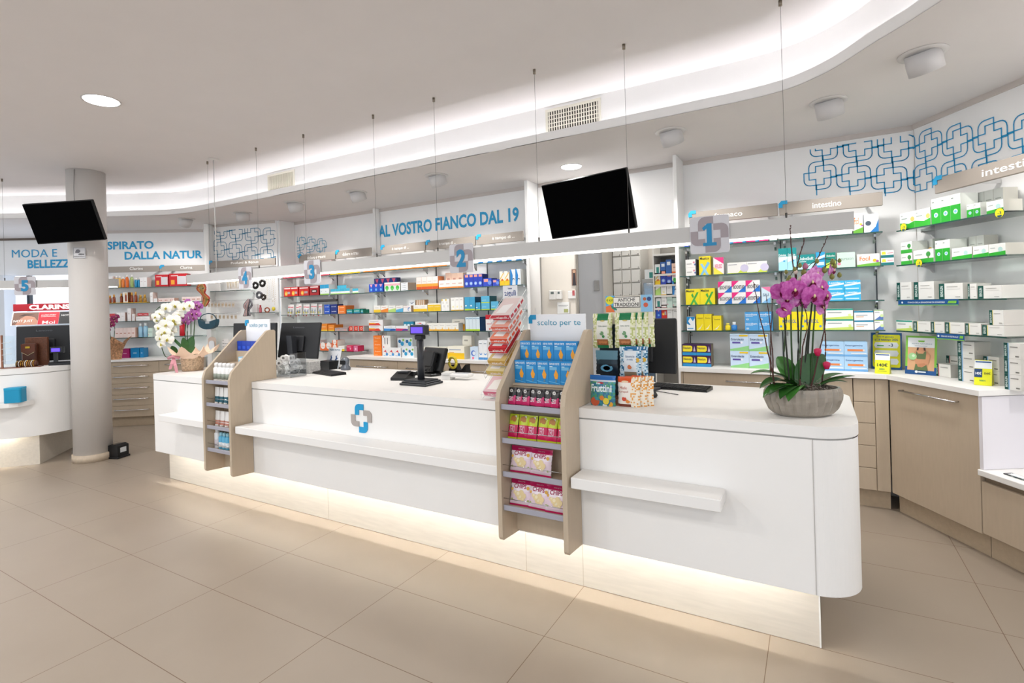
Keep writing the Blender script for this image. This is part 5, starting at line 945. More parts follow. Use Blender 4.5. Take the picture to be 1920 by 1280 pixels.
instances(bb, [(SX+.052+i*.0405, 2.385+.006*(i % 2), .971, R(-12), .08*((i*5) % 3-1)) for i in range(8)], [f'{["leftmost", "second", "third", "fourth", "fifth", "sixth", "seventh", "rightmost"][i]} black and pink bar on the stand' for i in range(8)], 'black and pink bars')
ST['depu'] = ('#1f88c9', '#1b78b3', [('t', 'DEPUR FORTE', .08, .84, .92, .93, '#e8f1f6'), ('r', .08, .62, .7, .76, '#6fb4dc'), ('p', [(.62, .66), (.82, .42), (.74, .24), (.54, .24), (.44, .42)], '#f0a32c'), ('r', .56, .1, .7, .2, '#5c87a0'), ('r', .1, .76, .35, .79, '#d9eaf3'), ('p', [(0, .12), (1, .02), (1, .04), (0, .15)], '#6cc0ea')])
pr = carton(.0655, .118, .035, 'depu').build('supplement_box'); pr['category'] = 'box'
instances(pr, [(SX+.0255+i*.0668, 2.475, 1.0755, 0, 0) for i in range(5)]+[(SX+.0255+i*.0668, 2.54, 1.1725, 0, 0) for i in range(5)],
          [f'blue box with orange drop, {w} in the {q} row of the stand' for q in ('front', 'back') for w in ('leftmost', 'second', 'third', 'fourth', 'rightmost')], 'blue supplement boxes on the stand')
# creams and sprays in the far stand
S2 = -3.995
def tube_(w, h, body, band_, lo, hi, nm, capc='#f2f1ef'):
    t = thing(nm, (0, 0, 0), None, 'cream tube'); m = MB(); n = 14; P = []
    for z, rx, ry in ((.014, w/2*.8, w/2*.62), (h*lo, w/2*.9, w/2*.55), (h*hi, w/2*.96, w/2*.4), (h*.97, w/2, .0015), (h, w/2, .0015)): P.append([(rx*cos(2*pi*i/n), ry*sin(2*pi*i/n), z) for i in range(n)])
    for j in range(4): m.add(P[j]+P[j+1], [(i, (i+1) % n, n+(i+1) % n, n+i) for i in range(n)], mat(band_ if j == 1 else body, .35), True)
    m.build('tube_body', t); m = MB(); m.lathe([(w*.34, 0), (w*.36, .013), (w*.3, .014)], capc, 14); m.build('cap', t); return t
def place(proto, pts, desc, group):
    n = len(pts)
    for i, p in enumerate(pts):
        o = proto if i == 0 else copytree(proto); o.location = p; w = ['leftmost', 'second', 'third', 'fourth', 'fifth', 'sixth'][i] if i < n-1 or n == 1 else 'rightmost'
        tag(o, f'{w} {desc}', None, group)
def bot2(w, h, body, cap, nm, cat, band_=None):
    t = thing(nm, (0, 0, 0), None, cat); m = MB(); m.lathe([(w*.46, 0), (w*.5, .003), (w*.5, h*.7), (w*.3, h*.78)], mat(body, .3), 16); m.build('bottle_body', t)
    m = MB(); m.lathe([(w*.34, h*.77), (w*.34, h*.95), (w*.2, h)], mat(cap, .3), 14); m.build('cap', t)
    if band_: m = MB(); m.lathe([(w*.508, h*.12), (w*.508, h*.42)], mat(band_, .5), 16); m.build('wrap_label', t)
    return t
place(bot2(.048, .14, '#f1f0ee', '#f4f3f1', 'deodorant_bottle', 'bottle', '#8d9488'), [(S2+.055+i*.052, 2.395, .971) for i in range(5)], 'white bottle with grey label, top rail of far stand', 'white bottles on the far stand')
place(tube_(.055, .125, '#f0efec', '#2c6575', .05, .45, 'cream_tube'), [(S2+.06+i*.058, 2.39, .801) for i in range(4)], 'white tube with teal base on the far stand', 'teal tubes on the far stand')
place(tube_(.06, .115, '#f1efec', '#c98a78', .05, .4, 'cream_tube'), [(S2+.06+i*.062, 2.39, .631) for i in range(4)], 'white tube with copper base on the far stand', 'copper tubes on the far stand')
place(bot2(.04, .125, '#5fb4d8', '#9fd3e4', 'spray_bottle', 'bottle', '#e9ecee'), [(S2+.10+i*.043, 2.39, .461) for i in range(3)], 'light blue spray bottle on the lowest far rail', 'light blue sprays')
place(bot2(.044, .12, '#1fb0b8', '#14a7b0', 'spray_bottle', 'bottle', '#e9ecee'), [(S2+.24+i*.046, 2.39, .461) for i in range(2)], 'turquoise spray bottle on the lowest far rail', 'turquoise sprays')
place(bot2(.045, .16, '#eeeff0', '#f4f4f4', 'spray_bottle', 'bottle', '#dcd6dc'), [(S2+.05, 2.39, .461)], 'white pump bottle at left of lowest far rail', None)
ST['blu5'] = ('#1c3fae', '#15338f', [('r', .2, .2, .8, .5, '#2f5ad0')]); ST['ltbx'] = ('#9fcbe4', '#7fb0cf', [('r', .1, .5, .9, .8, '#eef3f6')])
pr = carton(.056, .075, .04, 'blu5').build('medicine_box'); pr['category'] = 'box'
instances(pr, [(S2+.03+i*.0578, 2.58, 1.1855, 0, 0) for i in range(5)], [f'{w} dark blue box at the top of the far stand' for w in ('leftmost', 'second', 'third', 'fourth', 'rightmost')], 'dark blue boxes on the far stand')
pr = carton(.062, .045, .05, 'ltbx').build('medicine_box'); pr['category'] = 'box'
instances(pr, [(S2+.15+i*.07, 2.51, 1.1005, 0, 0) for i in range(2)], [f'{w} small pale blue box on the far stand' for w in ('left', 'right')], 'pale blue boxes on the far stand')
# ================================================================ on the counter
# sloping wire rack of sweet cartons
YZ = 2.53
t = thing('wire_rack', (at(918, 700, Y=YZ).x, YZ, CT), 'white wire rack holding sloping sweet cartons beside the snack stand', 'rack'); bx = t.location.x
wr = mat('#e6e6e8', .3, metal=.3); m = MB(); TL = R(33)
for x in (.0, .145): m.tube([(x, .0, .001), (x, .20, .001), (x, .30, .46), (x, .30, .50)], .002, wr)
for x in (.0, .048, .097, .145): m.tube([(x, .20, .01), (x, .30, .46)], .0014, wr)
m.build('back_frame', t); tr = []
for (px, py, col, col2, nm) in ((925, 601, '#c23a48', '#eae4e2', 'top red'), (923, 622, '#e2725e', '#ece2de', 'coral'), (921, 644, '#e25a3c', '#ece2de', 'orange red'), (918, 662, '#c8202e', '#b81c2a', 'bright red'), (917, 685, '#c9a04a', '#d9bf7c', 'gold'), (914, 704, '#cdb35a', '#e2d3a6', 'pale gold'), (909, 749, '#d66a86', '#e6d9dc', 'lowest pink')):
    p = at(px, py, Y=YZ); z = max(p.z, CT+.014)
    b = MB(); b.M = Matrix.Rotation(TL, 4, 'X'); w, h, L = .115, .036, .19
    top_ = {'gold': '#d8c07c', 'pale gold': '#e0d2a4', 'top red': '#e8d3cf', 'coral': '#eba995', 'orange red': '#e98a6c', 'bright red': '#cf3a42', 'lowest pink': '#e8c3cb'}[nm]; b.box(.002, w, 0, L, .003, h, mat(col2, .4)); b.add([(.002, -.0004, .003), (w, -.0004, .003), (w, -.0004, h), (.002, -.0004, h)], [(0, 1, 2, 3)], mat(col, .4)); b.add([(.004, .003, h+.0005), (w-.002, .003, h+.0005), (w-.002, L*.9, h+.0005), (.004, L*.9, h+.0005)], [(0, 1, 2, 3)], mat(top_, .4)); b.add([(.02, .02, h+.001), (w*.7, .02, h+.001), (w*.8, L*.6, h+.001), (.03, L*.5, h+.001)], [(0, 1, 2, 3)], mat('#f3efec', .4))
    b.art(w, h, [('t', 'zigulì', .2, .3, .8, .75, '#f0e6e4')], y=-.0006, x=.002)
    for k in range(4): b.box(w, w+.0005, L*(.05+.24*k), L*(.22+.24*k), h*.25, h*.7, mat(col, .5))
    tag(b.build('sweet_carton', loc=(p.x, YZ+.0, z)), f'{nm} long sweet carton sloping in the wire rack', 'carton', 'sweet cartons in the wire rack')
    c = MB(); q = lambda x, y, zz: tuple(Vector((p.x-bx, 0, z-CT))+(Matrix.Rotation(TL, 3, 'X') @ Vector((x, y, zz))))
    for x in (-.003, w+.004): c.tube([q(x, .24, .02), q(x, -.02, -.002), q(x, -.022, .03), q(x, .24, .05)], .0012, wr, 5)
    for y in (0, .06, .12, .18, .235): c.tube([q(-.003, y, -.001), q(w+.004, y, -.001)], .001, wr, 5)
    c.tube([q(-.003, -.022, .03), q(w+.004, -.022, .03)], .0012, wr, 5); c.build('wire_tray', t)
p0 = at(944, 585, Y=2.80); p1 = at(971, 585, Y=2.80); pz = at(957, 535, Y=2.80).z; w = p1.x-p0.x; h = pz-p0.z
c = thing('sign_card', (p0.x, 2.80, p0.z), 'white card with blue lettering standing on top of the wire rack', 'sign'); m = MB(); m.rbox(0, w, 0, .002, 0, h, '#e6e6ea', .0006); m.art(w, h, [('t', 'zigulì', .1, .55, .9, .82, '#1d3f80'), ('t', 'Dietetiche', .36, .86, .64, .92, '#1d3f80'), ('r', .15, .42, .85, .46, '#1d3f80'), ('c', .5, .2, .2, '#1d3f80'), ('c', .5, .2, .17, '#e6e6ea'), ('t', 'origine', .36, .16, .64, .24, '#1d3f80')], y=-.0003); m.build('card', c)
m = MB(); m.tube([(w*.7, .004, h*.1), (w*.7, .006, -.16)], .0015, wr); m.build('wire_stem', c)
# cardboard sweets display
dx0 = at(1110, 740, Y=2.70).x; dx1 = at(1203, 740, Y=2.70).x; W_ = dx1-dx0
t = thing('sweets_display', (dx0, 2.66, CT), 'cardboard sweets display with fruit header card on the counter', 'display stand')
m = MB(); m.rbox(0, W_, .10, .22, 0, .012, '#7a4a35', .002); m.rbox(0, W_, .17, .19, .012, .40, mat('#23323e', .5), .003); m.build('display_back', t)
m = MB(); m.rbox(W_*.44, W_, -.06, .10, 0, .006, '#8d5a40', .001); m.build('base_card', t)
hz = at(1150, 580, Y=2.84).z-CT; hz2 = at(1150, 556, Y=2.84).z-CT; x0, x1 = at(1136, 570, Y=2.84).x-dx0, at(1224, 570, Y=2.84).x-dx0
m = MB(); m.rbox(x0, x1, .180, .184, .40, hz2+.002, '#e9e2d2', .001); 
m.art(x1-x0, hz2-hz+.02, [('r', 0, 0, .2, 1, '#57aede'), ('p', [(0, .0), (.2, 0), (.12, .45), (0, .35)], '#e8763a'), ('p', [(.1, .45), (.24, .2), (.24, .1), (.14, .2)], '#27876b'), ('c', .09, .72, .26, '#e3dc1f'), ('t', '€ 4,50', .02, .64, .16, .8, '#4d6b20'), ('r', .17, .26, .74, .92, '#4b4440'), ('r', .176, .30, .734, .88, '#eeeae2'), ('t', 'ANTICHE', .27, .62, .64, .84, '#3a3634'), ('t', 'TRADIZIONI', .19, .34, .72, .56, '#3a3634'), ('r', .76, 0, 1, 1, '#8cc0e2'), ('c', .86, .4, .14, '#d05a3c'), ('c', .93, .75, .13, '#27447c'), ('c', .84, .75, .1, '#b3623f')], y=.1795, x=x0, z=hz-.015); m.build('header_card', t)
def sweets(px0, px1, pyb, pyt, Y, colf, back, deco, label, n=3, nm='sweets_bag', rows_=None):
    a, b = at(px0, pyb, Y=Y), at(px1, pyb, Y=Y); w = b.x-a.x; h = at(px0, pyt, Y=Y).z-a.z; m = pouch(w, h, .045, colf, back, 16, 24, .05); deco(m, w, h); o = m.build(nm); o['category'] = 'sweets bag'
    for k in range(n):
        q = o if k == 0 else o.copy()
        if k: S.collection.objects.link(q)
        q.location = ((a.x+b.x)/2+.026*k, Y+.030*k, a.z+.001); q.rotation_euler = (R(-3), 0, 0); tag(q, label[k], None, 'bags on the sweets display' if n > 1 else None)
def H3(i, j, n=3): return ((i*7919+j*104729+i*j*31) ^ ((i+3)*(j+7)*2654435)) // 7 % n
def fl(u, v): return '#e6e2c4' if (int(u*40)*7+int(v*60)*5) % 3 else '#c9cf8f'
def erbe(u, v):
    if .25 < u < .82: return '#1a7a4c' if v > .80 or (v < .1 and .2 < u) else ('#a5683f' if v < .25 else '#e7e6dd')
    return ['#e8e6cf', '#dfe0b8', '#b8c07a'][H3(int(u*16), int(v*24))]
def d_er(m, w, h): pt(m, 'Erbe alpine', -.14*w, .60*h, .26*w, .65*h, '#2f5b49', 0); blob(m, .02*w, .42*h, .1*w, '#6f9a6e'); blob(m, .1*w, .33*h, .07*w, '#3c8a4c'); blob(m, -.06*w, .45*h, .04*w, '#dfe6da'); blob(m, .04*w, .78*h, .12*w, '#c9b56a', rz=.02*h); [blob(m, .04*w+s_*w, .17*h, .08*w, '#c07a45') for s_ in (-.12, .02, .15)]
sweets(1112, 1149, 652, 588, 2.79, erbe, '#dfe0b8', d_er, ['left herb sweets bag with green top, front', 'left herb sweets bag with green top, middle', 'left herb sweets bag with green top, rear'], 1)
sweets(1153, 1192, 652, 587, 2.77, erbe, '#dfe0b8', d_er, ['right herb sweets bag with green top, frontmost', 'right herb sweets bag with green top, second in file', 'right herb sweets bag with green top, third in file', 'right herb sweets bag with green top, rearmost'], 4)
def balc(u, v): return ('#1e6ea6' if v > .86 else ('#8d7c66' if v < .2 else '#dfe5ea')) if .22 < u < .8 else ['#dbe6ee', '#2b6a92', '#a9cadd'][H3(int(u*16), int(v*24))]
def d_ba(m, w, h): pt(m, 'Balsamiche', -.16*w, .66*h, .24*w, .73*h, '#1f5c8a', 0); pt(m, 'al miele', -.1*w, .57*h, .16*w, .63*h, '#1f5c8a', 0); blob(m, .02*w, .36*h, .1*w, '#d0703c'); blob(m, .36*w, .58*h, .1*w, '#dfb03a'); blob(m, .02*w, .90*h, .14*w, '#cfe0ea', rz=.02*h)
sweets(1162, 1203, 708, 650, 2.725, balc, '#6f9db8', d_ba, ['blue balsamic sweets bag, front one', 'blue balsamic sweets bag, rear one'], 2)
def frut(u, v): return '#1c66b0' if v > .87 or v < .07 else ('#cfd9e2' if v > .84 else ['#2a7a8c', '#3d94a0', '#2f6f96', '#4f9a6a'][H3(int(u*16), int(v*24), 4)])
def d_fr(m, w, h):
    pt(m, 'Fruttini', -.42*w, .56*h, .38*w, .76*h, '#e9f2f8', .03); pt(m, 'le', -.2*w, .76*h, -.05*w, .82*h, '#e9f2f8'); blob(m, -.05*w, .80*h, .13*w, '#b82a30', rz=.025*h)
    for x, z, r_, c in ((-.25, .30, .17, '#c0522c'), (-.24, .28, .11, '#e9c3a4'), (.02, .4, .09, '#d9822e'), (.18, .32, .12, '#e6cf3f'), (.3, .42, .09, '#9fc84a'), (.12, .2, .09, '#d9e0e6'), (.34, .24, .09, '#e6a62c'), (-.1, .14, .1, '#b3302f'), (-.35, .14, .08, '#2a8a58'), (.26, .12, .08, '#5a9ec8')): blob(m, x*w, z*h, r_*w, c)
sweets(1107, 1155, 771, 703, 2.585, frut, '#1c66b0', d_fr, ['blue fruit sweets bag at front left of display'], 1)
def mie(u, v): return ('#d8531f' if v > .82 else ('#7a3a28' if v < .22 else '#f0e8df')) if u < .64 and v > .1 else ('#b8442a' if v < .1 and u < .7 else ['#f0e4d2', '#e5a24a', '#f3ead9'][H3(int(u*16), int(v*24))])
def d_mi(m, w, h): pt(m, 'Miele', -.36*w, .64*h, -.04*w, .72*h, '#b5472b', 0); pt(m, 'e propoli', -.4*w, .53*h, .02*w, .60*h, '#b5472b', 0); blob(m, -.16*w, .36*h, .1*w, '#c9452a'); blob(m, .0, .30*h, .1*w, '#df8a34'); blob(m, -.14*w, .86*h, .16*w, '#e8c9a6', rz=.03*h)
sweets(1159, 1201, 769, 706, 2.605, mie, '#e9d3b4', d_mi, ['orange honey sweets bag, front one', 'orange honey sweets bag, middle one', 'orange honey sweets bag, rear one'], 3)
m = pouch(.125, .13, .012, lambda u, v: '#5f8ea0' if v > .6 else ('#1c3644' if v > .42 else '#12202c'), '#12202c', 12, 16); blob(m, .0, .035, .035, '#5fa0c0', rz=.02); blob(m, .0, .035, .02, '#a3cbdc', rz=.012)
a = at(1138, 702, Y=2.76); m.build('picture_bag', loc=(a.x, 2.765, a.z)); tag(bpy.data.objects['picture_bag'], 'dark blue bag with mountain lake picture above fruit sweets', 'sweets bag')
# computers
PM = ((0, 3.16), 0)
monitor(1128, 1265, 1.385, 1.06, 0, 'black monitor behind the sweets display', PM, tilt=-.10)
monitor(434, 514, 1.39, 1.05, 0, 'black monitor behind the scelto per te card', ((0, 3.05), 0), tilt=-.05)
monitor(518, 592, 1.385, 1.06, 0, 'large black monitor back beside the far stand', ((0, 3.2), 0), tilt=-.16, logo='Lenovo')
def keyboard(px, py, w, d, rz, label, z=CT):
    p = at(px, py, Z=CT); t = thing('keyboard', (p.x, p.y, z), label, 'keyboard', rz); m = MB(); m.xprism([(0, .001), (d, .001), (d, .02), (0, .010)], 0, w, BLK); m.build('keyboard_body', t)
    m = MB()
    for j in range(5):
        for i in range(15): x = .008+(w-.016)*i/15; y = .008+(d-.016)*j/5; zz = .010+.010*y/d; m.box(x+.001, x+(w-.016)/15-.001, y+.001, y+(d-.016)/5-.001, zz, zz+.005, mat('#26272a', .5))
    m.build('keys', t); return t
keyboard(1216, 728, .34, .12, R(-6), 'black keyboard on the counter right of the sweets display')
keyboard(578, 699, .40, .13, R(-14), 'black keyboard on the counter right of the large monitor')
p = at(1225, 742, Z=CT); t = thing('computer_mouse', (p.x, p.y-.03, CT), 'black mouse with cable beside the sweets display', 'mouse', R(30)); m = MB(); m.lathe([(.024, .001), (.03, .012), (.02, .03), (.004, .036)], BLK, 18, sy=1.7); m.build('mouse_body', t); m = MB(); m.tube([tuple(q) for q in catmull([(0, .05, .01), (-.05, .12, .012), (.02, .18, .004), (.09, .12, .004), (.15, .02, .004)], 6)], .0022, BLK); m.build('cable', t)
# customer display on its pole
p = at(781, 722, Z=CT); t = thing('customer_display', (p.x, p.y+.05, CT), 'dark pole customer display with violet screen, middle of counter', 'display')
m = MB(); 
for a_, b_, z0, z1 in ((.115, .095, .001, .016), (.105, .085, .016, .026)): m.rbox(-a_, a_, -b_, b_, z0, z1, DGR, .004)
m.prism([(-.09, -.07), (.09, -.07), (.09, .07), (-.09, .07)], .026, .034, DGR); m.build('base', t)
m = MB(); m.lathe([(.026, .034), (.024, .31)], DGR, 18, sy=.8); m.build('pole', t)
m = MB(); m.rbox(-.03, .03, -.025, .025, .305, .335, BLK, .004); m.rbox(-.066, .066, -.030, .022, .336, .405, DGR, .006); m.build('head', t); m = MB(); m.box(-.052, .048, -.0325, -.030, .350, .390, mat('#4a35d6', emit=1.3)); m.build('screen', t)
# till screen, seen from behind
p = at(792, 706, Z=CT); t = thing('till_screen', (p.x, p.y+.10, CT), 'black till screen leaning back behind the pole display', 'screen', R(-12))
m = MB(); m.M = Matrix.Translation((0, 0, .03)) @ Matrix.Rotation(R(-20), 4, 'X'); m.rbox(-.15, .11, 0, .035, 0, .19, BLK, .008); m.rbox(-.10, .05, -.05, 0, .02, .15, BLK, .012); m.build('screen_housing', t)
m = MB(); m.rbox(-.12, .10, -.08, .12, .001, .02, BLK, .006); m.rbox(-.05, .05, -.03, .05, .02, .10, BLK, .01); m.build('base', t)
p = at(752, 712, Z=CT); t = thing('card_terminal', (p.x, p.y+.03, CT), 'black card terminal with coiled cable left of the pole display', 'card reader', R(14))
m = MB(); m.xprism([(-.07, .001), (.08, .001), (.08, .045), (.03, .055), (-.07, .02)], -.07, .05, BLK); m.build('terminal_body', t); m = MB(); m.box(-.05, .03, .0, .06, .05, .056, '#2e3034'); m.build('screen', t)
m = MB(); m.tube([(.05+.10*i/40, .04+.014*sin(i*1.6), .03+.014*cos(i*1.6)+.03*i/40) for i in range(60)], .0028, BLK, 5); m.build('coiled_cable', t)
p = at(830, 712, Z=CT); t = thing('payment_reader', (p.x, p.y, CT), 'white payment reader lying right of the till screen', 'card reader', R(8))
m = MB(); m.rbox(-.01, .21, .0, .08, .02, .045, '#e9e8e6', .008); m.xprism([(0, .001), (.08, .001), (.08, .055), (0, .05)], -.01, .06, '#e9e8e6'); m.build('reader_body', t); m = MB(); m.box(.08, .19, .01, .07, .045, .047, '#c9cbd0'); m.build('keypad', t)
p = at(857, 700, Z=CT); t = thing('tape_dispenser', (p.x, p.y+.03, CT), 'black tape dispenser with yellow core behind payment reader', 'tape dispenser', R(-12))
m = MB(); m.xprism([(-.03, .001), (.03, .001), (.03, .03), (-.03, .03)], -.09, .10, BLK); m.yprism([(-.09, .03), (.0, .03), (-.02, .07), (-.08, .06)], -.024, .024, BLK); m.yprism([(.05, .03), (.10, .03), (.10, .075), (.08, .06)], -.024, .024, BLK); m.build('dispenser_body', t)
m = MB(); m.tube([(-.045+.042*cos(q*pi/12), -.026, .082+.042*sin(q*pi/12)) for q in range(25)], .011, mat('#d9c63c', .4), 8); m.build('tape_roll', t)
# clear bowl of white tape rolls
p = at(520, 706, Z=CT); t = thing('roll_dispenser', (p.x, p.y+.10, CT), 'clear bowl dispenser heaped with white rolls by far stand', 'dispenser')
m = MB(); m.lathe([(.03, .003), (.10, .02), (.145, .075), (.15, .10), (.147, .10), (.14, .075), (.095, .024), (.03, .006)], glassmat('#fbfcfc', -3), 28, sx=1.15); m.build('bowl', t)
m = MB(); m.rbox(-.17, .10, -.09, .0, .001, .004, '#eceef0', .001); m.rbox(.17, .175, -.11, .04, .002, .19, glassmat('#e4e7ea', .5), .001); m.build('card_holder', t)
random.seed(3); k = 0
for z, n_, rr in ((.035, 5, .055), (.068, 9, .09), (.105, 8, .075), (.14, 4, .035)):
    for i in range(n_):
        a_ = 2*pi*i/n_+z*20; m = MB(); r0 = .024
        q = [(r0*.45, -.013), (r0, -.013), (r0, .013), (r0*.45, .013), (r0*.45, -.013)]; m.M = Matrix.Rotation(random.uniform(0, 3), 4, 'Z') @ Matrix.Rotation(random.uniform(.6, 1.6), 4, 'X'); m.lathe(q, mat('#faf9f7', .4), 16); m.lathe([(r0*1.01, -.002), (r0*1.01, -.0008)], mat('#8c8a88', .5), 16); k += 1; m.s = [False]*len(m.s)
        tag(m.build('tape_roll', loc=(t.location.x+rr*1.15*cos(a_), t.location.y+rr*sin(a_), CT+z)), 'small white roll heaped in the clear bowl', 'roll', 'white rolls in the bowl')
p = at(553, 699, Z=CT); m = MB(); m.rbox(0, .16, 0, .10, .001, .10, mat('#b9b7b4', .6, noise=.25, nscale=90), .004); tag(m.build('speckled_box', loc=(p.x+.03, p.y+.02, CT), rz=R(-8)), 'grey speckled box under the large monitor', 'box')
p = at(581, 693, Z=CT); m = MB(); m.rbox(0, .15, .0, .1, .001, .075, BLK, .004); tag(m.build('label_printer', loc=(p.x+.05, p.y+.07, CT), rz=R(-10)), 'small black printer box right of the speckled box', 'printer')
p = at(600, 690, Z=CT); t = thing('telephone_handset', (p.x+.02, p.y+.04, CT), 'black handset with red key above the keyboard', 'telephone', R(25)); m = MB(); m.xprism([(-.03, .02), (.03, .02), (.03, .04), (-.03, .045)], -.1, .1, BLK); m.build('handset_body', t); m = MB(); m.box(-.03, -.005, -.012, .0, .0455, .048, '#c22a34'); m.build('red_key', t)
p = at(643, 694, Z=CT); t = thing('barcode_scanner', (p.x, p.y+.03, CT), 'grey barcode scanner standing at end of the keyboard', 'scanner'); m = MB(); m.lathe([(.045, .001), (.05, .02), (.03, .04), (.035, .07), (.04, .09), (.02, .11)], mat('#6f747c', .25, metal=.5), 20, sy=.8); m.build('scanner_body', t); m = MB(); m.box(-.028, .028, -.036, -.030, .05, .085, BLK); m.build('window', t)
p = at(634, 690, Z=CT); t = thing('leaflet_holder', (p.x-.03, min(p.y+.13, 3.30), CT), 'leaflet with two jumping figures behind the scanner', 'leaflet', R(-6))
m = MB(); m.M = Matrix.Rotation(R(-14), 4, 'X'); m.rbox(-.10, .09, 0, .003, .0, .19, '#d6d8dc', .001); m.art(.19, .19, [('t', 'PASSA TUTTO!', .1, .84, .9, .93, '#3f6f86'), ('p', [(.2, .3), (.3, .5), (.26, .6), (.36, .62), (.4, .72), (.34, .55), (.42, .5), (.36, .46), (.42, .28), (.3, .42), (.22, .25)], '#2b4a7a'), ('p', [(.58, .3), (.68, .5), (.64, .6), (.74, .62), (.8, .74), (.74, .55), (.84, .5), (.76, .44), (.8, .28), (.7, .42), (.62, .25)], '#2b4a7a'), ('r', .05, .1, .95, .14, '#8fa8b4')], y=-.0004, x=-.10); m.build('leaflet_front', t)
m = MB(); m.rbox(-.10, .09, .0, .08, .001, .003, CLEAR, .0005); m.build('foot', t)
# ================================================================ posters and cards on the corner worktop
def standee(px, py, w, h, rz, D, base, label, nm='poster_stand', lean=-8):
    p = at(px, py, Z=WT); t = thing(nm, (p.x, p.y, WT), label, 'poster', rz); m = MB(); m.M = Matrix.Rotation(R(lean), 4, 'X'); m.rbox(0, w, 0, .003, .001, h, base, .001); m.art(w, h, D, y=-.0004); m.build('printed_board', t)
    m = MB(); m.add([(w*.4, .004, .001), (w*.4, h*.35, .001), (w*.4, h*.12, h*.6)], [(0, 1, 2)], '#dcdcdc'); m.add([(w*.4+.002, .004, .001), (w*.4+.002, h*.35, .001), (w*.4+.002, h*.12, h*.6)], [(2, 1, 0)], '#dcdcdc'); m.build('strut', t); return t
standee(1633.5, 691, .185, .268, R(-12), [('p', [(.08, .06), (.92, .06), (.95, .1), (.95, .92), (.92, .95), (.1, .95), (.06, .92), (.05, .1)], '#e8e218'), ('t', 'Dal 10 gennaio', .2, .86, .75, .91, '#1f4d7c'), ('t', 'al 28 febbraio 2026', .12, .78, .88, .84, '#1f4d7c'), ('p', [(.15, .58), (.85, .58), (.9, .66), (.85, .74), (.15, .74), (.1, .66)], '#eceef0'), ('t', '-3', .58, .62, .72, .71, '#23405e'), ('r', .2, .63, .42, .66, '#3da053'), ('p', [(.15, .36), (.85, .36), (.9, .44), (.85, .52), (.15, .52), (.1, .44)], '#eceef0'), ('p', [(.15, .14), (.85, .14), (.9, .22), (.85, .3), (.15, .3), (.1, .22)], '#eceef0')], '#15508c', 'yellow and dark blue offer poster on the corner worktop')
standee(1697, 700, .175, .262, R(-26), [('r', .0, .0, 1, 1, '#7fc042'), ('r', 0, 0, 1, .2, '#15508c'), ('r', .07, .11, .93, .7, '#d3a57c'), ('r', .07, .7, .93, .95, '#eceef0'), ('p', [(.4, .88), (.62, .88), (.6, .84), (.42, .84)], '#7fc042'), ('t', 'AIUTO NATURALE', .2, .78, .85, .81, '#8fa6b4'), ('r', .3, .73, .7, .745, '#a7b3ba'),
    ('p', [(.40, .70), (.62, .70), (.60, .60), (.42, .60)], '#c98f6a'), ('p', [(.38, .7), (.44, .7), (.42, .62), (.36, .62)], '#4a2c20'), ('p', [(.58, .7), (.64, .7), (.66, .62), (.60, .62)], '#4a2c20'), ('p', [(.34, .62), (.70, .62), (.80, .50), (.76, .30), (.70, .26), (.34, .26), (.30, .42), (.26, .36), (.2, .34), (.22, .5)], '#c98f6a'), ('p', [(.36, .60), (.42, .54), (.58, .54), (.64, .62), (.68, .58), (.66, .40), (.38, .40), (.34, .52)], '#5d6f45'), ('p', [(.34, .27), (.68, .27), (.74, .11), (.30, .11)], '#5d6f45'), ('p', [(.38, .27), (.62, .3), (.70, .26), (.55, .19), (.42, .2)], '#bb7f5c'), ('c', .24, .46, .14, '#9bcb8f'), ('c', .27, .48, .05, '#cfe6c6'), ('c', .38, .07, .05, '#e6edf2'), ('r', .44, .055, .68, .085, '#e6edf2')], '#7fc042', 'poster of person in green top holding a green balloon')
def tent(px, py, w, h, rz, label):
    p = at(px, py, Z=WT); t = thing('price_tent_card', (p.x, p.y, WT), label, 'price card', rz); b = .035; yl = '#dfe01c'
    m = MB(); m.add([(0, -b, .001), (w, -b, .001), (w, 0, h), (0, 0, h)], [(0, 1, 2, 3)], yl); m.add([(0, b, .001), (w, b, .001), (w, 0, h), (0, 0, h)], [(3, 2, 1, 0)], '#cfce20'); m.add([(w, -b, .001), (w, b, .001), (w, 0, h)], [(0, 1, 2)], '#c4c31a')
    m.M = Matrix.Translation((0, -b, .001)) @ Matrix.Rotation(-math.atan2(b, h), 4, 'X'); m.art(w, h, [('r', 0, .68, 1, 1, '#e8ecee'), ('r', .05, .92, .95, .97, '#1f4f8c'), ('t', '140€', .15, .36, .85, .52, '#1e2a30'), ('t', 'SIBEN', .3, .2, .65, .27, '#2f8a5a'), ('r', .2, .12, .8, .14, '#a0a634')] if w > .08 else [('r', 0, .68, 1, 1, '#e8ecee'), ('r', .05, .92, .95, .97, '#1f4f8c'), ('r', .0, .32, .45, .66, '#17406f'), ('t', '140€', .06, .42, .4, .54, '#f0f3f6'), ('t', '84€', .55, .44, .92, .54, '#6a6a20'), ('t', 'SIBEN', .3, .16, .65, .22, '#2f8a5a')]); m.build('folded_card', t)
tent(1642, 699, .085, .14, R(-14), 'yellow folded 140€ price card before the offer poster')
tent(1829, 720, .078, .145, R(-22), 'yellow folded price card near the right worktop end')
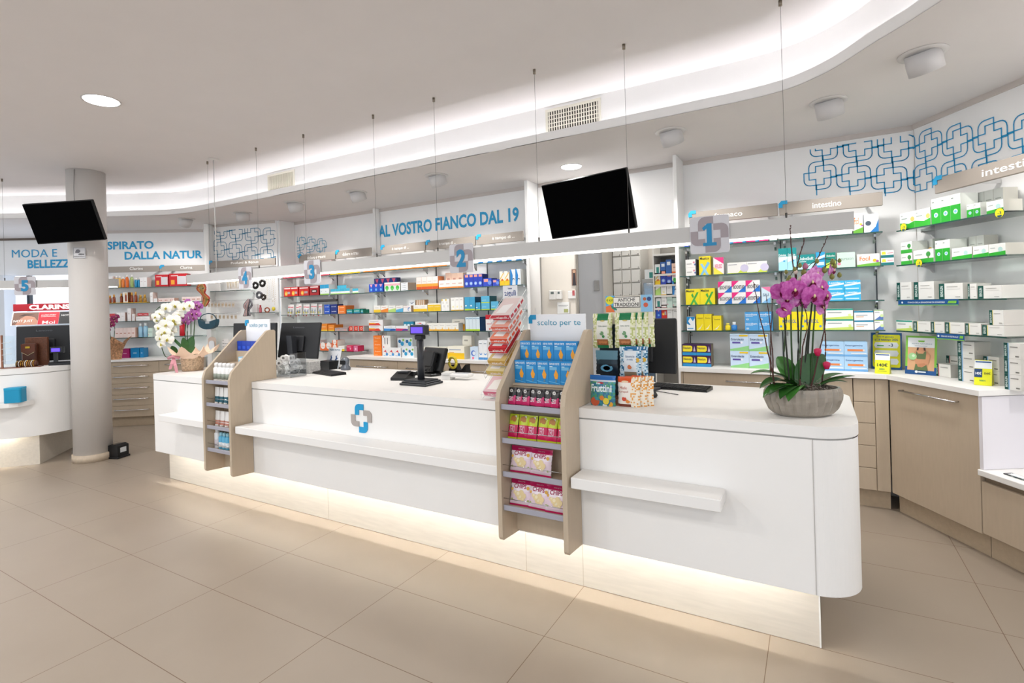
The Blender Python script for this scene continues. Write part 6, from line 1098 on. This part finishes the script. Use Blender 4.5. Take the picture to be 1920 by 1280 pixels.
# ================================================================ the back room
p0 = at(1016, 540, Y=5.7); 
for a_, b_, c_, d_, col, lb in ((1030, 1042, 544, 562, '#e6e4df', 'left thermostat on the back room wall'), (1043, 1053, 544, 561, '#e6e4df', 'right thermostat on the back room wall')):
    q0, q1 = at(a_, d_, Y=4.80), at(b_, c_, Y=4.80); t = thing('thermostat', (q0.x, 4.795, q0.z), lb, 'thermostat'); m = MB(); m.rbox(0, q1.x-q0.x, 0, .03, 0, q1.z-q0.z, col, .004); m.build('case', t); m = MB(); m.box(.02, q1.x-q0.x-.02, -.002, 0, (q1.z-q0.z)*.6, (q1.z-q0.z)*.85, '#5f6a66'); m.build('display', t)
for a_, b_, c_, d_, D, base, nm, lb in ((1044, 1066, 566, 588, [('r', .1, .7, .9, .74, '#9a9a9a'), ('r', .1, .6, .8, .63, '#9a9a9a'), ('r', .55, .1, .9, .4, '#a3a86a')], '#e9e9e6', 'wall_notice', 'white paper notice on the back room wall'), (1071, 1079, 504, 535, [('p', [(.2, 0), (.9, 0), (.7, .8), (.4, .8)], '#2e2b30'), ('c', .55, .85, .3, '#c9a284')], '#8a6a5a', 'wall_picture', 'narrow portrait picture beside the back room door')):
    q0, q1 = at(a_, d_, Y=4.80), at(b_, c_, Y=4.80); m = MB(); m.rbox(0, q1.x-q0.x, 0, .006, 0, q1.z-q0.z, base, .001); m.art(q1.x-q0.x, q1.z-q0.z, D, y=-.0005); tag(m.build(nm, loc=(q0.x, 4.815, q0.z)), lb, 'notice' if 'notice' in nm else 'picture')
q0, q1 = at(1064, 560, Y=4.80), at(1078, 545, Y=4.80); m = MB(); m.rbox(0, q1.x-q0.x, 0, .012, 0, q1.z-q0.z, '#e4e2de', .003); m.box((q1.x-q0.x)*.6, (q1.x-q0.x)*.9, -.002, 0, .03, .08, '#b8585a'); tag(m.build('wall_switch', loc=(q0.x, 4.812, q0.z)), 'white switch plate with red mark by the door', 'switch')
# white drawer cabinet of medicines
xa, xb = at(1150, 540, Y=5.6).x, at(1201, 540, Y=5.6).x; t = thing('drawer_tower', (xa, 5.6, 0), 'tall white medicine drawer tower in the back room', 'cabinet')
m = MB(); m.box(0, xb-xa, .02, .33, .001, 2.2, '#e6e3dc'); m.build('body', t); wd = (xb-xa)/3
for r_ in range(9):
    for c_ in range(3):
        m = MB(); z = 2.13-(r_+1)*.145; m.rbox(c_*wd+.004, (c_+1)*wd-.004, 0, .019, z, z+.135, mat('#ece9e2', .5), .002); m.box(c_*wd+wd*.8, c_*wd+wd*.86, -.004, 0, z+.01, z+.02, '#55524e'); m.box(c_*wd+.01, (c_+1)*wd-.01, -.002, 0, z, z+.006, '#9c968c'); m.build('drawer', t)
xa, xb = at(1203, 540, Y=5.5).x, at(1226, 540, Y=5.5).x; t = thing('medicine_fridge', (xa, 5.5, 0), 'narrow glass fronted medicine fridge in the back room', 'fridge')
m = MB(); m.box(0, xb-xa, .02, .40, .001, 1.72, '#a9a9a6'); m.build('body', t); m = MB(); m.rbox(.02, xb-xa-.01, 0, .018, .1, 1.68, glassmat('#cfe0ea', .6), .002); m.build('glass_door', t)
m = MB(); m.box(.03, xb-xa-.02, .0185, .0195, .3, 1.62, mat('#a9cde6', .5)); m.build('painted_lit_interior', t)  # flat pale blue sheet, the lit look is only its colour
ST['bkA'] = ('#e6e8e6', '#d3d3cf', [('r', .3, .1, .8, .7, '#2f8a80')]); ST['bkB'] = ('#2b5fa8', '#1f4880', [('r', .2, .6, .8, .85, '#e6ecf2')])
o = carton(.16, .1, .15, 'bkA').build('medicine_box', loc=(xa+.02, 5.56, 1.721)); tag(o, 'white teal box on top of the medicine fridge', 'box')
xa, xb = at(1227, 540, Y=5.45).x, at(1266, 540, Y=5.45).x; t = thing('storage_shelf', (xa, 5.45, 0), 'white storage shelf unit in the back room', 'shelf'); zl = [at(1245, y, Y=5.45).z for y in (513, 533, 553, 577, 597, 475)]
m = MB(); m.box(0, xb-xa+.3, .28, .3, .001, 2.2, '#8a8680'); m.box(-.012, 0, 0, .3, .001, 2.2, '#e0ddd6'); m.build('frame', t)
for z in zl: m = MB(); m.box(0, xb-xa+.3, 0, .28, z-.02, z, '#e2dfd9'); m.build('shelf_board', t)
random.seed(5); stl = [['bkA', 'bkB', 'bkB', 'orlt'], ['vols', 'durb', 'durb', 'grnw'], ['bG', 'wyel', 'wpln', 'ears'], ['bkA', 'wpln', 'mint', 'mint'], ['dent', 'reda', 'wpln', 'wpln']]
for j, z in enumerate(zl[:5]):
    w = (xb-xa+.02)/4
    for i in range(4): o = carton(w*.94, .10+.02*((i+j) % 3), .12, stl[j][i]).build('medicine_box', loc=(xa+.004+w*i, 5.47, z+.001)); tag(o, f'{["leftmost", "second", "third", "rightmost"][i]} box, {["upper", "second", "middle", "fourth", "bottom"][j]} board of back room shelf', 'box', 'boxes on the back room shelf')
# ================================================================ plants
GR = mat('#2c5a22', .35, noise=.2, nscale=30, coat=.2); GR2 = mat('#3f7a30', .35, noise=.2, nscale=30, coat=.2); STEM = mat('#2e4a22', .5); TWIG = mat('#4a2620', .6, bump=.3, nscale=200)
def leaf(m, base, tip, width, sag, mt, up=(0, 0, 1), fold=.25, n=12):
    b, t_ = Vector(base), Vector(tip); mid = (b+t_)/2+Vector((0, 0, sag)); ax = (t_-b).normalized(); side = ax.cross(Vector(up)).normalized(); v = []; f = []
    for i in range(n+1):
        s = i/n; p = b*(1-s)**2+mid*2*s*(1-s)+t_*s*s; w = width*(sin(pi*min(1, s*.93+.07))**.75)*(1 if s < .97 else .4); nz = Vector((0, 0, 1))*w*fold
        for k in (-1, -.5, 0, .5, 1): v.append(tuple(p+side*w*k+nz*abs(k)))
    for i in range(n):
        for k in range(4): f.append((i*5+k, i*5+k+1, i*5+k+6, i*5+k+5))
    nv = len(v); v2 = [(x, y, z-.0015) for x, y, z in v]; m.add(v+v2, f+[tuple(nv+q for q in reversed(g)) for g in f], mt, True)
def petal(m, M0, ang, L, w, mt, cup=.25, off=0):
    v = []; f = []; n, k = 7, 4; c, s_ = cos(ang), sin(ang)
    for i in range(n+1):
        s = i/n; ww = w*sin(pi*(s*.88+.08))**.6
        for j in range(-k, k+1):
            a = j/k; x = ww*a; z = L*s; y = -cup*L*(s*s)*.6+cup*L*.5*a*a+off; v.append(tuple(M0 @ Vector((x*c+z*s_, y, -x*s_+z*c))))
    W2 = 2*k+1
    for i in range(n):
        for j in range(2*k): f.append((i*W2+j, i*W2+j+1, (i+1)*W2+j+1, (i+1)*W2+j))
    m.add(v, f, mt, True)
def petalmat(c0, c1, edge):
    key = ('petal', c0, c1)
    if key in MC: return MC[key]
    m = bpy.data.materials.new('orchid_petal'); m.use_nodes = True; nt = m.node_tree; b = nt.nodes['Principled BSDF']; tc = nt.nodes.new('ShaderNodeTexCoord'); w = nt.nodes.new('ShaderNodeTexNoise'); w.inputs['Scale'].default_value = 60; r = nt.nodes.new('ShaderNodeValToRGB')
    r.color_ramp.elements[0].position = .35; r.color_ramp.elements[1].position = .68; r.color_ramp.elements[0].color = lin(c0); r.color_ramp.elements[1].color = lin(c1); nt.links.new(tc.outputs['Object'], w.inputs['Vector']); nt.links.new(w.outputs[0], r.inputs[0]); nt.links.new(r.outputs[0], b.inputs['Base Color']); b.inputs['Roughness'].default_value = .5; b.inputs['Subsurface Weight'].default_value = .15; b.inputs['Subsurface Radius'].default_value = (.01, .005, .01)
    MC[key] = m; return m
def orchid_flower(p, face, size, mt, lip, throat='#e8d9a0', roll=0):
    q = Vector(face).normalized().to_track_quat('-Y', 'Z').to_matrix().to_4x4(); M0 = q @ Matrix.Rotation(roll, 4, 'Y'); m = MB()
    for a in (0, 2*pi/3*1.02, -2*pi/3*1.02): petal(m, M0, a, size*.95, size*.36, mt, .18, .003)
    for a in (1.25, -1.25): petal(m, M0, a, size, size*.60, mt, .15, -.002)
    petal(m, M0, pi, size*.42, size*.16, mat(lip, .4), -.9, -.010); petal(m, M0, pi-.7, size*.26, size*.13, mat(lip, .4), -.9, -.008); petal(m, M0, pi+.7, size*.26, size*.13, mat(lip, .4), -.9, -.008)
    m.M = M0; m.lathe([(.001, -.006), (size*.09, 0), (size*.07, .006), (.001, .012)], throat, 8, (0, -.012, 0)); return m
# --- big orchid arrangement in a fluted stoneware bowl
bp = at(1506, 786, Z=CT); PCN = Vector((bp.x-.002, bp.y+.105, CT)); po = thing('potted_orchid', PCN, 'magenta orchid arrangement in a fluted grey bowl on counter end', 'potted plant', R(28))
m = MB(); n = 64; P = []
prof = [(.098, .001, 0), (.118, .012, .3), (.131, .03, 1), (.140, .052, 1), (.147, .07, 1), (.149, .09, 1), (.147, .108, .9), (.142, .122, .5), (.134, .122, 0), (.128, .09, 0), (.01, .085, 0)]
n = 104
for r_, z, fl_ in prof:
    row_ = []
    for k in range(n):
        ph = (k/4) % 1; tri = 1-abs(2*ph-1); ph2 = ((k/8+.5*(z > .06)) % 1); rr = r_+.0105*fl_*(tri-.5)+.006*fl_*(abs(2*ph2-1)-.5); row_.append((rr*1.08*cos(2*pi*k/n), rr*.70*sin(2*pi*k/n), z))
    P.append(row_)
for j in range(len(P)-1): m.add(P[j]+P[j+1], [(i, (i+1) % n, n+(i+1) % n, n+i) for i in range(n)], mat('#958c80', .3, noise=.15, nscale=9, stretch=(1, 1, 3), coat=.3))
m.build('bowl', po)
m = MB(); random.seed(2); MS = [mat(c, .9) for c in ('#9c9488', '#7d766c', '#b5ada2', '#5c5148')]
for k in range(520):
    a, rr = random.uniform(0, 2*pi), random.uniform(0, 1)**.5; x, y = .128*rr*cos(a), .082*rr*sin(a); z = .108+.025*(1-rr)+random.uniform(-.01, .014); L = .012
    pts_ = [(x, y, z)]
    for _ in range(3): x += random.uniform(-L, L); y += random.uniform(-L, L); z += random.uniform(-L*.6, L*.7); pts_.append((x, y, z))
    m.tube(pts_, .0011, MS[k % 4], 3)
o = m.build('moss', po); o['kind'] = 'stuff'
def w2l(px, py, dy=0, base=PCN, ang=28):      # pixel of the photo to the plant's own frame, on the plane facing the camera through its centre
    p = at(px, py, pl=((base.x-sin(R(ang))*dy, base.y+cos(R(ang))*dy), ang)); d = p-base; c, s_ = cos(R(ang)), sin(R(ang)); return Vector((d.x*c+d.y*s_, -d.x*s_+d.y*c, d.z))
def put(px, py, dy, b=None): return w2l(px, py, dy, b or PCN)
for i, (b0, tp, w_, sg, mt, dy) in enumerate([((1500, 742), (1407, 700), .030, .06, GR2, .02), ((1495, 740), (1424, 728), .034, .07, GR, -.03), ((1500, 740), (1441, 740), .024, .05, GR, -.09), ((1502, 738), (1478, 752), .028, .07, GR2, -.12), ((1498, 732), (1545, 664), .040, .02, GR, -.02), ((1500, 730), (1530, 672), .036, .02, GR2, .03), ((1520, 735), (1582, 700), .020, .03, GR, .03), ((1530, 738), (1604, 704), .018, .02, GR, .0), ((1490, 730), (1458, 668), .030, .03, GR2, .08), ((1528, 738), (1590, 716), .016, .03, GR, -.05), ((1490, 738), (1430, 745), .026, .06, GR2, -.06), ((1500, 738), (1462, 748), .026, .06, GR, -.11)]):
    m = MB(); a, b = put(*b0, dy*.3), put(*tp, dy); a.z = .118; leaf(m, a, b, w_*1.35, sg, mt, up=(0, -1, .6) if b.z > .2 else (0, 0, 1)); m.build('leaf', po)
for i, pts_ in enumerate([[(1482, 738), (1475, 660), (1470, 590), (1467, 540)], [(1488, 738), (1484, 650), (1482, 560), (1478, 520)], [(1494, 736), (1497, 640), (1494, 560), (1490, 505)], [(1500, 735), (1500, 660), (1504, 580), (1506, 520)], [(1512, 735), (1516, 640), (1522, 560), (1516, 510)], [(1520, 735), (1524, 640), (1528, 580), (1530, 520)], [(1506, 736), (1512, 650), (1520, 590), (1526, 540)], [(1478, 738), (1470, 670), (1474, 600), (1472, 545)]]):
    m = MB(); dy = (-.03, .02, .05, -.01, .03, -.02, .0, .04)[i]; q = [put(x, y, dy) for x, y in pts_]; q[0].z = .112; m.tube(catmull(q, 5), [.0042-.0018*k/15 for k in range(16)], STEM if i % 2 else mat('#1f2418', .6), 6); m.build('flower_stem', po)
for pts_, dy in (([(1455, 738), (1440, 660), (1424, 590), (1413, 528)], -.02), ([(1450, 736), (1447, 640), (1437, 555)], .0), ([(1446, 738), (1445, 650), (1449, 552)], .03), ([(1500, 560), (1488, 500), (1482, 440), (1483, 424)], .02), ([(1492, 545), (1494, 500), (1506, 460), (1508, 448)], .0), ([(1500, 540), (1524, 500), (1540, 470), (1552, 442)], .03), ([(1520, 738), (1536, 660), (1548, 600), (1542, 550)], -.04), ([(1540, 735), (1548, 650), (1546, 590), (1550, 540)], .0), ([(1500, 736), (1504, 660), (1514, 600), (1500, 560)], -.05)):
    m = MB(); q = [put(x, y, dy) for x, y in pts_]; 
    if q[0].z < .2: q[0].z = .112
    cs = catmull(q, 6); cs = [p+Vector((random.uniform(-.002, .002), 0, 0)) for p in cs]; m.tube(cs, [.0035-.0022*k/(len(cs)-1) for k in range(len(cs))], TWIG, 6)
    for k in range(2, len(cs), 3): m.lathe([(.0004, 0), (.0042, .004), (.0004, .009)], TWIG, 6, tuple(cs[k]))
    m.build('twig', po)
MG = petalmat('#a82a8e', '#c965b4', 0); MG2 = petalmat('#c25ab0', '#dda0cf', 0)
for (x, y, sz, fx, dy, ro, mt) in [(1467, 548, .050, -.5, -.05, .1, MG), (1488, 545, .060, .1, -.08, 0, MG), (1476, 562, .046, -.3, -.04, .4, MG2), (1520, 530, .058, .3, -.06, -.1, MG2), (1536, 540, .055, .5, -.04, .2, MG), (1524, 556, .055, .1, -.08, .1, MG), (1508, 550, .045, 0, -.05, -.2, MG2), (1546, 556, .045, .6, -.02, .3, MG), (1530, 514, .040, .2, -.02, 0, MG2), (1559, 508, .034, .8, -.01, 0, MG2), (1470, 580, .036, -.2, -.05, 2.2, MG), (1540, 576, .036, .4, .0, 2.5, MG2), (1502, 566, .04, .1, .0, .2, MG), (1512, 537, .04, .1, .03, .2, MG)]:
    p = put(x, y, dy); o = orchid_flower(p, (fx, -1, -.05), sz, mt, '#8a1450', roll=ro).build('flower', po, loc=tuple(p))
BUD = mat('#7c7a3a', .45, noise=.15, nscale=60)
for (x, y, r_, c_) in [(1474, 510, .009, 0), (1490, 505, .010, 0), (1500, 498, .010, 0), (1480, 521, .010, 0), (1507, 511, .013, 0), (1532, 490, .010, 0), (1546, 507, .013, 0), (1561, 491, .012, 0), (1565, 499, .011, 0), (1574, 489, .009, 0), (1574, 516, .011, 0), (1560, 519, .012, 0), (1492, 510, .010, 1), (1510, 500, .014, 2), (1501, 524, .012, 1), (1478, 527, .013, 0)]:
    m = MB(); mt = (BUD, mat('#d9c6b8', .5), mat('#b06a86', .5))[c_]; m.lathe([(.001, -r_), (r_*.75, -r_*.5), (r_*.85, .2*r_), (r_*.5, r_), (.001, r_*1.3)], mt, 10); p = put(x, y, -.02); m.build('bud', po, loc=tuple(p))
for (pts_) in ([(1500, 520), (1520, 495), (1545, 485), (1574, 489)], [(1516, 520), (1545, 500), (1562, 492)], [(1480, 520), (1488, 508), (1500, 499)]):
    m = MB(); m.tube(catmull([put(x, y, -.01) for x, y in pts_], 5), .0016, mat('#3c3a24', .6), 5); m.build('bud_stalk', po)
for (x, y) in ((1533, 660), (1550, 685)):
    m = MB(); m.lathe([(.008, -.016), (.014, 0), (.015, .012), (.006, .017)], mat('#c0164e', .4), 12); m.build('red_berry', po, loc=tuple(put(x, y, -.06)))
# --- white and purple orchids in a wrapped basket at the far counter end
b0 = at(338, 697, Z=CT); B2 = Vector((b0.x, b0.y+.11, CT)); t = thing('wrapped_orchid_basket', B2, 'white and purple orchids in a peach wrapped basket on counter', 'potted plant', R(40)); U = lambda x, y, dy=0: w2l(x, y, dy, B2, 40)
m = MB(); m.lathe([(.085, .001), (.09, .05), (.095, .14), (.09, .145), (.07, .12)], mat('#bda285', .7, noise=.4, nscale=70, bump=.6), 28); m.build('basket', t)
m = MB(); n = 48; P = []
for r_, z, wv in ((.085, .10, .0), (.10, .135, .01), (.15, .17, .04), (.19, .195, .06)): P.append([((r_+wv*sin(k*5.1*2*pi/n)*.6)*cos(2*pi*k/n), (r_+wv*cos(k*4*2*pi/n)*.5)*sin(2*pi*k/n), z+wv*.7*sin(k*7*2*pi/n)) for k in range(n)])
for j in range(3): m.add(P[j]+P[j+1], [(i, (i+1) % n, n+(i+1) % n, n+i) for i in range(n)], mat('#f4d6bd', .75), True)
m.build('paper_wrap', t)
m = MB(); pk = mat('#cf8f98', .5)
for a_, b_ in (((-.10, -.135, .135), (-.06, -.17, -.0)), ((-.10, -.135, .135), (-.12, -.16, .03))): 
    A_, B_ = Vector(a_), Vector(b_); m.add([tuple(A_+Vector((-.012, 0, 0))), tuple(A_+Vector((.012, 0, 0))), tuple((A_+B_)/2+Vector((.02, -.02, 0))), tuple((A_+B_)/2+Vector((-.008, -.02, 0)))], [(0, 1, 2, 3)], pk); m.add([tuple((A_+B_)/2+Vector((-.008, -.02, 0))), tuple((A_+B_)/2+Vector((.02, -.02, 0))), tuple(B_+Vector((.008, 0, .004))), tuple(B_+Vector((-.014, 0, .004)))], [(0, 1, 2, 3)], pk)
m.tube([(-.15, -.12, .13), (-.10, -.15, .15), (-.05, -.14, .13)], .014, pk, 6); m.build('ribbon', t)
WH = petalmat('#f1f0e4', '#fbfaf4', 0)
arch = [(310, 668), (300, 640), (292, 610), (290, 588), (300, 575), (318, 570), (338, 573), (352, 580)]
m = MB(); m.tube(catmull([U(x, y, -.03) for x, y in [(322, 665)]+arch], 4), .0035, STEM); m.build('flower_stem', t)
for i, (x, y, s_) in enumerate([(295, 600, .04), (300, 588, .045), (312, 577, .05), (328, 573, .055), (345, 577, .055), (357, 572, .045), (310, 597, .06), (326, 600, .065), (312, 609, .06), (329, 606, .05), (298, 614, .045), (310, 622, .055), (322, 620, .05), (300, 634, .04), (314, 636, .055), (303, 645, .045), (318, 628, .045), (292, 594, .04), (335, 590, .05), (304, 626, .05)]):
    p = U(x, y, -.06-.02*(i % 3)); orchid_flower(p, (.3*((i % 5)-2)/2, -1, -.1), s_, WH, '#dcd27a', '#d8cf5a', roll=.3*((i % 3)-1)).build('white_flower', t, loc=tuple(p))
PU = petalmat('#a0499a', '#c77cc0', 0)
for i, (x, y, s_) in enumerate([(352, 567, .04), (345, 595, .04), (349, 603, .038), (360, 588, .045), (366, 578, .045), (370, 571, .04), (363, 596, .04), (374, 574, .036), (369, 588, .04), (342, 604, .034)]):
    p = U(x, y, .02); orchid_flower(p, (.3*((i % 5)-2)/2, -1, -.1), s_, PU, '#7a1a5a', roll=.4*((i % 3)-1)).build('purple_flower', t, loc=tuple(p))
for pts_ in ([(352, 660), (351, 630), (352, 600)], [(357, 658), (358, 625), (358, 590)], [(362, 655), (364, 620), (366, 590)], [(348, 655), (347, 620), (350, 598)]):
    m = MB(); m.tube(catmull([U(x, y, .03) for x, y in pts_], 4), .004, STEM); m.build('flower_stem', t)
for a_, b_, w_ in (((350, 668), (362, 630), .045), ((352, 668), (343, 632), .035), ((330, 668), (322, 648), .03), ((345, 668), (366, 650), .03), ((350, 660), (318, 628), .012)):
    m = MB(); leaf(m, U(*a_, .0), U(*b_, -.02), w_, .0, GR, up=(0, -1, .5)); m.build('leaf', t)
# --- second wrapped orchid on the left wall worktop
b0 = at(213, 672, pl=((pd.x, pd.y), 37.5)); B3 = Vector((b0.x+n2.x*.04-a2.x*.0, b0.y+n2.y*.04, .906)); t = thing('wrapped_orchid', B3, 'magenta orchid in patterned wrap on the left wall worktop', 'potted plant', R(37)); U = lambda x, y, dy=0: w2l(x, y, dy, B3, 37)
m = MB(); P = []; n = 40
for r_, z, wv in ((.07, .001, 0), (.085, .12, .01), (.12, .20, .03), (.17, .26, .05)): P.append([((r_+wv*sin(k*5*2*pi/n)*.6)*cos(2*pi*k/n), (r_+wv*cos(k*4*2*pi/n)*.5)*.8*sin(2*pi*k/n), z+wv*sin(k*3*2*pi/n+.6)) for k in range(n)])
for j in range(3): m.add(P[j]+P[j+1], [(i, (i+1) % n, n+(i+1) % n, n+i) for i in range(n)], mat('#b88a66', .7, noise=.5, nscale=50), True)
m.build('paper_wrap', t); m = MB()
for pts_ in ([(208, 640), (205, 610), (203, 595)], [(213, 640), (215, 615), (212, 603)]): m.tube(catmull([U(x, y) for x, y in pts_], 4), .004, STEM)
m.build('flower_stem', t)
MQ = petalmat('#7a1248', '#a82a6a', 0)
for i, (x, y, s_) in enumerate([(203, 600, .04), (208, 603, .042), (214, 597, .045), (219, 594, .04), (204, 610, .045), (210, 608, .04), (203, 618, .035), (216, 602, .036)]):
    p = U(x, y, -.03); orchid_flower(p, (.1*(i % 3), -1, -.1), s_, MQ, '#5a0c34', roll=.4*((i % 3)-1)).build('flower', t, loc=tuple(p))
# ================================================================ the jewellery wall
def jp(px, z, off=0): return onz(px, z, ((P2[0][0]+.28*off, P2[0][1]-.96*off), 16.2))
def jitem(nm, px, py, off, label, cat, group=None):
    p = at(px, py, pl=((P2[0][0]+.28*off, P2[0][1]-.96*off), 16.2)); return thing(nm, p, label, cat, R(16.2), group)
t = jitem('shoulder_bag', 391, 602, .22, 'dark teal shoulder bag hanging at the divider panel', 'handbag'); tl = mat('#1c4a5c', .4, noise=.1, nscale=40); m = MB(); v = []; n = 20
up_ = [(-.14+.28*i/n, (-.02 if True else 0)-.03*sin(pi*i/n)) for i in range(n+1)]; lo = [(.14-.28*i/n, -.05-.10*sin(pi*i/n)**.35) for i in range(n+1)]
m.yprism([(x, z+.045) for x, z in up_]+[(x, z+.045) for x, z in lo], -.03, .03, tl); m.build('bag_body', t); m = MB(); m.tube(catmull([(-.135, 0, .01), (-.10, -.01, .07), (0, -.01, .10), (.09, -.01, .08), (.135, 0, .01)], 6), .006, tl, 8); m.build('strap', t); m = MB(); m.box(-.02, .04, -.032, -.029, -.03, .0, '#c9cdd0'); m.build('label_tag', t)
for q, (px_, py_) in enumerate(((388, 548), (384, 578))):
    pass
sc = [mat(c, .7) for c in ('#c8683c', '#d99a5a', '#b5443a', '#8a9a5a')]
t = jitem('silk_scarf', 379, 540, .25, 'orange patterned silk scarf knotted above the handbag', 'scarf'); random.seed(8); m = MB()
for k in range(14):
    a = random.uniform(-.05, .05); m.tube(catmull([(a*.4, 0, .06), (a*1.6, -.02, .0), (a*.5+.02, -.01, -.07), (a+.06, 0, -.14), (a*.6+.02, 0, -.24)], 4), [.010, .013, .013, .009, .007, .010, .012, .013, .013, .012, .011, .011, .010, .010, .009, .008, .006], sc[k % 4], 6)
m.build('scarf_folds', t)
t = jitem('silk_scarf', 466, 575, .14, 'grey pink scarf hanging beside the white card', 'scarf'); m = MB(); s2 = [mat(c, .7) for c in ('#8d8a90', '#c9a5a0', '#5d5a60')]
for k in range(12):
    a = random.uniform(-.05, .05); m.tube(catmull([(a*.3+.02, 0, .10), (a*1.3, -.01, .02), (a*.6-.02, 0, -.04), (a-.03, 0, -.12)], 4), .010, s2[k % 3], 6)
m.build('scarf_folds', t)
def cards(px0, px1, py, n, w, h, label, group, off=.10):
    first = None
    for i in range(n):
        px = px0+(px1-px0)*i/(n-1); 
        if first is None:
            o = jitem('earring_card', px, py, off, None, 'jewellery'); m = MB(); m.rbox(-w/2, w/2, 0, .002, -h, 0, '#d6c9bb', .0006); m.build('card', o); m = MB()
            for s_ in (-1, 1): m.tube([(s_*w*.22+.006*cos(k*pi/5), -.004, -h*.5+.006*sin(k*pi/5)) for k in range(11)], .0016, mat('#d9b65a', .25, metal=1), 5)
            m.build('earring', o); first = o
        else:
            o = copytree(first); p = at(px, py, pl=((P2[0][0]+.28*off, P2[0][1]-.96*off), 16.2)); o.location = p
        w_ = ['leftmost', 'second', 'third', 'fourth', 'fifth', 'sixth', 'seventh', 'eighth'][i] if i < n-1 else 'rightmost'
        tag(o, f'{w_} {label}', None, group)
cards(391, 437, 567, 8, .038, .062, 'white earring card on the upper jewellery rail', 'earring cards on the upper rail')
cards(397, 442, 590, 7, .036, .055, 'white earring card on the lower jewellery rail', 'earring cards on the lower rail')
for py, x0, x1, w_ in ((565, 392, 515, 'upper'), (588, 392, 452, 'lower')):
    a, b = jp(x0, at(x0, py, pl=P2).z, .11), jp(x1, at(x0, py, pl=P2).z, .11); m = MB(); m.tube([a, b], .003, CHROME); tag(m.build('jewellery_rail'), f'{w_} slim rail carrying earring cards', 'rail')
for i, (x, y, r_) in enumerate(((479, 535, .035), (492, 531, .036), (486, 553, .036), (494, 557, .028))):
    t = jitem('hair_scrunchie', x, y, .10, ['black glossy hair scrunchie, left of the upper pair', 'black glossy hair scrunchie, right of the upper pair', 'grey glossy hair scrunchie hanging below the pair', 'dark brown hair scrunchie hanging lowest'][i], 'hair band', 'hair scrunchies'); m = MB()
    m.tube([((r_+.004*sin(k*3))*cos(k*pi/14), .004*sin(k*2.2), (r_+.004*cos(k*3.3))*sin(k*pi/14)) for k in range(29)], [.014+.004*sin(k*2.6) for k in range(29)], mat(['#15130f', '#1b1512', '#55555a', '#2e2018'][i], .25), 8); m.build('fabric_ring', t)
for i, x in enumerate((500, 503.5, 507, 510.5, 514)):
    t = jitem('necklace', x, 522, .07, f'{["leftmost", "second", "third", "fourth", "rightmost"][i]} long chain necklace beside divider panel behind sign 4', 'necklace', 'hanging necklaces'); m = MB(); L = (.26, .3, .24, .3, .34)[i]
    for k in range(26): s = k/25; m.lathe([(.0005, -.004), (.0038, 0), (.0005, .004)], mat(('#d8c9a0', '#c9c9c9', '#e3ddd0', '#c8a24a', '#c8a24a')[i], .3, metal=1 if i in (1, 3, 4) else 0), 6, (.010*sin(pi*s)*(1 if k % 2 else -1), 0, -L*s))
    m.build('beads', t)
t = jitem('gift_card_box', 472.5, 586, .06, 'tall white box beside the red bottle on jewellery shelf', 'box'); m = MB(); m.rbox(0, .075, 0, .04, .0, .115, '#efedec', .002); m.build('box_body', t)
t = jitem('red_bottle', 488.5, 585.5, .05, 'small red perfume bottle on the jewellery shelf', 'bottle'); m = MB(); m.lathe([(.016, 0), (.018, .004), (.018, .06), (.008, .07)], mat('#d06a74', .3), 14); m.build('bottle_body', t); m = MB(); m.lathe([(.010, .07), (.010, .095)], '#c22a34', 12); m.build('cap', t)
t = jitem('hair_claw', 501, 584, .05, 'brown orange tortoiseshell hair claw on jewellery shelf', 'hair clip'); m = MB(); m.tube([(.035*cos(k*pi/10), 0, .022+.028*sin(k*pi/10)) for k in range(21)], .008, mat('#a2502c', .3, noise=.5, nscale=60), 8); m.build('claw', t)
t = jitem('yellow_pompom', 513, 583, .05, 'fluffy yellow pompom at right end of jewellery shelf', 'ornament'); m = MB(); m.lathe([(.001, 0), (.018, .01), (.024, .03), (.016, .05), (.001, .056)], mat('#e3cf4a', .8, bump=1, nscale=120), 14); m.build('pompom', t)
t = jitem('display_arch', 392, 658, .06, 'white arched display card before a beige arch', 'display card'); m = MB(); m.yprism([(0, .002), (.085, .002), (.085, .11)]+[(.0425+.0425*cos(q*pi/8), .11+.03*sin(q*pi/8)) for q in range(1, 8)]+[(0, .11)], 0, .004, '#f2f3f6'); m.build('white_card', t); m = MB(); m.yprism([(-.03, .002), (.09, .002), (.09, .15)]+[(.03+.06*cos(q*pi/8), .15+.04*sin(q*pi/8)) for q in range(1, 8)]+[(-.03, .15)], .02, .03, '#dcc4b4'); m.build('beige_arch', t)
t = jitem('brooch_card', 417, 652, .06, 'white card of black brooches low on the jewellery wall', 'jewellery'); m = MB(); m.rbox(0, .10, 0, .003, 0, .12, '#eeeae6', .001); m.build('card', t); m = MB(); [m.lathe([(.001, -.004), (.008, 0), (.001, .004)], '#1e1c1e', 8, (.02+.03*(k % 3), -.006, .02+.04*(k//3))) for k in range(7)]; m.build('brooch', t)
for i, (px, w_) in enumerate(((390, .12), (424, .15))):
    p = at(px, 542, pl=((P2[0][0]+.02, P2[0][1]-.05), 16.2)); t = thing('display_board', (p.x, p.y, ZJ[0]+.0015), ['plain white display board on the top jewellery shelf', 'white board with gold chains on top jewellery shelf'][i], 'display board', R(16.2)); m = MB(); m.rbox(0, w_*1.6, 0, .008, 0, .15, '#e9e7e3', .001); m.build('board', t)
    if i: m = MB(); [m.tube([(x, -.004, .14), (x+.004*(-1)**k, -.004, .06), (x+.002, -.004, .02)], .0018, mat('#d0b070', .3, metal=1), 5) for k, x in enumerate([.02+.022*q for q in range(10)])]; m.build('chain', t)
